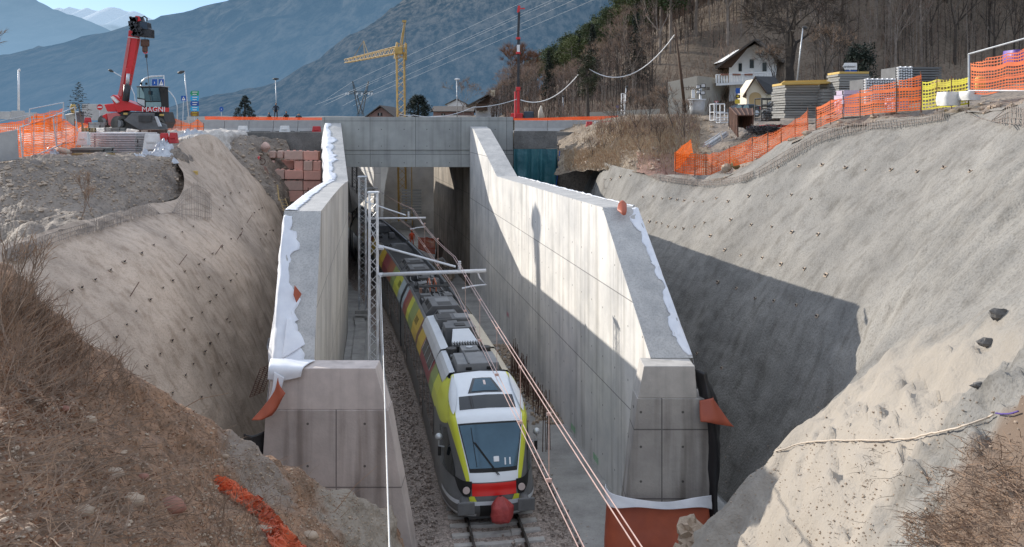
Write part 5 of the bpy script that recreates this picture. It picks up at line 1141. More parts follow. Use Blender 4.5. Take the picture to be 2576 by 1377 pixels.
# sheets/tools at the foot of the slope
cloth('plastic_scrap', 'crumpled grey plastic sheet hanging behind the left wall', 'plastic sheet', [[W(672,852,28),W(678,850,28.1)],[W(672,880,28),W(690,880,28.1)],[W(688,900,27.8),W(697,905,27.9)]], 'tarp_silver', 14, 6, .08)
def mesh_roll(label, u0, v0, u1, v1, w_, Y):
    a, b = W(u0, v0, Y), W(u1, v1, Y); t = thing('rebar_mesh', label, 'reinforcing mesh', b); mb = MB(); s = Vector((w_, .2, .1))
    for i in range(4): mb.tube([a+s*i/3, b+s*i/3], .014, 3)
    for i in range(14): p = a.lerp(b, i/13); mb.tube([p, p+s], .012, 3)
    mb.build('bars', 'rust', t)
mesh_roll('leaning rebar mesh panel between the left wall and the slope', 655, 928, 628, 1000, .35, 25.5)
# ---- machine: rotating telehandler
TY = 58.0
def G(x, y, dY=0.0): return W(254.9+x*.2338, 26.8+y*.2338, TY+dY)
mg = thing('telehandler', 'red rotating telehandler crane with raised boom and glass cab', 'telehandler', G(340,1290))
def slab(pts, dep, y0, nm, mat, parent, bevel=.03):
    mb = MB(); mb.prism([G(x, y, y0) for x, y in pts], (0, dep*(.6 if nm.startswith('boom') else 1), 0)); return mb.build(nm, mat, parent, bevel=bevel)
slab([(60,1110),(165,1095),(205,1130),(160,1170),(155,1285),(75,1230)], 1.6, 0, 'fender', 'crane_red_pale', mg)
slab([(10,1130),(60,1105),(60,1180),(20,1180)], 1.4, .3, 'fender', 'crane_red', mg)
slab([(170,1090),(660,1090),(690,1200),(660,1265),(420,1290),(250,1260),(230,1180)], 1.8, .15, 'chassis', 'equip_dark', mg)
slab([(240,1180),(420,1290),(700,1300),(690,1230),(560,1180),(560,1100),(330,1100)], .3, -.5, 'stabiliser_frame', 'equip_grey', mg)
slab([(395,1130),(540,1130),(530,1200),(400,1200)], .15, -.7, 'front_plate', 'equip_dark', mg)
slab([(570,1140),(600,1140),(650,1250),(610,1250)], .12, -.7, 'stabiliser_leg', 'galv', mg)
for (x, y, r) in ((200,1218,.52),(48,1192,.42),(600,1230,.5)):
    c = G(x, y, -.15 if x > 100 else .5); wq = MB(); wq.tube([c+Vector((-.12,-.05,0)), c+Vector((.12,.02,0))], r, 20); 
    wv = [c+Vector((.0, 0, 0))]; wo = None; q = MB(); ring = []
    for i in range(21):
        a = 2*math.pi*i/20; ring.append([c+Vector((.0+dx, math.sin(a)*rr*.6-.1*0, math.cos(a)*rr)) + Vector((math.sin(a)*rr*.5,0,0)) for dx, rr in ((-.22,r*.6),(-.22,r),(.18,r),(.18,r*.6))])
    q.grid(ring); wo = q.build('wheel', 'tyre', mg, smooth=False); q = MB(); q.tube([c+Vector((-.05,-.25,0)), c+Vector((0,.05,0))], r*.5, 12); q.build('rim', 'equip_light', wo)
slab([(25,1010),(150,998),(165,1090),(60,1088)], 1.5, .1, 'counterweight', 'crane_red', mg, .06)
slab([(100,925),(130,905),(200,950),(300,985),(480,1050),(470,1090),(250,1075),(190,1098),(170,1095)], 1.2, .0, 'turret', 'crane_red', mg)
slab([(96,935),(120,920),(185,985),(160,1000)], .25, -.2, 'bracket', 'white_plastic', mg)
slab([(470,1045),(650,1042),(648,1090),(474,1090)], 1.3, -.15, 'front_beam', 'crane_red', mg)
text_mesh('MAGNI', .50, 'sign_white', mg, G(562,1067,-.20), name='lettering')
cb = slab([(378,815),(640,812),(650,1045),(470,1045),(380,1000)], 1.3, -.05, 'cab', 'equip_black', mg, .08)
slab([(448,835),(615,832),(640,975),(476,975),(455,880)], .03, -.10, 'windscreen', 'screen_glass', cb, 0)
slab([(478,985),(640,985),(643,1038),(480,1038)], .03, -.10, 'lower_pane', 'car_glass', cb, 0)
slab([(384,830),(404,825),(408,940),(386,935)], .03, -.10, 'side_pane', 'car_glass', cb, 0)
slab([(410,825),(430,835),(462,900),(464,950),(414,942)], .03, -.10, 'side_pane', 'car_glass', cb, 0)
slab([(384,950),(464,962),(466,1035),(388,990)], .03, -.10, 'side_panel', 'galv', cb, 0)
slab([(378,812),(640,808),(650,820),(372,822)], 1.4, -.1, 'roof', 'equip_light', cb, .02)
for x in (428, 485): mb = MB(); p = G(x, 800, .2); mb.tube([p, p+Vector((0,0,.15))], .08, 8); mb.build('beacon', 'equip_black', cb)
bm = slab([(195,840),(285,290),(395,300),(262,985),(228,980),(175,910)], .7, .1, 'boom', 'crane_red', mg, .04)
slab([(195,840),(285,290),(318,292),(215,925),(175,910)], .02, .05, 'boom_edge', 'crane_red_pale', bm, 0)
slab([(290,215),(330,205),(385,260),(395,300),(285,292)], .6, .15, 'boom_tip', 'crane_red', bm, .04)
slab([(282,280),(392,292),(394,304),(280,290)], .78, .06, 'boom_collar', 'galv_pale', bm, .02)
slab([(262,620),(320,615),(322,690),(258,692)], .3, -.05, 'lug', 'crane_red', bm, .03)
mb = MB(); mb.tube([G(262,975,-.1), G(280,800,-.1)], .22, 12); mb.build('cylinder', 'crane_black', mg, smooth=True)
mb = MB(); mb.tube([G(280,800,-.1), G(291,680,-.1)], .12, 10); mb.build('piston', 'galv', mg, smooth=True)
hd_ = slab([(350,95),(362,55),(410,60),(430,110),(490,125),(500,190),(528,200),(530,292),(370,275),(345,230)], .7, -.2, 'winch_head', 'crane_black', mg, .05)
slab([(362,60),(405,62),(425,108),(385,120)], .05, -.28, 'head_plate', 'crane_red', hd_, .01)
slab([(412,118),(488,126),(498,205),(418,190)], .05, -.28, 'screen_plate', 'car_blue', hd_, .01)
random.seed(4); mb = MB()
for i in range(26):
    x, y = random.uniform(318,430), random.uniform(80,270); mb.box(G(x, y, -.25), (random.uniform(.08,.3), .2, random.uniform(.08,.35)), ry=random.uniform(-1,1))
mb.build('hydraulics', 'crane_black', hd_); mb = MB()
mb.tube([G(440,110), G(438,75), G(465,62), G(492,85), G(490,115)], .05, 6); mb.build('hose', 'crane_black', hd_)
mb = MB(); mb.tube([G(505,195), G(530,215), G(530,255)], .07, 6); mb.build('bracket', 'crane_black', hd_)
mb = MB(); mb.tube([G(470,285,.1), G(470,330,.1), G(475,425,.1)], .02, 4); mb.build('hoist_rope', 'steel_dark', mg)
mb = MB(); c = G(470,350,.1); mb.box(c, (.55,.3,.5), taper=1); mb.box(c-Vector((0,0,.42)), (.34,.26,.4)); mb.build('hook_block', 'rust', mg, bevel=.08)
mb = MB(); c = G(475,435,.1); mb.tube([c+Vector((.14*math.cos(a), 0, .16*math.sin(a))) for a in [1.5+i*.55 for i in range(9)]], .045, 6); mb.build('hook', 'crane_red', mg)
mb = MB(); mb.tube([G(482,470,.1), G(498,640,.1), G(520,880,-.2), G(533,990,-.3)], .022, 4); mb.box(G(484,490,.1), (.14,.1,.24)); mb.box(G(520,885,-.25), (.14,.1,.24)); mb.build('chain', 'steel_dark', mg)
mb = MB(); c = G(668,862,-.2); mb.box(c, (.22,.08,.3)); mb.build('mirror', 'equip_black', mg, bevel=.03)
for (x, y) in ((262,1112),(650,1125)): mb = MB(); mb.box(G(x, y, -.1), (.28,.1,.14)); mb.build('indicator', 'timber_yellow', mg, bevel=.02)
# ---- lamps and signs
def lamp(label, pts, Y, head=None, r=.06, mat='galv', rtop=None, hm='equip_dark'):
    P3 = [W(u, v, Y) for u, v in pts]; t = thing('street_lamp', label, 'street lamp', P3[0]); mb = MB(); mb.tube(P3, [r]+[r*.75]*(len(P3)-1), 8); mb.build('pole', mat, t, smooth=True)
    if head: a, b = W(*head[0], Y), W(*head[1], Y); mb = MB(); mb.tube([a, a.lerp(b, .5), b], [.06,.13,.07], 8); mb.build('lamp_head', hm, t, smooth=True)
    return t
lamp('curved lamp post behind the telehandler boom', [(341,300),(341,262),(338,238),(328,215),(310,196),(290,184),(285,181)], 75, ((285,181),(273,176)))
lamp('bent lamp post with its head turned left, right of the telehandler', [(477,318),(470,245),(464,181)], 66, ((464,180),(447,184)))
lamp('low curved lamp arm right of the telehandler cab', [(446,302),(446,268),(440,248),(428,232),(414,223)], 73, None)
lamp('straight lamp post with a flat double head behind the people', [(696,300),(693,200)], 95, ((686,199),(701,199)))
lamp('grey lamp post with white head right of the yellow crane', [(1150,296),(1149,202)], 100, ((1144,200),(1157,200)), hm='sign_white')
lamp('plain white pole at the far left', [(47,278),(47,176)], 70, ((47,177),(51,176)), r=.1, mat='galv_pale', hm='galv_pale')
lamp('slightly leaning lamp pole between the big bare tree and the chapel roof', [(2004,215),(2013,130),(2020,70)], 62, ((2018,69),(2030,71)))
lamp('short grey lamp pole in front of the woods', [(1417,295),(1416,243)], 90, ((1414,243),(1420,243)))
lamp('thin white lamp pole by the grey kiosk frame', [(1572,292),(1575,220)], 82, ((1573,219),(1580,219)))
def sign(label, u, v, w_, h_, Y, mat, base_v, cat='traffic sign', shape='rect', inner=None, pole=True, name='traffic_sign', du=0):
    c = W(u, v, Y); s = Y/F; t = thing(name, label, cat, W(u+du, base_v, Y)); W_, H_ = w_*s/2, h_*s/2
    def plate(nm, mt, k, off, sh, par=t):
        mb = MB()
        if sh == 'rect': pts = [(-W_*k,-H_*k),(W_*k,-H_*k),(W_*k,H_*k),(-W_*k,H_*k)]
        elif sh == 'disc': pts = [(W_*k*math.cos(i*math.pi/12), H_*k*math.sin(i*math.pi/12)) for i in range(24)]
        elif sh == 'tri': pts = [(-W_*k,-H_*k),(W_*k,-H_*k),(0,H_*k)]
        elif sh == 'tridown': pts = [(-W_*k,H_*k),(0,-H_*k),(W_*k,H_*k)]
        elif sh == 'arrow': pts = [(-W_*k,0),(-W_*k*.72,-H_*k),(W_*k,-H_*k),(W_*k,H_*k),(-W_*k*.72,H_*k)]
        elif sh == 'bar': pts = [(-W_*.7,-H_*.18),(W_*.7,-H_*.18),(W_*.7,H_*.18),(-W_*.7,H_*.18)]
        elif sh == 'fig': pts = [(-W_*.12,-H_*.3),(W_*.16,-H_*.3),(W_*.05,H_*.25),(-W_*.04,H_*.25)]
        mb.prism([c+Vector((x, off, z)) for x, z in pts], (0, .012, 0)); return mb.build(nm, mt, par)
    pl_ = plate('plate', mat, 1, 0, shape)
    for i, (nm, mt, k, sh) in enumerate(inner or []): plate(nm, mt, k, -.014*(i+1), sh, pl_)
    if pole: mb = MB(); mb.tube([W(u+du, base_v, Y+.05), W(u, v-h_/2, Y+.05)], .035, 6); mb.build('pole', 'galv', t)
    return t
W_IN = [('border','sign_white',.92,'rect'),('field','sign_blue',.84,'rect'),('triangle','sign_white',.7,'tri'),('figure','equip_black',1,'fig')]
g = thing('sign_gantry', 'curved tubular gantry arm carrying two blue crossing signs above the cab', 'sign gantry', W(355,300,72)); mb = MB(); mb.tube([W(355,300,72), W(355,215,72), W(357,205,72), W(366,197,72), W(380,193,72), W(412,191,72), W(413,222,72)], .08, 8); mb.build('arm', 'galv', g, smooth=True)
sign('left blue cycle and crossing sign hanging on the gantry', 389, 208, 15, 19, 71.8, 'sign_white', 191, inner=[('field','sign_blue',.92,'rect'),('figure','sign_white',1,'fig')], pole=False)
sign('right blue pedestrian crossing sign hanging on the gantry', 406, 208, 14, 19, 71.8, 'sign_white', 191, inner=[('field','sign_blue',.92,'rect'),('triangle','sign_white',.75,'tri'),('figure','equip_black',1,'fig')], pole=False)
sign('blue pedestrian crossing sign on its own pole beside the bent lamp', 462, 248, 13, 13, 70, 'sign_blue', 302, inner=[('triangle','sign_white',.72,'tri'),('figure','equip_black',1,'fig')], du=-2)
for k, (v, mt, lab, tx_) in enumerate(((235,'sign_green','green arrow sign at the top of the direction signs','MEBO\nMERAN'),(248,'sign_cyan','upper light blue arrow sign under the green one','LANA\nTISENS'),(261,'sign_blue','dark blue arrow sign in the middle of the direction signs','BOZEN\nBOLZANO'),(274,'sign_cyan','lower light blue arrow sign above the brown one','LANA\nVILPIAN'),(287,'sign_brown','brown arrow sign lowest of the direction signs','Bahnhof\nStazione'))):
    t = sign(lab, 489, v, 22, 12, 71-.02*k, mt, 302, 'direction sign', 'arrow', pole=(k == 0), name='direction_sign')
    c = W(490.5, v, 70.96-.02*k); s = 71/F
    for q in range(2):
        mb = MB(); mb.box(c+Vector((-.02*q, -.03, (.09 if q == 0 else -.09))), (.42-.08*q, .01, .06)); mb.build('lettering', 'sign_yellow' if mt == 'sign_brown' else 'sign_white', t)
sign('red round no entry sign left of the telehandler', 251, 270, 15, 15, 63, 'sign_red', 296, shape='disc', inner=[('bar','sign_white',1,'bar')])
sign('small round blue sign with a slash by the blue spruce', 557, 275, 10, 13, 80, 'sign_blue', 296, shape='disc', inner=[('bar','sign_white',.5,'fig')])
# young fir, skip, container, grey ramps
mb = MB(); mb.tube([W(212,338,52), W(204,300,52), W(198,262,52)], [.05,.045,.03], 6); fir = None
t = thing('young_fir', 'thin young fir tied to stakes left of the telehandler', 'tree', W(206,336,52)); mb.build('trunk', 'bark_pale', t); random.seed(9); mb = MB(); mb2 = MB()
for i in range(46):
    f = i/45; z0 = W(198, 290-82*f, 52); L_ = (1-f)**.8*.85+.05; a = i*2.4; d = Vector((math.cos(a), math.sin(a), -.12+.3*f)); e = z0+d*L_; mb2.tube([z0, z0+d*L_*.6, e], [.012,.009,.005], 3)
    for q in range(int(8+22*(1-f))):
        p = z0+d*L_*random.uniform(.15,1); n = Vector((random.uniform(-1,1), random.uniform(-1,1), random.uniform(-.3,.4))).normalized()*.09; s_ = n.cross(Vector((0,0,1)))*.35; mb.quad(p, p+n+s_, p+n*1.6, p+n-s_)
mb.build('foliage', 'spruce_leaf', t); mb2.build('branches', 'bark', t)
mb = MB(); mb.hexa([W(168,306,60),W(196,320,58.5),W(212,318,60),W(186,303,62),W(163,289,60),W(190,284,58.5),W(212,280,60),W(186,280,62)]); tag(mb.build('skip', 'equip_grey', bevel=.04), 'dark open skip behind the young fir', 'skip')
mb = MB(); mb.box(W(412,281,66), (.5,.5,1.3)); tag(mb.build('rusty_cabinet', 'rust', bevel=.03), 'tall rusty cabinet right of the telehandler cab', 'cabinet')
for k, (u0, u1, v0, v1, Y) in enumerate(((208,275,262,303,72),(60,92,284,303,66),(30,60,279,302,68),(92,150,290,306,67),(0,28,281,300,69))):
    mb = MB(); a, b = W(u0, v1, Y), W(u1, v0, Y); mb.box(((a.x+b.x)/2, Y, (a.z+b.z)/2), (b.x-a.x, .5, b.z-a.z), tz=.5); tag(mb.build('concrete_element', 'concrete_barrier', bevel=.04), ['wide grey concrete element behind the no entry sign','pale concrete element between the fence frames','grey concrete element near the white pole','low pale concrete element behind the orange net band','grey concrete element at the left edge'][k], 'concrete element')
mb = MB(); p = W(184,272,55); mb.tube([p-Vector((0,0,.35)), p, p+Vector((0,0,.25))], [.1,.2,.12], 10); tag(mb.build('warning_lamp', 'timber_yellow', smooth=True), 'yellow warning lamp on a post by the young fir', 'warning lamp')
stack('pallet_load', 'small stack of white slabs on the bright ground left of the telehandler', 222, 250, 308, 322, 57, 1.0, 4, 'concrete_barrier', .15)
stack('plank_pile', 'low pile of grey boards directly before the telehandler wheels', 262, 300, 322, 332, 54, 1.0, 4, 'timber_grey', .2, part='plank')
stack('pallet_load', 'flat grey pallet stack between the young fir and the big galvanised stack', 206, 224, 322, 334, 51, .9, 4, 'timber', .25)
tarp('dusty grey sheet crumpled before the carpet rolls', ((100,376),(140,398)), 42.0, seed=31, dep=.8)
tarp('pale sheet lying at the edge of the bench under the silver tarpaulins', ((300,388),(372,412)), 44.4, seed=37, dep=.7)
plastic('red plastic barrier block behind the dark skip', 213, 229, 296, 314, 67, 'red_plastic')
# ---- people on the road
def person(label, u, vfeet, Y, h, pose, jacket, trousers, face=0.0, hairm='hair_dark'):
    t = thing('person', label, 'person', W(u, vfeet, Y)); base = W(u, vfeet, Y); k = h/1.78
    J = {'pel':(0,0,.95),'che':(0,0,1.30),'nek':(0,0,1.50),'hed':(0,-.02,1.66),'top':(0,-.01,1.76),
         'ls':(-.19,0,1.43),'rs':(.19,0,1.43),'lh':(-.10,0,.92),'rh':(.10,0,.92),'lk':(-.13,-.02,.50),'rk':(.14,-.02,.50),'la':(-.15,.03,.08),'ra':(.17,.03,.08),'lt':(-.17,-.13,.04),'rt':(.2,-.13,.04)}
    if pose == 'pockets': J.update({'le':(-.33,.02,1.18),'lw':(-.22,-.10,1.0),'re':(.33,.02,1.18),'rw':(.22,-.10,1.0)})
    elif pose == 'raised': J.update({'le':(-.36,-.10,1.35),'lw':(-.14,-.18,1.60),'re':(.36,-.10,1.35),'rw':(.14,-.18,1.60)})
    else: J.update({'le':(-.27,.02,1.14),'lw':(-.27,-.06,.88),'re':(.27,.02,1.14),'rw':(.29,-.06,.88)})
    E = [('pel','che'),('che','nek'),('nek','hed'),('hed','top'),('che','ls'),('che','rs'),('ls','le'),('le','lw'),('rs','re'),('re','rw'),('pel','lh'),('pel','rh'),('lh','lk'),('lk','la'),('rh','rk'),('rk','ra'),('la','lt'),('ra','rt')]
    Rr = {'pel':.15,'che':.17,'nek':.06,'hed':.095,'top':.06,'ls':.085,'rs':.085,'le':.05,'re':.05,'lw':.04,'rw':.04,'lh':.10,'rh':.10,'lk':.065,'rk':.065,'la':.045,'ra':.045,'lt':.04,'rt':.04}
    ks = list(J); me = bpy.data.meshes.new('body'); me.from_pydata([tuple(Vector(J[q])*k) for q in ks], [(ks.index(a), ks.index(b)) for a, b in E], [])
    o = bpy.data.objects.new('body', me); col.objects.link(o); o.parent = t; o.modifiers.new('skin', 'SKIN')
    for i, q in enumerate(ks): sv = me.skin_vertices[0].data[i]; sv.radius = (Rr[q]*k, Rr[q]*k*.8); sv.use_root = (q == 'pel')
    sb = o.modifiers.new('sub', 'SUBSURF'); sb.levels = 1; sb.render_levels = 1; me.materials.append(M[jacket])
    mb = MB(); mb.ball((0, -.03*k, 1.665*k), .088*k, 10, 8, sc3=(.9,1,1.2)); mb.box((0,-.125*k,1.66*k), (.022,.03,.04)); mb.build('face', 'skin', t, local=True, smooth=True)
    mb = MB(); mb.ball((0, .012*k, 1.70*k), .10*k, 10, 8, sc3=(.95,1,1.05)); mb.build('hair', hairm, t, local=True, smooth=True)
    for s in ('l', 'r'):
        w_ = Vector(J[s+'w'])*k; e_ = Vector(J[s+'e'])*k; d = (w_-e_).normalized(); mb = MB(); mb.tube([w_, w_+d*.08], [.032,.04], 6)
        for f in range(4): mb.tube([w_+d*.08+Vector(((f-1.5)*.018,0,0)), w_+d*(.15+.012*(1.5-abs(f-1.5)))+Vector(((f-1.5)*.02,-.02,0))], [.009,.007], 4)
        mb.tube([w_+d*.03, w_+d*.08+Vector((.05 if s == 'l' else -.05, -.02, 0))], [.011,.008], 4); mb.build('hand', 'skin', t, local=True)
    mb = MB(); mb.tube([(0,0,.86*k),(0,0,1.15*k),(0,0,1.42*k)], [.185*k,.17*k,.17*k], 12); mb.build('jacket', jacket, t, local=True, smooth=True)
    t.rotation_euler = (0,0,face); return t
person('person in a dark jacket standing tall above the barrier with arms bent', 694, 302, 88, 1.75, 'pockets', 'cloth_navy', 'cloth_black', .2)
person('shorter person in black, leftmost of the group behind the barrier', 677, 325, 88, 1.70, 'down', 'cloth_black', 'cloth_black', -.3)
person('person in a dark coat right of the standing one, arms hanging', 720, 323, 88, 1.74, 'down', 'cloth_black', 'cloth_black', .3)
person('person holding both hands up to the face, rightmost of the group', 752, 327, 88, 1.66, 'raised', 'cloth_black', 'cloth_black', 0)
mb = MB(); mb.box(W(694, 312, 88), (1.4,.5,.8), tz=.6); tag(mb.build('concrete_plinth', 'concrete_barrier', bevel=.03), 'concrete plinth hidden behind the barrier under the standing person', 'plinth')
# ---- yellow tower crane
CYm = 98.0
yc = thing('tower_crane', 'yellow lattice tower crane rising behind the bridge with its jib to the left', 'tower crane', (WX(1010,CYm), CYm, 0))
def part_lattice(nm, p0, p1, w0, w1, n, mat, rc, rl, parent):
    mb = MB(); 
    p0, p1 = Vector(p0), Vector(p1); d = (p1-p0).normalized(); a = d.cross(Vector((0,0,1)) if abs(d.z) < .9 else Vector((1,0,0))).normalized(); b = d.cross(a); C = []
    for i in range(n+1):
        t = i/n; c = p0.lerp(p1, t); h = (w0+(w1-w0)*t)/2; C.append([c+a*sx*h+b*sy*h for sx, sy in ((-1,-1),(1,-1),(1,1),(-1,1))])
    for q in range(4): mb.tube([C[0][q], C[-1][q]], rc, 4)
    for i in range(n):
        for q in range(4):
            x, y = (q, (q+1) % 4) if i % 2 else ((q+1) % 4, q); mb.tube([C[i][x], C[i+1][y]], rl, 3, cap=False)
    return mb.build(nm, mat, parent)
part_lattice('mast', (WX(1013,CYm), CYm, .2), W(1007,132,CYm), .85, .85, 24, 'crane_yellow', .06, .032, yc)
mb = MB(); mb.box((WX(1012,CYm), CYm, .3), (2.4,2.4,.9)); mb.build('base', 'concrete_barrier', yc)
part_lattice('slewing_head', W(1007,150,CYm), W(1010,108,CYm), 1.2, 1.0, 3, 'crane_yellow', .07, .05, yc)
mb = MB(); mb.box(W(1003,128,CYm-.3), (.9,.8,.8)); mb.build('operator_box', 'crane_yellow', yc, bevel=.05)
j0, j1 = W(1002,126,CYm), W(870,154.5,117)
part_lattice('jib', j0, j1, .75, .45, 26, 'crane_yellow', .05, .028, yc)
for q in (0, .35): mb = MB(); mb.tube([W(1004+q*14,128,CYm), W(1017,55,CYm)], .05, 5); mb.build('apex_leg', 'crane_yellow', yc)
mb = MB(); mb.tube([W(1012,112,CYm), W(1020,56,CYm)], .05, 5); mb.build('apex_leg', 'crane_yellow', yc)
mb = MB(); mb.box(W(1017,54,CYm), (.45,.3,.25)); mb.build('apex_head', 'crane_yellow', yc)
pk = W(915,103,110.5)
for (u, v, Y) in ((886,150,115),(917,138,110.5),(926,136,109)): mb = MB(); mb.tube([W(u,v,Y), pk], .035, 4); mb.build('jib_strut', 'crane_yellow', yc)
mb = MB(); mb.tube([pk, W(960,128,104), W(1002,78,98.5), W(1017,56,CYm)], .012, 3); mb.build('tie_rope', 'steel_dark', yc)
for u in (1021, 1025): mb = MB(); mb.tube([W(1019,60,CYm), W(u,300,CYm), (WX(u+2,CYm), CYm, 2)], .015, 3); mb.build('hoist_rope', 'steel_dark', yc)
mb = MB(); mb.tube([(WX(1037,96),96,.5),(WX(1035,96),96,9)], .05, 4); mb.build('yellow_pole', 'crane_yellow', yc)
# ---- mobile crane boom
t = thing('mobile_crane', 'tall telescopic crane boom, black above and red below, right of the bridge', 'mobile crane', W(1304,297,86))
for a, b, r, m_ in ((297,226,.17,'crane_red'),(228,134,.15,'crane_black'),(136,96,.16,'crane_black'),(98,30,.14,'crane_black'),(32,15,.15,'crane_red')):
    mb = MB(); mb.tube([W(1303.5,a,86), W(1303.5+(226-b)*.012,b,86)], r, 6); mb.build('boom_section', m_, t)
for v in (226, 134, 97, 222): mb = MB(); mb.box(W(1303.5,v,86), (.44,.42,.22)); mb.build('boom_collar', 'crane_red', t, bevel=.03)
mb = MB(); mb.box(W(1304,122,85.7), (.28,.06,.7)); mb.build('marker_plate', 'sign_white', t); mb = MB(); mb.box(W(1314,22,86), (.5,.1,.12)); mb.build('jib_stub', 'crane_red', t)
mb = MB(); mb.box(W(1300,294,86), (1.2,1.2,.7)); mb.build('carrier', 'crane_red', t, bevel=.06); mb = MB(); mb.box(W(1330,292,86), (1.0,1.2,.9)); mb.build('cabin', 'car_blue', t, bevel=.08)
mb = MB(); mb.tube([W(1296,296,85),W(1296,231,85.6)], .09, 8); mb.build('cylinder', 'crane_red', t)
# ---- pylon and lines
py_ = thing('electricity_pylon', 'lattice power pylon with V shaped legs below the wooded mountain', 'pylon', W(907,300,670)); Yp = 670
part_lattice('body', W(907,310,Yp), W(907,285,Yp), 5, 4.5, 5, 'steel_dark', .16, .10, py_)
for s in (-1, 1): part_lattice('arm', W(907,287,Yp), W(907+s*20,205,Yp), 3.2, .5, 12, 'steel_dark', .16, .09, py_)
part_lattice('crossarm', W(876,234,Yp), W(938,234,Yp), 1.8, 1.8, 12, 'steel_dark', .16, .09, py_)
for u in (872, 878, 900, 912, 930, 937): mb = MB(); mb.tube([W(u,234,Yp-2), W(u-3,239,Yp-2)], .7, 6); mb.build('insulator', 'sign_white', py_)
for k, (v0, vn) in enumerate(((205,13),(234,40),(236,46),(240,65),(240,83))):
    un = [888,872,878,912,935][k]; 
    far = W([745,700,740,800,830][k], 300, 1500); mid = W(un, v0, Yp); near = W(1300, vn, 260); u2 = 1300+ (1300-un)*.9; v2 = vn+(vn-v0)*.9; end = W(u2, v2, 165)
    mb = MB(); mb.tube([far, mid], .09, 4); mb.tube([mid, near], [.06,.028], 4); mb.tube([near, end], [.028,.02], 4); tag(mb.build('power_line', 'galv_pale'), ['topmost','second','third','fourth','lowest'][k]+' of the five power lines crossing the wooded mountain', 'power line')
# ------------------------------------------------------------------ right side: net fences, stacks, houses
def C12(x, y): return 1677+.23387*x, 147.6+.23387*y
fence = [((110,1220),(85,1010),44),((310,1255),(300,1020),43.7),((430,1270),(420,1024),43.4),((490,1245),(490,1015),43),((680,1170),(680,960),42.2),((925,1100),(925,840),41),((1100,1060),(1080,800),40.2),((1220,1000),(1250,740),39.4),((1370,900),(1400,650),38.4),((1480,840),(1560,550),37.6)]
pts = [(C12(*b)[0]*.5+C12(*t)[0]*.5, C12(*b)[1], C12(*t)[1], Y) for b, t, Y in fence]
net('orange_net', 'long orange net fence curving along the crest above the right slope', pts, 'net_orange', sag=.06)
net('orange_net', 'end flap of orange net folded back at the brown earth hollow', [(1697,432,384,44),(1715,415,366,45.5),(1738,385,351,47),(1743,386,384,47.2)], 'net_orange', False)
C4 = lambda x, y: (1878+.3313*x, .3313*y)
pts = [(C4(*b)[0]*.5+C4(*t)[0]*.5, C4(*b)[1], C4(*t)[1], Y) for b, t, Y in [((520,975),(540,815),37.6),((640,930),(640,760),36.6),((740,885),(730,740),35.8),((860,880),(870,690),35),((965,865),(960,650),34.3),((1140,850),(1140,612),33.3),((1325,836),(1325,566),32.5)]]
net('orange_net', 'upper stretch of orange net before the pallets and white stacked ends', pts, 'net_orange_open', sag=.04)
pts = [(C4(*b)[0], C4(*b)[1], C4(*t)[1], Y) for b, t, Y in [((1332,836),(1332,620),32.4),((1450,825),(1450,605),31.6),((1560,815),(1560,597),30.9),((1690,790),(1690,583),30)]]
net('yellow_net', 'yellow net fence section between the two orange ones', pts, 'net_yellow')
pts = [(C4(*b)[0], C4(*b)[1], C4(*t)[1], Y) for b, t, Y in [((1700,718),(1700,480),29.4),((1830,718),(1830,440),28.6),((1980,690),(1980,402),27.8),((2110,680),(2110,372),27),((2260,650),(2260,330),26)]]
net('orange_net', 'tall orange net panel at the right edge under a metal rail', pts, 'net_orange_open', False)
A, B = W(*C4(1688,690), 29.5), W(*C4(1688,412), 29.5); Cc = W(*C4(2120,292), 27); D = W(*C4(2120,690), 27)
frame_panel('pale metal fence frame above the tall orange net at the right edge', A, D, Cc, B)
def timber_stack(name, label, pts_uv, Y, dep, n, mat, top='timber_yellow', gaps=(), cat='timber stack', group=None):
    (u0, v0), (u1, v1) = pts_uv; a, b = W(u0, v1, Y), W(u1, v0, Y); w_, h_ = b.x-a.x, b.z-a.z; t = thing(name, label, cat, ((a.x+b.x)/2, Y+dep/2, a.z), group)
    for i in range(n):
        th = h_/n; g_ = .45 if i in gaps else .12; mb = MB(); mb.box(((a.x+b.x)/2+random.uniform(-.04,.04), Y+dep/2, a.z+th*(i+.5)), (w_*random.uniform(.96,1.02), dep, th*(1-g_)), rz=random.uniform(-.02,.02)); mb.build('board_layer', top if (top and i == n-1) else mat, t, bevel=.008)
    for i in gaps:
        for s in (.15, .5, .85): mb = MB(); mb.box((a.x+w_*s, Y+dep/2, a.z+h_/n*(i+.9)), (.1, dep*.98, h_/n*.25)); mb.build('bearer', 'board_brown', t)
    return t
random.seed(31)
timber_stack('timber_stack', 'tallest stack of grey formwork boards with yellow beams on top, behind the chapel', ((1974,208),(2062,298)), 43.5, 2.2, 14, 'timber_grey', gaps=(3,5,9))
timber_stack('timber_stack', 'grey board stack just right of the tallest one, in its shade', ((2062,206),(2108,290)), 44.2, 2.0, 12, 'timber_grey', gaps=(4,8))
timber_stack('timber_stack', 'low grey board stack in front of the narrow tall one', ((2070,225),(2104,282)), 42.8, .9, 7, 'timber_grey', None)
timber_stack('timber_stack', 'tall narrow board stack with a broad yellow top by the white arrow sign', ((2111,180),(2188,262)), 42, 1.6, 13, 'timber_grey', gaps=(6,))
mb = MB()
for k in range(5): a = W(1968+k*3, 211-k*1.2, 43.2+k*.3); mb.box(a+Vector((1.9,0,.05)), (3.9+.1*k, .12, .10), rz=.03*k, ry=-.03)
tag(mb.build('yellow_beams', 'timber_yellow'), 'loose yellow beams lying over the two grey board stacks', 'beams')
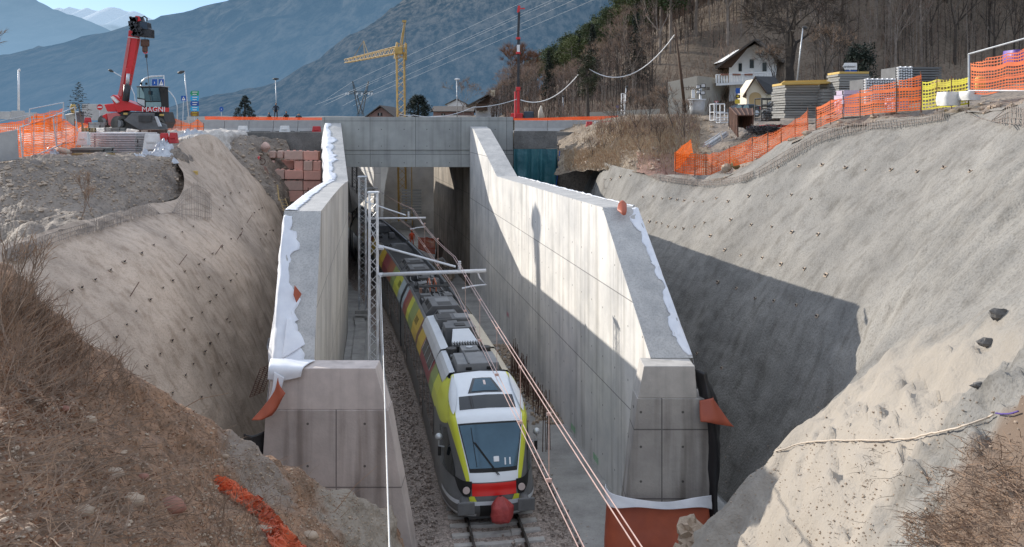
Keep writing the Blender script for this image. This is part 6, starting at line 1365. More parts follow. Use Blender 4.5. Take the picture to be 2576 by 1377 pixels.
# stacks of ledgers with zigzag white ends
def ledger_stack(label, u0, u1, v0, v1, Y, nr, nc, face=True, long_=0):
    a, b = W(u0, v1, Y), W(u1, v0, Y); t = thing('scaffold_panel_stack', label, 'scaffold stack', ((a.x+b.x)/2, Y, a.z)); w_, h_ = b.x-a.x, b.z-a.z
    for r_ in range(nr):
        mb = MB(); z = a.z+h_*(r_+.5)/nr
        for c_ in range(nc): x = a.x+w_*(c_+.5)/nc; mb.box((x, Y, z+.02*(c_ % 2)), (w_/nc*.62, .2, h_/nr*.62), ry=.5 if c_ % 2 else -.5)
        mb.build('panel_end', 'galv_pale', t)
    mb = MB(); mb.box(((a.x+b.x)/2, Y+.9, (a.z+b.z)/2), (w_*.97, 1.5, h_*.96)); mb.build('panel_body', 'equip_grey', t)
    if long_:
        for r_ in range(nr): mb = MB(); mb.box((b.x+long_/2, Y+.5, a.z+h_*(r_+.5)/nr), (long_, .9, h_/nr*.7)); mb.build('panel_side', 'equip_grey', t)
    return t
ledger_stack('stack of scaffold panels with white zigzag ends, topmost against the woods', 2256, 2294, 168, 225, 38, 9, 6, long_=WX(2370,38)-WX(2294,38))
ledger_stack('lower stack of white zigzag panel ends behind the orange net', 2174, 2254, 198, 262, 37, 10, 13)
stack('pallet_load', 'pale shrink-wrapped pallet load behind the orange net', 2122, 2162, 227, 286, 35.8, 1.0, 5, 'pallet_film', .08)
stack('pallet_load', 'pinkish wrapped pallet load low behind the net', 2252, 2288, 246, 276, 33.8, .9, 3, 'pallet_film', .08)
stack('plank_pile', 'pale boards seen through the yellow net', 2368, 2432, 200, 226, 31.5, .8, 4, 'timber', .2, part='plank')
def bag(label, u0, u1, v0, v1, Y, mat):
    a, b = W(u0, v1, Y), W(u1, v0, Y); c = (a+b)/2; rows = []
    for i in range(9):
        t = i/8; row = []
        for j in range(20):
            an = 2*math.pi*j/20; q = max(abs(math.cos(an)), abs(math.sin(an)))**-.7; rr = (.5*(b.x-a.x))*(.86+.14*math.sin(t*3.1)); row.append(Vector((c.x+rr*q*.85*math.cos(an)+.03*noise.noise(Vector((an,t*3,Y))), Y+.4+.4*q*math.sin(an), a.z+(b.z-a.z)*t+.03*noise.noise(Vector((an*2,t*5,3))))))
        rows.append(row)
    mb = MB(); mb.grid(rows, closed=True); mb.poly(rows[-1]); tag(mb.build('bulk_bag', mat, smooth=True), label, 'bulk bag')
bag('long white bulk bag lying under the yellow net', 2373, 2428, 231, 266, 29.9, 'white_plastic'); bag('smaller white bulk bag beside the tall orange net', 2430, 2478, 229, 252, 29.2, 'white_plastic')
bag('purple wrapped load behind the tall orange net', 2545, 2600, 125, 165, 28.5, 'purple_bag')
mb = MB(); p = W(2466,198,29.8); mb.tube([W(2466,228,29.8), p, W(2466,191,29.8)], [.17,.17,.1], 12); tag(mb.build('yellow_drum', 'timber_yellow', smooth=True), 'yellow drum glowing behind the orange net at the right', 'drum')
# mesh along the right crest
mesh_strip('rebar mesh exposed under the middle of the right crest', TR, [(1905,432,448),(1960,398,420),(2010,366,388),(2060,341,360),(2110,322,345),(2180,314,330),(2260,306,322),(2330,298,312),(2380,290,305)], 100, 3)
mesh_strip('rebar mesh around the brown hollow at the left end of the crest', TR, [(1636,432,446),(1660,442,456),(1700,450,462),(1750,456,468),(1810,458,470),(1860,448,462),(1900,436,448)], 90, 3)
mesh_strip('wide rebar mesh apron at the upper right corner of the slope', TR, [(2385,275,300),(2430,255,285),(2460,262,300),(2500,268,312),(2545,276,318),(2590,284,320)], 42, 4)
mesh_strip('rebar teeth hanging from the top of the slope beside the bridge', TR, [(1412,448,462),(1450,450,470),(1490,452,474),(1525,454,474)], 11, 2)
# rope strap on the near right slope
def draped(name, label, tree, uvs, r, mat, cat, lift=.05, flat=False):
    P_ = []
    for i in range(len(uvs)-1):
        for q in range(4):
            t = q/4; u = uvs[i][0]+(uvs[i+1][0]-uvs[i][0])*t; v = uvs[i][1]+(uvs[i+1][1]-uvs[i][1])*t; p, n = cast(tree, u, v)
            if p is not None: P_.append(p+n*lift)
    if len(P_) < 2: return
    mb = MB(); mb.tube(P_, r, 5); return tag(mb.build(name, mat, smooth=True), label, cat)
draped('lifting_strap', 'beige webbing strap lying across the near right slope', TR, [(1945,1142),(1990,1128),(2035,1116),(2080,1112),(2150,1112),(2240,1111),(2300,1108),(2350,1096),(2400,1085),(2440,1076),(2490,1058),(2515,1045)], .015, 'strap', 'strap')
draped('lifting_strap', 'short purple strap tied to the beige one at the right edge', TR, [(2515,1045),(2530,1048),(2550,1046),(2580,1036)], .012, 'strap_purple', 'strap')
# houses
def house(name, label, u0, u1, v0, v1, Y, dep, wall_m, roof_m, ridge_v, rz=0, over=.5, wins=(), gable_front=True, chim=None, roofu=None):
    a, b = W(u0, v1, Y), W(u1, v0, Y); t = thing(name, label, 'house', ((a.x+b.x)/2, Y+dep/2, a.z)); x0, x1, z0, z1 = a.x, b.x, a.z, b.z; zr = WZ(ridge_v, Y); xm = (x0+x1)/2 if roofu is None else WX(roofu, Y)
    mb = MB()
    if gable_front: mb.prism([(x0,Y,z0),(x1,Y,z0),(x1,Y,z1),(xm,Y,zr-.15),(x0,Y,z1)], (0, dep, 0))
    else: mb.box(((x0+x1)/2, Y+dep/2, (z0+z1)/2), (x1-x0, dep, z1-z0))
    mb.build('wall', wall_m, t); mb = MB(); th = .16
    if gable_front:
        k = (zr-z1)/(xm-x0); k2 = (zr-z1)/(x1-xm)
        mb.prism([(x0-over,Y-over,z1-over*k),(xm,Y-over,zr),(xm,Y-over,zr+th),(x0-over,Y-over,z1-over*k+th)], (0, dep+2*over, 0)); mb.prism([(xm,Y-over,zr),(x1+over,Y-over,z1-over*k2),(x1+over,Y-over,z1-over*k2+th),(xm,Y-over,zr+th)], (0, dep+2*over, 0))
    else:
        mb.prism([(x0-over,Y-over,z1-.1),(x0-over,Y+dep/2,zr),(x0-over,Y+dep+over,z1-.1),(x0-over,Y+dep+over,z1+.06),(x0-over,Y+dep/2,zr+th),(x0-over,Y-over,z1+.06)], (x1-x0+2*over, 0, 0))
    ro = mb.build('roof', roof_m, t)
    for (wu0, wu1, wv0, wv1, m_) in wins:
        p, q = W(wu0, wv1, Y), W(wu1, wv0, Y); mb = MB(); mb.box(((p.x+q.x)/2, Y-.03, (p.z+q.z)/2), (q.x-p.x, .1, q.z-p.z)); wo = mb.build('window', m_, t)
        mb = MB(); mb.box(((p.x+q.x)/2, Y-.1, (p.z+q.z)/2), (.06, .05, q.z-p.z)); mb.build('frame', 'house_white', wo)
    if chim: mb = MB(); p = W(chim[0], chim[1], Y+dep*.5); mb.box(p, (.6,.6,1.2)); mb.build('chimney', 'house_cream', ro)
    return t
h1 = house('chalet', 'low chalet with a broad brown roof and red gable left of the yellow crane', 921, 994, 296, 312, 120, 14, 'house_pink', 'roof_brown', 268, over=.8, wins=((950,962,284,292,'window_dark'),))
house('chalet', 'long low building with a grey roof behind the round dark tree', 1090, 1185, 281, 300, 150, 12, 'house_pink', 'roof_brown', 268, gable_front=False, wins=((1110,1120,286,292,'window_dark'),(1140,1150,286,292,'window_dark')))
h2 = house('chalet', 'white chalet with dark wooden gable and balcony right of the bridge', 1196, 1262, 258, 305, 115, 10, 'house_white', 'roof_brown', 240, over=1.2, wins=((1206,1214,272,282,'window_dark'),(1236,1244,272,284,'window_dark')), chim=(1240,238))
mb = MB(); a, b = W(1198,276,114), W(1226,264,114); mb.box(((a.x+b.x)/2,114.2,(a.z+b.z)/2), (b.x-a.x,1.0,.9)); mb.build('balcony', 'wood_dark', h2)
mb = MB(); a, b = W(1200,262,114.6), W(1258,262,114.6); mb.prism([a, b, W(1229,243,114.6)], (0,.25,0)); mb.build('gable_boarding', 'wood_dark', h2)
house('chalet', 'small distant house with a hipped roof behind the long building', 1125, 1172, 262, 280, 190, 10, 'house_white', 'roof_brown', 250, wins=((1140,1147,268,274,'window_dark'),))
# grey office block
t = thing('office_building', 'plain grey flat-roofed office building before the woods', 'building', W(1754,275,84)); a = W(1680,273,86); b = W(1754,276,84); c = W(1832,270,93); 
zt = [WZ(207,86), WZ(191,84), WZ(200,93)]
mb = MB(); mb.hexa([(a.x,86,11),(b.x,84,11),(c.x,93,11),(a.x+4,96,11),(a.x,86,zt[0]),(b.x,84,zt[1]),(c.x,93,zt[2]),(a.x+4,96,zt[0])]); mb.build('wall', 'house_grey', t)
mb = MB(); q = W(1748,226,83.9); 
def fwin(u0, u1, v0, v1, Y, nm='window', m_='window_dark', par=t):
    p, q = W(u0, v1, Y), W(u1, v0, Y); mb = MB(); mb.box(((p.x+q.x)/2, Y, (p.z+q.z)/2), (q.x-p.x, .12, q.z-p.z)); return mb.build(nm, m_, par)
fwin(1740,1748,225,247,84.0,'door','house_white'); o = fwin(1868-20,1868-12,224,260,92.4); fwin(1808,1818,226,262,91.5,'door','board_brown')
text_mesh('architekt', .62, 'wood_dark', t, W(1738,222,84.1)+Vector((0,-.15,0)), rz=math.atan2(-2, b.x-a.x)); text_mesh('er.com', .62, 'wood_dark', t, W(1778,222,86.6)+Vector((0,-.2,0)), rz=math.atan2(9, c.x-b.x))
# white house with balcony and deep roof
hw = thing('white_house', 'white chalet with a wide overhanging roof, balcony and flower boxes', 'house', W(1870,255,90)); Yh = 90
mb = MB(); mb.hexa([W(1834,262,Yh),W(1948,262,Yh),W(1960,262,Yh+9),W(1846,262,Yh+9),W(1834,148,Yh),W(1948,130,Yh),W(1960,140,Yh+9),W(1846,150,Yh+9)]); mb.build('wall', 'house_white', hw)
mb = MB(); mb.prism([W(1834,150,Yh+.02),W(1948,132,Yh+.02),W(1898,112,Yh+.02)], (0, 8.5, 0)); mb.build('gable', 'house_white', hw)
mb = MB(); mb.hexa([W(1799,174,Yh-2.2),W(1898,103,Yh-2.2),W(1908,103,Yh+10),W(1809,174,Yh+10),W(1799,168,Yh-2.2),W(1898,98,Yh-2.2),W(1908,98,Yh+10),W(1809,168,Yh+10)]); mb.hexa([W(1898,103,Yh-2.2),W(1968,158,Yh-2.2),W(1978,158,Yh+10),W(1908,103,Yh+10),W(1898,98,Yh-2.2),W(1968,152,Yh-2.2),W(1978,152,Yh+10),W(1908,98,Yh+10)]); ro = mb.build('roof', 'roof_brown', hw)
mb = MB(); mb.prism([W(1812,170,Yh-1.2),W(1840,170,Yh-1.2),W(1884,118,Yh-1.2),W(1868,118,Yh-1.2)], (0,.3,0)); mb.build('roof_boarding', 'wood_dark', hw)
mb = MB(); mb.hexa([W(1801,216,Yh-2),W(1950,208,Yh-2),W(1950,208,Yh),W(1801,216,Yh),W(1801,210,Yh-2),W(1950,203,Yh-2),W(1950,203,Yh),W(1801,210,Yh)]); bo = mb.build('balcony', 'house_white', hw)
for i in range(22): u = 1802+i*6.8; mb = MB(); mb.box(W(u, 199-i*.3, Yh-2), (.17,.05,.85)); mb.build('baluster', 'house_white', bo)
mb = MB(); mb.tube([W(1801,189,Yh-2), W(1950,182,Yh-2)], .06, 5); mb.build('handrail', 'house_white', bo)
for u in (1823, 1853, 1883): mb = MB(); mb.box(W(u, 188, Yh-2.1), (.8,.2,.18)); mb.build('flower_box', 'stone_red', bo)
for (u0, u1, v0, v1) in ((1858,1866,160,180),(1886,1896,150,172),(1918,1928,158,180),(1905,1912,224,244),(1930,1938,224,244)): fwin(u0, u1, v0, v1, Yh-.02, par=hw)
# wayside chapel
ch = thing('wayside_chapel', 'small cream wayside chapel with an arched niche and dark gabled roof', 'chapel', W(1900,268,66)); Yc = 66
mb = MB(); mb.prism([W(1878,272,Yc),W(1926,272,Yc),W(1926,232,Yc),W(1900,199,Yc),W(1878,232,Yc)], (0,2.6,0)); mb.build('wall', 'chapel_wall', ch)
mb = MB(); pts = [W(1885,264,Yc-.03),W(1915,264,Yc-.03)]+[Vector((WX(1900,Yc)+.47*math.cos(a), Yc-.03, WZ(246,Yc)+.42*math.sin(a))) for a in [i*math.pi/10 for i in range(11)]]; mb.prism(pts, (0,.05,0)); mb.build('niche', 'niche', ch)
mb = MB(); mb.hexa([W(1926,272,Yc+.1),W(1972,272,Yc+.6),W(1972,272,Yc+2.6),W(1926,272,Yc+2.6),W(1926,238,Yc+.1),W(1972,240,Yc+.6),W(1972,238,Yc+2.6),W(1926,238,Yc+2.6)]); mb.build('side_wall', 'house_cream', ch)
mb = MB(); mb.hexa([W(1869,246,Yc-.4),W(1899,196,Yc-.4),W(1903,196,Yc+2.9),W(1873,246,Yc+2.9),W(1869,242,Yc-.4),W(1899,192,Yc-.4),W(1903,192,Yc+2.9),W(1873,242,Yc+2.9)]); mb.hexa([W(1899,196,Yc-.4),W(1928,236,Yc-.4),W(1976,240,Yc+1),W(1950,197,Yc+2.9),W(1899,192,Yc-.4),W(1928,232,Yc-.4),W(1976,236,Yc+1),W(1950,193,Yc+2.9)]); mb.build('roof', 'roof_slate', ch)
mb = MB(); mb.tube([W(1869,244,Yc-.42),W(1899,194.5,Yc-.42),W(1928,234,Yc-.42)], .06, 4); mb.build('barge_board', 'wood_dark', ch)
# poles, cables, signs near the chapel
mb = MB(); mb.tube([W(1724,284,75), W(1712,180,75), W(1698,68,75)], [.15,.12,.09], 8); tag(mb.build('wooden_pole', 'wood_dark', smooth=True), 'tall leaning wooden pole in front of the grey building', 'pole')
def sagc(a, b, s, n=14): return [a.lerp(b, i/n)+Vector((0,0,-s*4*(i/n)*(1-i/n))) for i in range(n+1)]
mb = MB(); mb.tube(sagc(W(1697,88,75), W(1482,174,80), 2.0), .045, 4); tag(mb.build('cable', 'galv_pale'), 'pale cable sagging from the leaning pole to the ivy covered tree', 'cable')
mb = MB(); mb.tube(sagc(W(1455,188,80), W(1310,252,84), 1.1), .045, 4); tag(mb.build('cable', 'galv_pale'), 'pale cable sagging from the ivy covered tree to the crane boom', 'cable')
mb = MB(); mb.tube(sagc(W(1300,250,84), W(1190,270,84), .2)+sagc(W(1190,270,84), W(1040,290,84), .5)+sagc(W(1040,290,84), W(1005,287,84), .1), .035, 4); tag(mb.build('cable', 'galv_pale'), 'pale cable running left from the crane boom over the bridge', 'cable')
sign('blue arrow sign above the yellow ones beside the chapel', 1856, 229, 12, 14, 64, 'sign_blue', 265, 'direction sign', 'arrow', inner=[], name='direction_sign')
sign('black and yellow arrow sign in the middle beside the chapel', 1856, 243, 12, 9, 64, 'equip_black', 265, 'direction sign', 'arrow', inner=[('inset','sign_yellow',.5,'rect')], pole=False, name='direction_sign')
sign('yellow arrow sign lowest beside the chapel', 1855, 256, 13, 11, 64, 'sign_yellow', 265, 'direction sign', 'arrow', pole=False, name='direction_sign')
sign('small red yield triangle before the scaffold frames', 1802, 258, 11, 7, 62, 'sign_red', 290, shape='tridown', inner=[('field','sign_white',.6,'tridown')])
sw = sign('white arrow sign pointing left beside the dark conifer', 2138, 167, 36, 17, 50, 'sign_white', 215, 'direction sign', 'arrow', name='direction_sign'); text_mesh('carabinieri', .17, 'equip_black', sw, W(2137,168,49.97)); sign('thin blue arrow sign under the white arrow sign', 2140, 180, 32, 6, 50.02, 'sign_blue', 215, 'direction sign', 'arrow', pole=False, name='direction_sign')
sign('round blue sign on a short pole before the pale wall', 1554, 269, 7, 8, 80, 'sign_blue', 290, shape='disc')
# floodlight and tub
t = thing('floodlight_mast', 'short mast with four black floodlights above the metal tub', 'floodlight', W(1762,262,61.5)); mb = MB(); mb.tube([W(1762,268,61.5), W(1762,222,61.5)], .09, 8); mb.build('pole', 'galv_pale', t)
for (u, v, s) in ((1756,219,1),(1769,216,1),(1757,232,1),(1768,234,1)): mb = MB(); mb.box(W(u, v, 61.3), (.34,.12,.28), rx=.3, rz=.3*(1 if u < 1762 else -1)); f_ = mb.build('floodlight', 'equip_black', t, bevel=.02); mb = MB(); mb.box(W(u, v, 61.22), (.26,.03,.2), rx=.3, rz=.3*(1 if u < 1762 else -1)); mb.build('lens', 'galv_pale', f_)
t = thing('metal_tub', 'large dented galvanised tub on the dry bank', 'tub', W(1753,287,60)); mb = MB(); c = Vector((WX(1753,60), 60, WZ(288,60))); rows = [[c+Vector((r*math.cos(a), r*math.sin(a), z))*1 for a in [2*math.pi*i/28 for i in range(28)]] for r, z in ((.01,0),(.44,0),(.50,.35),(.56,.75),(.60,1.0),(.62,1.03),(.58,1.0),(.52,.6),(.4,.1))]; mb.grid(rows, closed=True); mb.build('shell', 'galv', t, smooth=True)
mb = MB(); mb.tube([c+Vector((.62*math.cos(a), .62*math.sin(a), 1.03)) for a in [2*math.pi*i/20 for i in range(21)]], .03, 5); mb.build('rim', 'galv_pale', t)
# scaffold frames, wire racks
def frame3d(name, label, u0, u1, v0, v1, Y, dep, mat, cat, nx=1, nz=2, r=.035):
    a, b = W(u0, v1, Y), W(u1, v0, Y); t = thing(name, label, cat, a); 
    for x in (a.x, b.x):
        for y in (Y, Y+dep): mb = MB(); mb.tube([(x,y,a.z),(x,y,b.z)], r, 5); mb.build('upright', mat, t)
    for k in range(nz+1):
        z = a.z+(b.z-a.z)*k/nz
        for p, q in (((a.x,Y,z),(b.x,Y,z)),((a.x,Y+dep,z),(b.x,Y+dep,z)),((a.x,Y,z),(a.x,Y+dep,z)),((b.x,Y,z),(b.x,Y+dep,z))): mb = MB(); mb.tube([p, q], r*.8, 4); mb.build('rail', mat, t)
    return t
frame3d('steel_scaffold', 'pale steel scaffold frame standing on the ramp by the tub', 1797, 1823, 262, 303, 55, 1.2, 'galv_pale', 'scaffold')
frame3d('steel_scaffold', 'lower scaffold frame half behind the rusty formwork crate', 1812, 1842, 285, 309, 53, 1.0, 'galv_pale', 'scaffold')
frame3d('wire_rack', 'black steel rack of clamps beside the board stacks', 1915, 1960, 248, 304, 46, 1.2, 'steel_dark', 'rack', nz=3)
frame3d('wire_rack', 'smaller black rack holding scaffold couplers in front of the chapel', 1930, 1966, 250, 276, 50, 1.0, 'steel_dark', 'rack', nz=2)
random.seed(51); mb = MB()
for i in range(260): p = W(random.uniform(1917,1962), random.uniform(278,302), 46+random.random()); mb.box(p, (.12,.1,.05), rz=random.random()*3, ry=random.random()*3)
for i in range(120): p = W(random.uniform(1932,1964), random.uniform(256,274), 50+random.random()*.8); mb.box(p, (.14,.1,.06), rz=random.random()*3, ry=random.random()*3)
tag(mb.build('couplers', 'equip_light'), 'scaffold couplers heaped in the black racks', 'couplers', kind='stuff')
# rusty formwork crate
t = thing('formwork_crate', 'rusty ribbed steel formwork crate open at the front', 'formwork', W(1864,340,50)); Yf = 49.5
def panel3(p0, p1, p2, p3, nm, mat, par, n=6):
    mb = MB(); mb.quad(p0, p1, p2, p3); o = mb.build(nm, mat, par); so = o.modifiers.new('s', 'SOLIDIFY'); so.thickness = .05; 
    for i in range(n+1): f = i/n; mb = MB(); mb.tube([Vector(p0).lerp(Vector(p1), f), Vector(p3).lerp(Vector(p2), f)], .045, 4); mb.build('rib', mat, o)
    return o
panel3(W(1834,318,51.5), W(1856,346,48.5), W(1854,290,48.5), W(1834,270,51.5), 'side_panel', 'rust', t); panel3(W(1870,322,51.5), W(1892,338,48.5), W(1895,290,48.5), W(1872,275,51.5), 'side_panel', 'rust', t)
panel3(W(1854,290,48.5), W(1895,290,48.5), W(1893,273,51.5), W(1836,271,51.5), 'top_panel', 'rust', t, 4); panel3(W(1834,318,51.5), W(1872,322,51.5), W(1872,275,51.5), W(1834,270,51.5), 'back_panel', 'board_brown', t, 4)
# car
t = thing('parked_car', 'dark blue-grey car parked before the chapel, half hidden', 'car', W(1880,285,60)); Yk = 60
prof = [(1843,284),(1843,276),(1848,273),(1855,266),(1862,263),(1895,262),(1910,266),(1915,273),(1916,284)]
mb = MB(); mb.prism([W(u, v, Yk) for u, v in prof], (0,1.7,0)); mb.build('body', 'car_blue', t, bevel=.06)
for (a, b, nm) in (((1851,273),(1866,265),'windscreen'),((1868,273),(1884,265),'side_window'),((1886,273),(1904,266),'side_window')): mb = MB(); mb.quad(W(a[0],a[1],Yk-.02), W(b[0],a[1],Yk-.02), W(b[0]-1,b[1],Yk-.02), W(a[0]+5,b[1],Yk-.02)); mb.build(nm, 'car_glass' if nm == 'windscreen' or a[0] < 1880 else 'window_dark', t)
for u in (1855, 1903): mb = MB(); c = W(u, 284, Yk-.02); mb.tube([c, c+Vector((0,.25,0))], .32, 14); wo = mb.build('wheel', 'tyre', t); mb = MB(); mb.tube([c-Vector((0,.02,0)), c], .18, 10); mb.build('rim', 'galv', wo)
mb = MB(); mb.box(W(1913,272,Yk), (.1,.1,.25)); mb.build('tail_light', 'red_plastic', t)
# rebar bundles and heaps
t = thing('rebar_bundle', 'bundle of grey steel tubes lying in the shaded hollow', 'steel bars', W(1800,362,47)); mb = MB()
for i in range(16): o_ = Vector((random.uniform(-.2,.2), random.uniform(-.2,.2), random.uniform(0,.25))); mb.tube([W(1779,372,46)+o_, W(1824,342,48.5)+o_], .035, 5)
mb.build('bars', 'galv', t); mb = MB(); mb.tube([W(1812,346,47.3)+Vector((0,0,.3)), W(1818,356,47.1)], .04, 5); mb.build('tie', 'strap', t)
random.seed(77); mb = MB()
for i in range(260): a = W(random.uniform(1892,1955), random.uniform(322,338), 44.5+random.random()*1.2); d = Vector((random.uniform(-1,1), random.uniform(-.5,.5), random.uniform(-.3,.5)))*.45; mb.tube([a-d, a+d*.3+Vector((0,0,.1)), a+d], .018, 3)
tag(mb.build('bar_heap', 'crane_black'), 'dark heap of bent reinforcement offcuts beside the rusty crate', 'scrap', kind='stuff')
mb = MB(); mb.tube([W(1880,322,47), W(1930,316,46), W(1960,318,45.5), W(2010,316,45)], .05, 5); tag(mb.build('hose', 'red_plastic'), 'red hose lying on the ground before the board stacks', 'hose')
for k, (u, v, r, m_) in enumerate(((1830,422,.22,'stone'),(1849,414,.26,'timber'),(1822,428,.16,'stone'))):
    p, n = cast(TK, u, v); p = p if p else W(u, v, 42); mb = MB(); mb.ball(W(u, v, 42.2), r, 7, 5, jit=.6); tag(mb.build('boulder', m_), ['middle one of three stones lying against the foot of the net','squarish pale stone, highest at the foot of the net','smallest leftmost stone at the foot of the net'][k], 'stone')
# blue tarpaulin hanging beside the bridge
rows = []
for i in range(50):
    s = i/49; row = []
    for j in range(16): q = j/15; f = .16*math.sin(s*26+noise.noise(Vector((s*5,0,0)))*4)*(.3+.7*q)+.08*noise.noise(Vector((s*9,q*3,1))); row.append(Vector((WX(1292,61.6)+(WX(1402,61.6)-WX(1292,61.6))*s, 61.4+f, WZ(375,61.6)+(WZ(470,61.6)-WZ(375,61.6))*q)))
    rows.append(row)
mb = MB(); mb.grid(rows); tag(mb.build('tarpaulin', 'tarp_blue', smooth=True), 'dark teal tarpaulin curtain hanging beside the bridge', 'tarpaulin')
mb = MB(); mb.box((WX(1347,62), 62.1, WZ(352,62)), (WX(1400,62)-WX(1292,62), .6, (376-332)*62/F)); structure(mb.build('concrete_footing', 'concrete_footing')); 
mb = MB(); mb.tube([W(1408,380,60.8), W(1403,440,60.5), W(1399,466,60.3)], .03, 4); tag(mb.build('rope', 'sign_blue'), 'blue rope at the right edge of the teal tarpaulin', 'rope')
mb = MB(); mb.tube([W(1362,297,80), W(1360,280,80), W(1361,266,80)], [.32,.22,.05], 8); tag(mb.build('closed_parasol', 'strap', smooth=True), 'closed beige parasol standing behind the road net', 'parasol')
mb = MB(); a, b = W(1500,292,79), W(1640,276,79); mb.hexa([W(1478,296,84),W(1660,296,84),W(1660,296,85),W(1478,296,85),W(1478,283,84),W(1660,274,84),W(1660,274,85),W(1478,283,85)]); tag(mb.build('garden_wall', 'house_grey'), 'long pale garden wall between the road and the woods', 'wall')
frame3d('kiosk_frame', 'pale open ladder frame before the garden wall', 1564, 1571, 236, 290, 81, .4, 'galv_pale', 'frame', nz=5)
# worker under the bridge, orange net and boards in the next cutting
for k, (u, v, Y) in enumerate(((982,566,80),(1036,566,82))):
    person(['worker in orange helmet beside the train under the bridge','worker in orange clothing near the white panels under the bridge'][k], u, CY+12*F/Y, Y, 1.75, 'down', 'hivis', 'hivis', .4, 'hivis')
net('orange_net', 'orange net across the floor under the bridge', [(1052,626,597,78),(1075,636,597,76),(1095,640,598,74)], 'net_dense', False)
random.seed(61); t = thing('plank_pile', 'dark planks leaning on the abutment under the bridge', 'planks', W(1105,655,66))
for i in range(6): mb = MB(); mb.tube([W(1096+i*3,652-i,67-i*.3), W(1104+i*2.2,600+i*3,67.4-i*.3)], .07, 4); mb.build('plank', 'board_brown', t)
mb = MB()
for i in range(160): mb.ball((random.uniform(-7.2,-4.6), random.uniform(63,74), .08), random.uniform(.06,.22), 5, 3, jit=.6)
tag(mb.build('rubble', 'stone'), 'dark rubble on the floor under the bridge', 'rubble', kind='stuff')
# ------------------------------------------------------------------ vegetation
def branch(mb, p, d, L, r, depth, spread, up, minr, tips, sides=4, curl=.25):
    n = 3; pts = [p]; rs = [r]; q = p; dd = d.copy()
    for i in range(n):
        dd = (dd+Vector((random.uniform(-1,1), random.uniform(-1,1), random.uniform(-.6,.8)+up))*curl*.5).normalized(); q = q+dd*L/n; pts.append(q); rs.append(max(minr, r*(1-.42*(i+1)/n)))
    mb.tube(pts, rs, sides if r > .04 else 3, cap=False)
    if depth <= 0: tips.append((q, dd)); return
    k = random.choice((2, 3, 3)) if depth > 1 else 3
    for i in range(k):
        a = random.uniform(0, 6.28); s = dd.cross(Vector((math.cos(a), math.sin(a), .3))).normalized(); nd = (dd+s*spread*random.uniform(.6,1.3)+Vector((0,0,up))).normalized()
        st = pts[-1] if i < 2 else pts[-2]; branch(mb, st, nd, L*random.uniform(.62,.85), rs[-1]*.72, depth-1, spread, up, minr, tips, sides, curl)
def twigs(mb, tips, n, L, w, droop=0):
    for p, d in tips:
        for i in range(n):
            e = (d+Vector((random.uniform(-1,1), random.uniform(-1,1), random.uniform(-.7,.9)-droop))*.9).normalized()*L*random.uniform(.5,1.2); s = e.cross(Vector((random.random(), random.random(), random.random()))).normalized()*w
            m = p+e*.5+Vector((0,0,.06*L)); mb.poly([p-s, p+s, m+s*.6, p+e, m-s*.6])
HIDE = Vector((0, 0, -200))
def bare_tree(seed, H, label, grp, bark='bark', tw='twig', depth=4, spread=.55, up=.12, tn=7, trunkf=.35, r0=None):
    random.seed(seed); t = thing('bare_tree', label, 'tree', (0,0,0), grp); mb = MB(); r0 = r0 or H*.0125; tips = []
    mb.tube([(0,0,-.5),(.05,0,H*trunkf*.5),(.1*random.uniform(-1,1),.05,H*trunkf)], [r0*1.2,r0,r0*.85], 6, cap=False)
    for i in range(3): branch(mb, Vector((0,0,H*trunkf*(.85+.15*i/2))), Vector((random.uniform(-.6,.6), random.uniform(-.6,.6), 1)).normalized(), H*.24, r0*.65, depth-1, spread, up, min(.012, H*.0025), tips)
    mb.build('trunk', bark, t, local=True); q = MB(); twigs(q, tips, tn, H*.10, min(.016, H*.0022)); q.build('crown', tw, t, local=True); return t
def needle_clump(mb, c, rad, n, size, flat=.6):
    for i in range(n):
        d = Vector((random.gauss(0,1), random.gauss(0,1), random.gauss(0,1)*flat)).normalized()*rad*random.uniform(.35,1); p = c+d; a = Vector((random.uniform(-1,1), random.uniform(-1,1), random.uniform(-.2,.8))).normalized()*size; s = a.cross(Vector((random.uniform(-1,1), random.uniform(-1,1), 1))).normalized()*size*.35
        mb.poly([p-a*.5, p+s, p+a*.5, p-s])
def pine(seed, H, label, grp, leaf='pine_leaf', n=34, low=.5):
    random.seed(seed); t = thing('pine_tree', label, 'tree', (0,0,0), grp); mb = MB(); mb.tube([(0,0,-.5),(.1,0,H*.5),(.2*random.uniform(-1,1),.1,H*.97)], [H*.014,H*.011,.03], 6, cap=False); q = MB()
    for i in range(n):
        f = low+(1-low)*((i+.5)/n); R_ = H*.25*math.sin(math.pi*min(1, (1.06-f)/(1-low)*.62+.12)); a = random.uniform(0,6.28); rr = R_*random.uniform(.3,1.0); c = Vector((rr*math.cos(a), rr*math.sin(a), H*f))
        mb.tube([(0,0,H*f-.5), c], [.05,.02], 3, cap=False); needle_clump(q, c, H*.085*random.uniform(.7,1.25), 90, H*.028, .6)
    mb.build('trunk', 'bark_pale', t, local=True); q.build('crown', leaf, t, local=True); return t
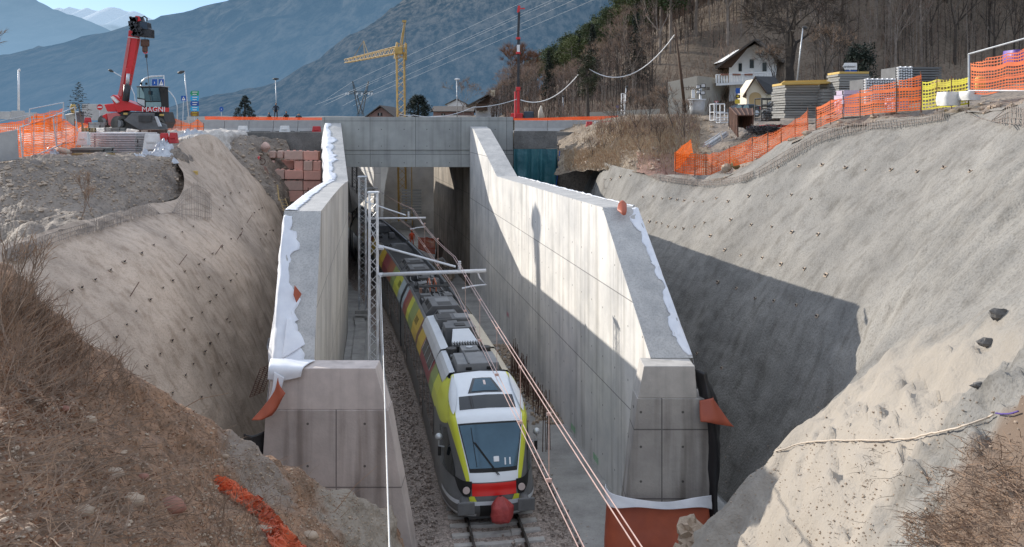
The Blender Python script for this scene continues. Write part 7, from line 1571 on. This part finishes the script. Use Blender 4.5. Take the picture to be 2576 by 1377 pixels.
def spruce(seed, H, label, grp, leaf='spruce_leaf', W_=.17, base=.08, dens=1.0):
    random.seed(seed); t = thing('spruce_tree', label, 'tree', (0,0,0), grp); mb = MB(); mb.tube([(0,0,-.5),(0,0,H*.97)], [H*.014,.03], 6, cap=False); q = MB(); L_ = int(30*dens)
    for i in range(L_):
        f = base+(1-base)*i/L_; R_ = H*W_*(1-f)**.85+.1
        for k in range(int(5+7*(1-f))):
            a = random.uniform(0,6.28); rr = R_*random.uniform(.75,1.1)
            for s in range(5): p = Vector((rr*(s+1)/5*math.cos(a), rr*(s+1)/5*math.sin(a), H*f-.12*rr*(s/5)**2*3)); needle_clump(q, p, H*.018, 4, H*.024, .5)
    mb.build('trunk', 'bark', t, local=True); q.build('crown', leaf, t, local=True); return t
def zfloor(x, y):
    h = TH.ray_cast(Vector((x, y, 300)), Vector((0,0,-1)))
    return h[0].z if h[0] is not None else None
BT = [bare_tree(101+i, H, 'bare grey-brown deciduous tree on the wooded slope', 'bare trees of the wooded slope', ['bark','bark_pale','bark','bark','bark_pale'][i], ['twig','russet_twig','twig','twig','russet_twig'][i], 4, [.5,.4,.62,.45,.35][i], tn=7) for i, H in enumerate((10, 12, 8.5, 11, 13))]
PT = [pine(201+i, H, 'dark green pine rising above the bare trees of the slope', 'pines of the wooded slope', ['pine_leaf','pine_leaf_light','pine_leaf'][i], 26, [.42,.5,.55][i]) for i, H in enumerate((12, 13.5, 14.5))]
ST = [spruce(301, 14, 'slender dark spruce among the bare trees', 'spruces of the wooded slope'), spruce(302, 11, 'slender dark spruce among the bare trees', 'spruces of the wooded slope', W_=.2)]
used = set(); cnt = 0
HT = {}
for o_, h_ in zip(BT, (10, 12, 8.5, 11, 13)): HT[o_.name] = h_
for o_, h_ in zip(PT, (12, 13.5, 14.5)): HT[o_.name] = h_
for o_, h_ in zip(ST, (14, 11)): HT[o_.name] = h_
SIL = [(1225,262),(1250,222),(1300,165),(1350,145),(1400,112),(1450,88),(1500,52),(1560,0),(1600,-60),(1700,-400),(3000,-2000)]
def sil(u):
    for (a, va), (b, vb) in zip(SIL, SIL[1:]):
        if a <= u <= b: return va+(vb-va)*(u-a)/(b-a)
    return 280
def put(protos, x, y, s=1.0, z=None, exact=None, low=0):
    z = zfloor(x, y) if z is None else z
    if z is None: return None
    pr = random.choice(protos); u = CX+F*x/y; lim = WZ(sil(u)+low, y)-z; H = HT[pr.name]
    if exact: s = (exact-z)/H
    else: s = min(s, lim/H)
    if s < .32: return None
    if pr.name not in used: used.add(pr.name); o = pr; o.location = (x, y, z); o.rotation_euler = (0,0,random.random()*6.28); o.scale = (s,)*3; return o
    return dup(pr, (x, y, z), random.random()*6.28, s)
def clear_of_houses(x, y):
    u = CX+F*x/y
    return not (y < 99 and 1650 < u < 2050)
random.seed(404); placed = []
# pines that draw the skyline
for k in range(84):
    u = 1378+ (1860-1378)*((k+.5)/84)+random.uniform(-8,8); y = random.uniform(128, 172); x = WX(u, y); z = zfloor(x, y); vt = sil(u)+random.choice((random.uniform(-6,16), random.uniform(20,60))) if u < 1600 else random.uniform(-110, 60)
    ex = WZ(vt, y)
    if z is None: continue
    if ex-z < 6: ex = z+random.uniform(5.5,8)
    if ex-z > 15: ex = z+random.uniform(11.5, 15)
    if put(PT, x, y, 1, z, ex): placed.append((x, y))
n = 0; tries = 0
while len(placed) < 288 and tries < 60000:
    tries += 1
    y = 90+88*random.random()**1.25; u = random.uniform(1228, 2640); x = WX(u, y)
    if not clear_of_houses(x, y): continue
    z = zfloor(x, y)
    if z is None or CY+F*(HC-z)/y < -60: continue
    if any((x-a)**2+(y-b)**2 < 5.2 for a, b in placed): continue
    v = CY+F*(HC-z)/y; top = v < 190 and u < 1880; r_ = random.random(); s_ = random.uniform(.75, 1.2)
    if u < 1345: o = put(BT, x, y, s_*.7, z)
    elif top and r_ < .42: o = put(PT, x, y, s_*.9, z)
    elif r_ < .08: o = put(ST, x, y, s_*.8, z)
    elif r_ < .15: o = put(PT, x, y, s_*.75, z)
    else: o = put(BT, x, y, s_, z, low=60 if u < 1900 else 0)
    if o: placed.append((x, y))
print('TREES', len(placed))
# the rest of the wood, trunks too many and too small to count: one object
random.seed(606); mbt = MB(); mbp = MB(); mbg = MB()
for i in range(3600):
    y = 90+118*random.random()**1.3; u = random.uniform(1228, 2660); x = WX(u, y)
    if not clear_of_houses(x, y): continue
    z = zfloor(x, y)
    if z is None: continue
    H = min(random.uniform(3, 10.5), WZ(sil(u)+(75 if 1350 < u < 1900 else 0), y)-z)
    if H < 2.5: continue
    m_ = mbp if random.random() < .35 else mbt; w_ = random.uniform(.02,.06); lean = Vector((random.uniform(-.08,.08), 0, 1))*H; p = Vector((x, y, z-.2)); s = Vector((w_,0,0)); m_.poly([p-s, p+s, p+lean+s*.15, p+lean-s*.15])
    for k in range(17):
        f = random.uniform(.12, .98); q = p+lean*f; a = random.uniform(0, 6.28); d = Vector((math.cos(a), math.sin(a)*.6, random.uniform(.3,1.3))).normalized()*H*random.uniform(.09,.22)*(1.15-f*.6); t_ = Vector((.022,0,.0)); m_.poly([q-t_, q+t_, q+d*.55+t_*.6, q+d, q+d*.55-t_*.6])
        e = q+d*.5
        for g in range(3): d2 = Vector((random.uniform(-1,1), random.uniform(-.5,.5), random.uniform(.1,1))).normalized()*H*.06; mbg.poly([e-t_*.5, e+t_*.5, e+d2])
for m_, nm, lab in ((mbt,'bark','mass of thin dark trunks filling the leafless wood'),(mbp,'bark_pale','paler thin trunks scattered through the leafless wood'),(mbg,'russet_twig','haze of fine reddish twigs in the leafless wood')):
    tag(m_.build('woodland', nm), lab, 'wood', kind='stuff')
# undergrowth on the slope: nobody could count it
random.seed(505); mb = MB(); mb2 = MB()
for i in range(30000):
    y = 86+(210-86)*random.random()**1.3; x = random.uniform(-6, 130); u = CX+F*x/y
    if u < 1270 or u > 2640: continue
    z = zfloor(x, y)
    if z is None: continue
    p = Vector((x, y, z-.1)); L_ = random.uniform(.6, 2.6)*(1+.3*(y > 120)); d = Vector((random.uniform(-.5,.5), random.uniform(-.4,.4), 1)).normalized()*L_; s = Vector((random.uniform(.015,.05), 0, 0)); (mb if i % 3 else mb2).poly([p-s, p+s, p+d*.6+s*.6, p+d, p+d*.6-s*.6])
tag(mb.build('undergrowth', 'twig'), 'leafless undergrowth covering the wooded slope', 'undergrowth', kind='stuff'); tag(mb2.build('undergrowth', 'russet_twig'), 'reddish leafless undergrowth on the wooded slope', 'undergrowth', kind='stuff')
# single trees
bt = bare_tree(911, 13, 'huge bare tree with drooping branches behind the chapel roof', None, 'bark_dark', 'bark', 6, .85, -.02, 7, .24, .50); bt.location = (WX(1985,80), 80, WZ(252,80))
for k, (u, vb, Y, H, lab) in enumerate(((1952,258,82,6.0,'slim bare tree screening the right end of the white house'),(2075,235,76,6.5,'bare tree with many fine twigs behind the tallest board stack'))):
    t = bare_tree(940+k, H, lab, None, 'bark_dark', 'twig', 5, .6, .05, 3, .25, .10); t.location = W(u, vb, Y)
t = bare_tree(912, 9, 'russet leaved bare tree left of the crane boom', None, 'bark', 'russet_leaf', 5, .6, .1, 14, .3); t.location = W(1272,296,104)
t = bare_tree(913, 6.5, 'smaller bare tree behind the white chalet', None, 'bark_pale', 'twig', 4, .6, .1, 8, .3); t.location = W(1165,300,130)
iv = thing('ivy_tree', 'narrow ivy covered tree on a bare trunk where the cables meet', 'tree', W(1478,298,80)); random.seed(5); mb = MB(); b0 = W(1478,298,80); mb.tube([b0, b0+Vector((0,0,2.4)), b0+Vector((-.1,0,5.4))], [.2,.17,.06], 7); mb.build('trunk', 'bark', iv); mb = MB()
for i in range(60): f = i/59; c = b0+Vector((random.uniform(-1,1)*(.85*(1-abs(f-.35))+.12), random.uniform(-.6,.6), 2.2+3.8*f)); needle_clump(mb, c, .42, 42, .15, 1)
mb.build('crown', 'ivy_leaf', iv)
sp1 = thing('blue_spruce', 'bushy blue-grey spruce behind the barriers left of the people', 'tree', W(616,304,84)); random.seed(6); b0 = W(616,306,84); mb = MB(); mb.tube([b0, b0+Vector((0,0,2.4))], [.12,.04], 6); mb.build('trunk', 'bark', sp1); mb = MB()
for i in range(120): f = (i/119)**1.2; a = random.uniform(0,6.28); rr = 1.25*(1-f)**.75*random.uniform(.45,1)+.04; c = b0+Vector((rr*math.cos(a), rr*math.sin(a), .15+2.35*f)); needle_clump(mb, c, .24*(1-.5*f), 30, .13, .7)
mb.build('crown', 'blue_spruce', sp1)
rt = thing('round_tree', 'round dark evergreen right of the yellow crane mast', 'tree', W(1052,300,106)); random.seed(8); mb = MB(); b0 = W(1052,302,106); mb.tube([b0, b0+Vector((0,0,2.2))], [.2,.1], 6); mb.build('trunk', 'bark', rt); mb = MB()
for i in range(90): a = random.uniform(0,6.28); f = random.random(); rr = 1.65*math.sin(math.acos(min(1,f)))*random.uniform(.5,1); c = b0+Vector((rr*math.cos(a), rr*math.sin(a), .4+2.5*f)); needle_clump(mb, c, .45, 40, .2, 1)
mb.build('crown', 'spruce_leaf', rt)
dk = thing('dark_conifer', 'dark bushy conifer behind the white arrow sign', 'tree', W(2165,215,70)); random.seed(12); b0 = W(2165,215,70); mb = MB(); mb.tube([b0, b0+Vector((0,0,3))], [.22,.1], 6); mb.build('trunk', 'bark', dk); mb = MB()
for i in range(110): a = random.uniform(0,6.28); f = random.random(); rr = (1.75-.7*f)*random.uniform(.3,1); c = b0+Vector((rr*math.cos(a), rr*math.sin(a), -.2+3.4*f)); needle_clump(mb, c, .42, 40, .18, 1)
mb.build('crown', 'spruce_leaf', dk)
t = bare_tree(931, 5, 'bare twigs poking into the picture at the upper left edge', None, 'bark', 'twig', 5, .7, 0, 6, .3); t.location = W(-70,300,50); t.scale = (1.0,1,1.2)
# ---- dry scrub on the bank right of the bridge
def scrub(name, label, tree, regs, n, L0, L1, w, mat, seed, cat='scrub', lay=0.0, seg=2, lift=0.0):
    random.seed(seed); mb = MB(); tot = 0
    while tot < n:
        u0, u1, v0, v1 = random.choice(regs); u, v = random.uniform(u0, u1), random.uniform(v0, v1); p, nn = cast(tree, u, v); tot += 1
        if p is None: continue
        L_ = random.uniform(L0, L1); up = Vector((0,0,1))*(1-lay)+nn*.3; side = Vector((random.uniform(-1,1), random.uniform(-1,1), random.uniform(-.25,.25))); d = (up*(.9-lay*.6)+side*(.55+lay)).normalized()
        q = p-d*.03+nn*lift; pts = [q]
        for k in range(seg): d = (d+Vector((random.uniform(-1,1), random.uniform(-1,1), random.uniform(-.7,.4)))*.28).normalized(); q = q+d*L_/seg; pts.append(q)
        cam_side = (pts[-1]-pts[0]).cross(p-CAM).normalized()*w
        for k in range(seg):
            a, b = pts[k], pts[k+1]; s0 = cam_side*(1-k/seg*.6); s1 = cam_side*(1-(k+1)/seg*.75); mb.poly([a-s0, a+s0, b+s1, b-s1])
    return tag(mb.build(name, mat), label, cat, kind='stuff')
bank = [(1440,1760,300,430),(1560,1760,290,400),(1420,1560,380,432),(1500,1700,310,380)]
scrub('dry_scrub', 'dense dry brown scrub covering the bank right of the bridge', TK, bank, 6000, .10, .5, .013, 'straw', 1)
scrub('dry_scrub', 'pale dry stems mixed in the scrub of the bank', TK, bank, 3000, .12, .5, .012, 'twig_pale', 2)
scrub('dry_scrub', 'reddish dry stems on top of the bank', TK, [(1500,1760,292,345)], 900, .2, .8, .012, 'russet_twig', 3)
for k, (u, v, Y, H) in enumerate(((1560,345,60,3.2),(1600,335,60,3.6),(1640,340,58,3.4),(1690,330,60,4.2),(1520,380,57,2.6),(1720,345,58,3.2),(1660,370,55,2.4),(1610,385,54,2.0),(1490,400,57,2.0))):
    p, nn = cast(TK, u, v); p = p if p is not None else W(u, v, Y)
    t = bare_tree(1200+k, H, 'leafless shrub sprouting from the dry bank', 'shrubs on the dry bank', 'bark', 'twig', 4, .6, .15, 6, .15, .03); t.location = p-Vector((0,0,.1))
# ---- brush, roots and stones on the left foreground mound
fg = [(0,420,880,1377),(0,700,1050,1377),(100,900,1150,1377),(0,330,820,1200)]
scrub('dead_twigs', 'tangle of dead twigs and roots over the near left earth mound', TM, fg, 1900, .08, .5, .0055, 'twig', 11, 'twigs', lay=.75, seg=4, lift=.02)
scrub('dead_twigs', 'bleached dead stalks over the near left earth mound', TM, fg, 600, .10, .6, .004, 'twig_pale', 12, 'twigs', lay=.6, seg=4, lift=.02)
scrub('dead_twigs', 'dense brown brush on the left shoulder of the near mound', TM, [(0,170,740,1000),(0,120,700,900),(100,330,850,1000)], 1300, .10, .5, .006, 'twig', 13, 'twigs', lay=.2, seg=4)
scrub('dead_twigs', 'reddish dry stalks on the left shoulder of the near mound', TM, [(0,110,720,860),(0,200,800,960)], 260, .15, .7, .005, 'twig_pale', 14, 'twigs', lay=.1, seg=4)
scrub('dead_twigs', 'upright dry stems at the bottom of the near mound', TM, [(480,640,1210,1377),(560,820,1260,1377)], 160, .15, .6, .004, 'twig', 15, 'twigs', lay=.0, seg=4)
scrub('dead_leaves', 'russet dead leaves caught in the brush', TM, [(0,240,740,1100),(0,900,900,1377)], 2600, .02, .05, .010, 'russet_leaf', 16, 'leaves', lay=.8, seg=1, lift=.03)
for k, (u, v, H, lab) in enumerate(((15,880,1.9,'tall dry bush with russet leaves at the left edge of the picture'),(70,960,.9,'lower dry bush beside the tall one at the left edge'),(560,1350,.8,'thin upright bush low on the near left mound'),(640,1340,.6,'smaller thin bush right of the upright one on the near mound'))):
    p, nn = cast(TM, u, v)
    if p is not None: t = bare_tree(1300+k, H, lab, None, 'twig', 'twig_pale' if k < 2 else 'twig', 4, .4, .25, 2, .12, .010); t['category'] = 'bush'; t.name = 'dry_bush'; t.location = p-nn*.05
for k, (u, v, L_, a_) in enumerate(((430,985,1.0,.35),(330,1170,.9,.2),(200,700,1.1,1.1),(520,1240,.9,2.2),(840,1230,1.3,.8))):
    p, nn = cast(TM, u, min(1370, v+60))
    if p is None: continue
    d = Vector((math.cos(a_), .2, math.sin(a_))); mb = MB(); mb.tube([p, p+d*L_*.5+Vector((0,0,.08)), p+d*L_+Vector((0,0,-.02))], [.009,.006,.003], 4); tag(mb.build('dry_stalk', 'twig_pale'), 'single arching dry stalk rising from the near left mound', 'stalk', 'arching stalks of the near mound')
def stones(name, label, tree, regs, n, r0, r1, mat, seed):
    random.seed(seed); mb = MB()
    for i in range(n):
        u0, u1, v0, v1 = random.choice(regs); p, nn = cast(tree, random.uniform(u0,u1), random.uniform(v0,v1))
        if p is not None: mb.ball(p+nn*.01, random.uniform(r0, r1)*(.6+random.random()**3), 6, 4, jit=.7, sc3=(1.2,1,.7))
    tag(mb.build(name, mat), label, 'stones', kind='stuff')
stones('pebbles', 'small grey pebbles strewn over the near left mound', TM, [(0,900,1000,1377),(500,980,1120,1377)], 2200, .008, .024, 'stone', 21)
stones('pebbles', 'gravel crumbs on the near right slope', TR, [(1780,2200,1120,1377),(2000,2576,1000,1377)], 900, .006, .018, 'stone', 22)
stones('pebbles', 'pebbles and clods on the left bench', TB, [(0,480,400,560),(0,480,400,500)], 1100, .02, .07, 'stone', 23)
stones('pebbles', 'rubble scattered on the bank between slope and block wall', TRB, [(540,735,345,560)], 400, .03, .12, 'stone', 24)
stones('pebbles', 'clods along the crest of the right bank', TK, [(1400,2576,250,460)], 1500, .03, .12, 'stone', 25)
random.seed(33)
for k, (u, v, r, m_, lab) in enumerate(((222,1060,.075,'stone','pale round cobble highest on the near left mound'),(160,1030,.05,'stone_red','small red stone near the pale cobble'),(285,1195,.085,'stone','pale cobble in the middle of the near mound'),(357,1203,.06,'stone_red','red brick fragment lying on the near mound'),(330,1265,.11,'stone','large rounded cobble low on the near mound'),(427,1280,.14,'stone_red','big pinkish boulder low on the near mound'),(205,1290,.08,'stone','whitish cobble at the left of the near mound'),(660,1345,.15,'stone','pale cobble left of the orange net bundle end'),(775,1352,.13,'stone','pale boulder right of the orange net bundle end'),(565,1150,.06,'stone','small stone beside the top of the orange net bundle'))):
    p, nn = cast(TM, u, v)
    if p is not None: mb = MB(); mb.ball(p+nn*r*.2, r, 9, 7, jit=.35, sc3=(1.25,1,.75)); tag(mb.build('cobble', m_, smooth=True), lab, 'stone')
for k, (u, v, r) in enumerate(((1735,1310,.28),(1748,1350,.34),(1712,1378,.28),(1765,1330,.25))):
    mb = MB(); p = W(u, v, 20.6-k*.15); p.z -= .25; mb.ball(p, r, 10, 8, jit=.8); tag(mb.build('boulder', 'stone'), 'rough grey boulder in the heap right of the orange membrane', 'boulder', 'boulders beside the orange membrane')
for k, (u, v, r) in enumerate(((2520,790,.15),(2488,862,.12),(2463,970,.07))):
    p, nn = cast(TR, u, v)
    if p is not None: mb = MB(); mb.ball(p, r, 8, 6, jit=.5, sc3=(1.6,.8,.7)); tag(mb.build('boulder', 'stone_dark'), ['larger dark stone stuck in the sprayed slope at the right','smaller elongated stone below the large one on the slope','little stone lowest of those stuck in the right slope'][k], 'stone')
rb2 = [(2330,2576,1180,1377),(2420,2576,1100,1377),(2280,2450,1290,1377)]
scrub('dead_twigs', 'tangled roots and dead grass at the lower right corner', TR, rb2, 1300, .05, .36, .0045, 'twig', 41, 'twigs', lay=.7, seg=4, lift=.02)
scrub('dead_twigs', 'pale dry grass at the lower right corner', TR, rb2, 500, .05, .3, .004, 'twig_pale', 42, 'twigs', lay=.5, seg=3, lift=.02)
scrub('dead_twigs', 'stray dark twigs on the pale near right slope', TR, [(2050,2500,1130,1377),(2150,2300,1130,1220)], 60, .1, .4, .0035, 'bark', 43, 'twigs', lay=.9, seg=3, lift=.03)
# dry shrub clumps on the left bench
for k, (u, v, H) in enumerate(((205,560,1.6),(225,535,2.0),(130,640,1.2),(95,640,1.0))):
    p, nn = cast(TB, u, v)
    if p is not None: t = bare_tree(1400+k, H, ['dry shrub on the edge of the left bench, shorter one','tall dry shrub on the edge of the left bench','low dry stems left of the mesh strip','lowest dry stems on the left bench'][k], None, 'twig', 'twig_pale', 4, .4, .3, 4, .1, .02); t['category'] = 'bush'; t.name = 'dry_bush'; t.location = p
# crumpled orange net bundle on the mound
def bundle(label, uvs, w0, w1, seed):
    random.seed(seed); P_ = []
    for i in range(len(uvs)-1):
        for q in range(8):
            t = q/8; p, nn = cast(TM, uvs[i][0]+(uvs[i+1][0]-uvs[i][0])*t, uvs[i][1]+(uvs[i+1][1]-uvs[i][1])*t)
            if p is not None: P_.append((p, nn))
    rows = []; uv = []; n = len(P_)
    for i, (p, nn) in enumerate(P_):
        t = i/(n-1); d = (P_[min(i+1,n-1)][0]-P_[max(i-1,0)][0]).normalized(); s = d.cross(nn).normalized(); w_ = (w0+(w1-w0)*t)*(.75+.5*abs(noise.noise(Vector((t*7, seed, 0))))); row = []; ur = []
        for j in range(25): q = j/24; x = (q-.5)*2; row.append(p+s*x*w_+nn*(.04+.24*w_*(1-x*x)+.11*math.sin(q*19+t*9)*(1-x*x)+.10*abs(noise.noise(Vector((t*22, q*9, seed)))))); ur.append((t*3.2+.15*math.sin(q*9), q*1.0+.08*math.sin(t*40)))
        rows.append(row); uv.append(ur)
    mb = MB(); mb.grid(rows, uvs=uv); return mb
uvb = [(540,1218),(565,1235),(600,1262),(640,1278),(665,1305),(690,1345),(730,1385),(760,1410)]
mb = bundle('', uvb, .16, .26, 3); tag(mb.build('crumpled_orange_net', 'net_bundle', smooth=True), 'crumpled bundle of orange net lying down the near left mound', 'safety net')
mb = bundle('', [(560,1228),(610,1262),(650,1300),(672,1350),(700,1400)], .14, .2, 9); tag(mb.build('crumpled_orange_net', 'net_bundle', smooth=True), 'second fold of crumpled orange net beneath the larger bundle', 'safety net')
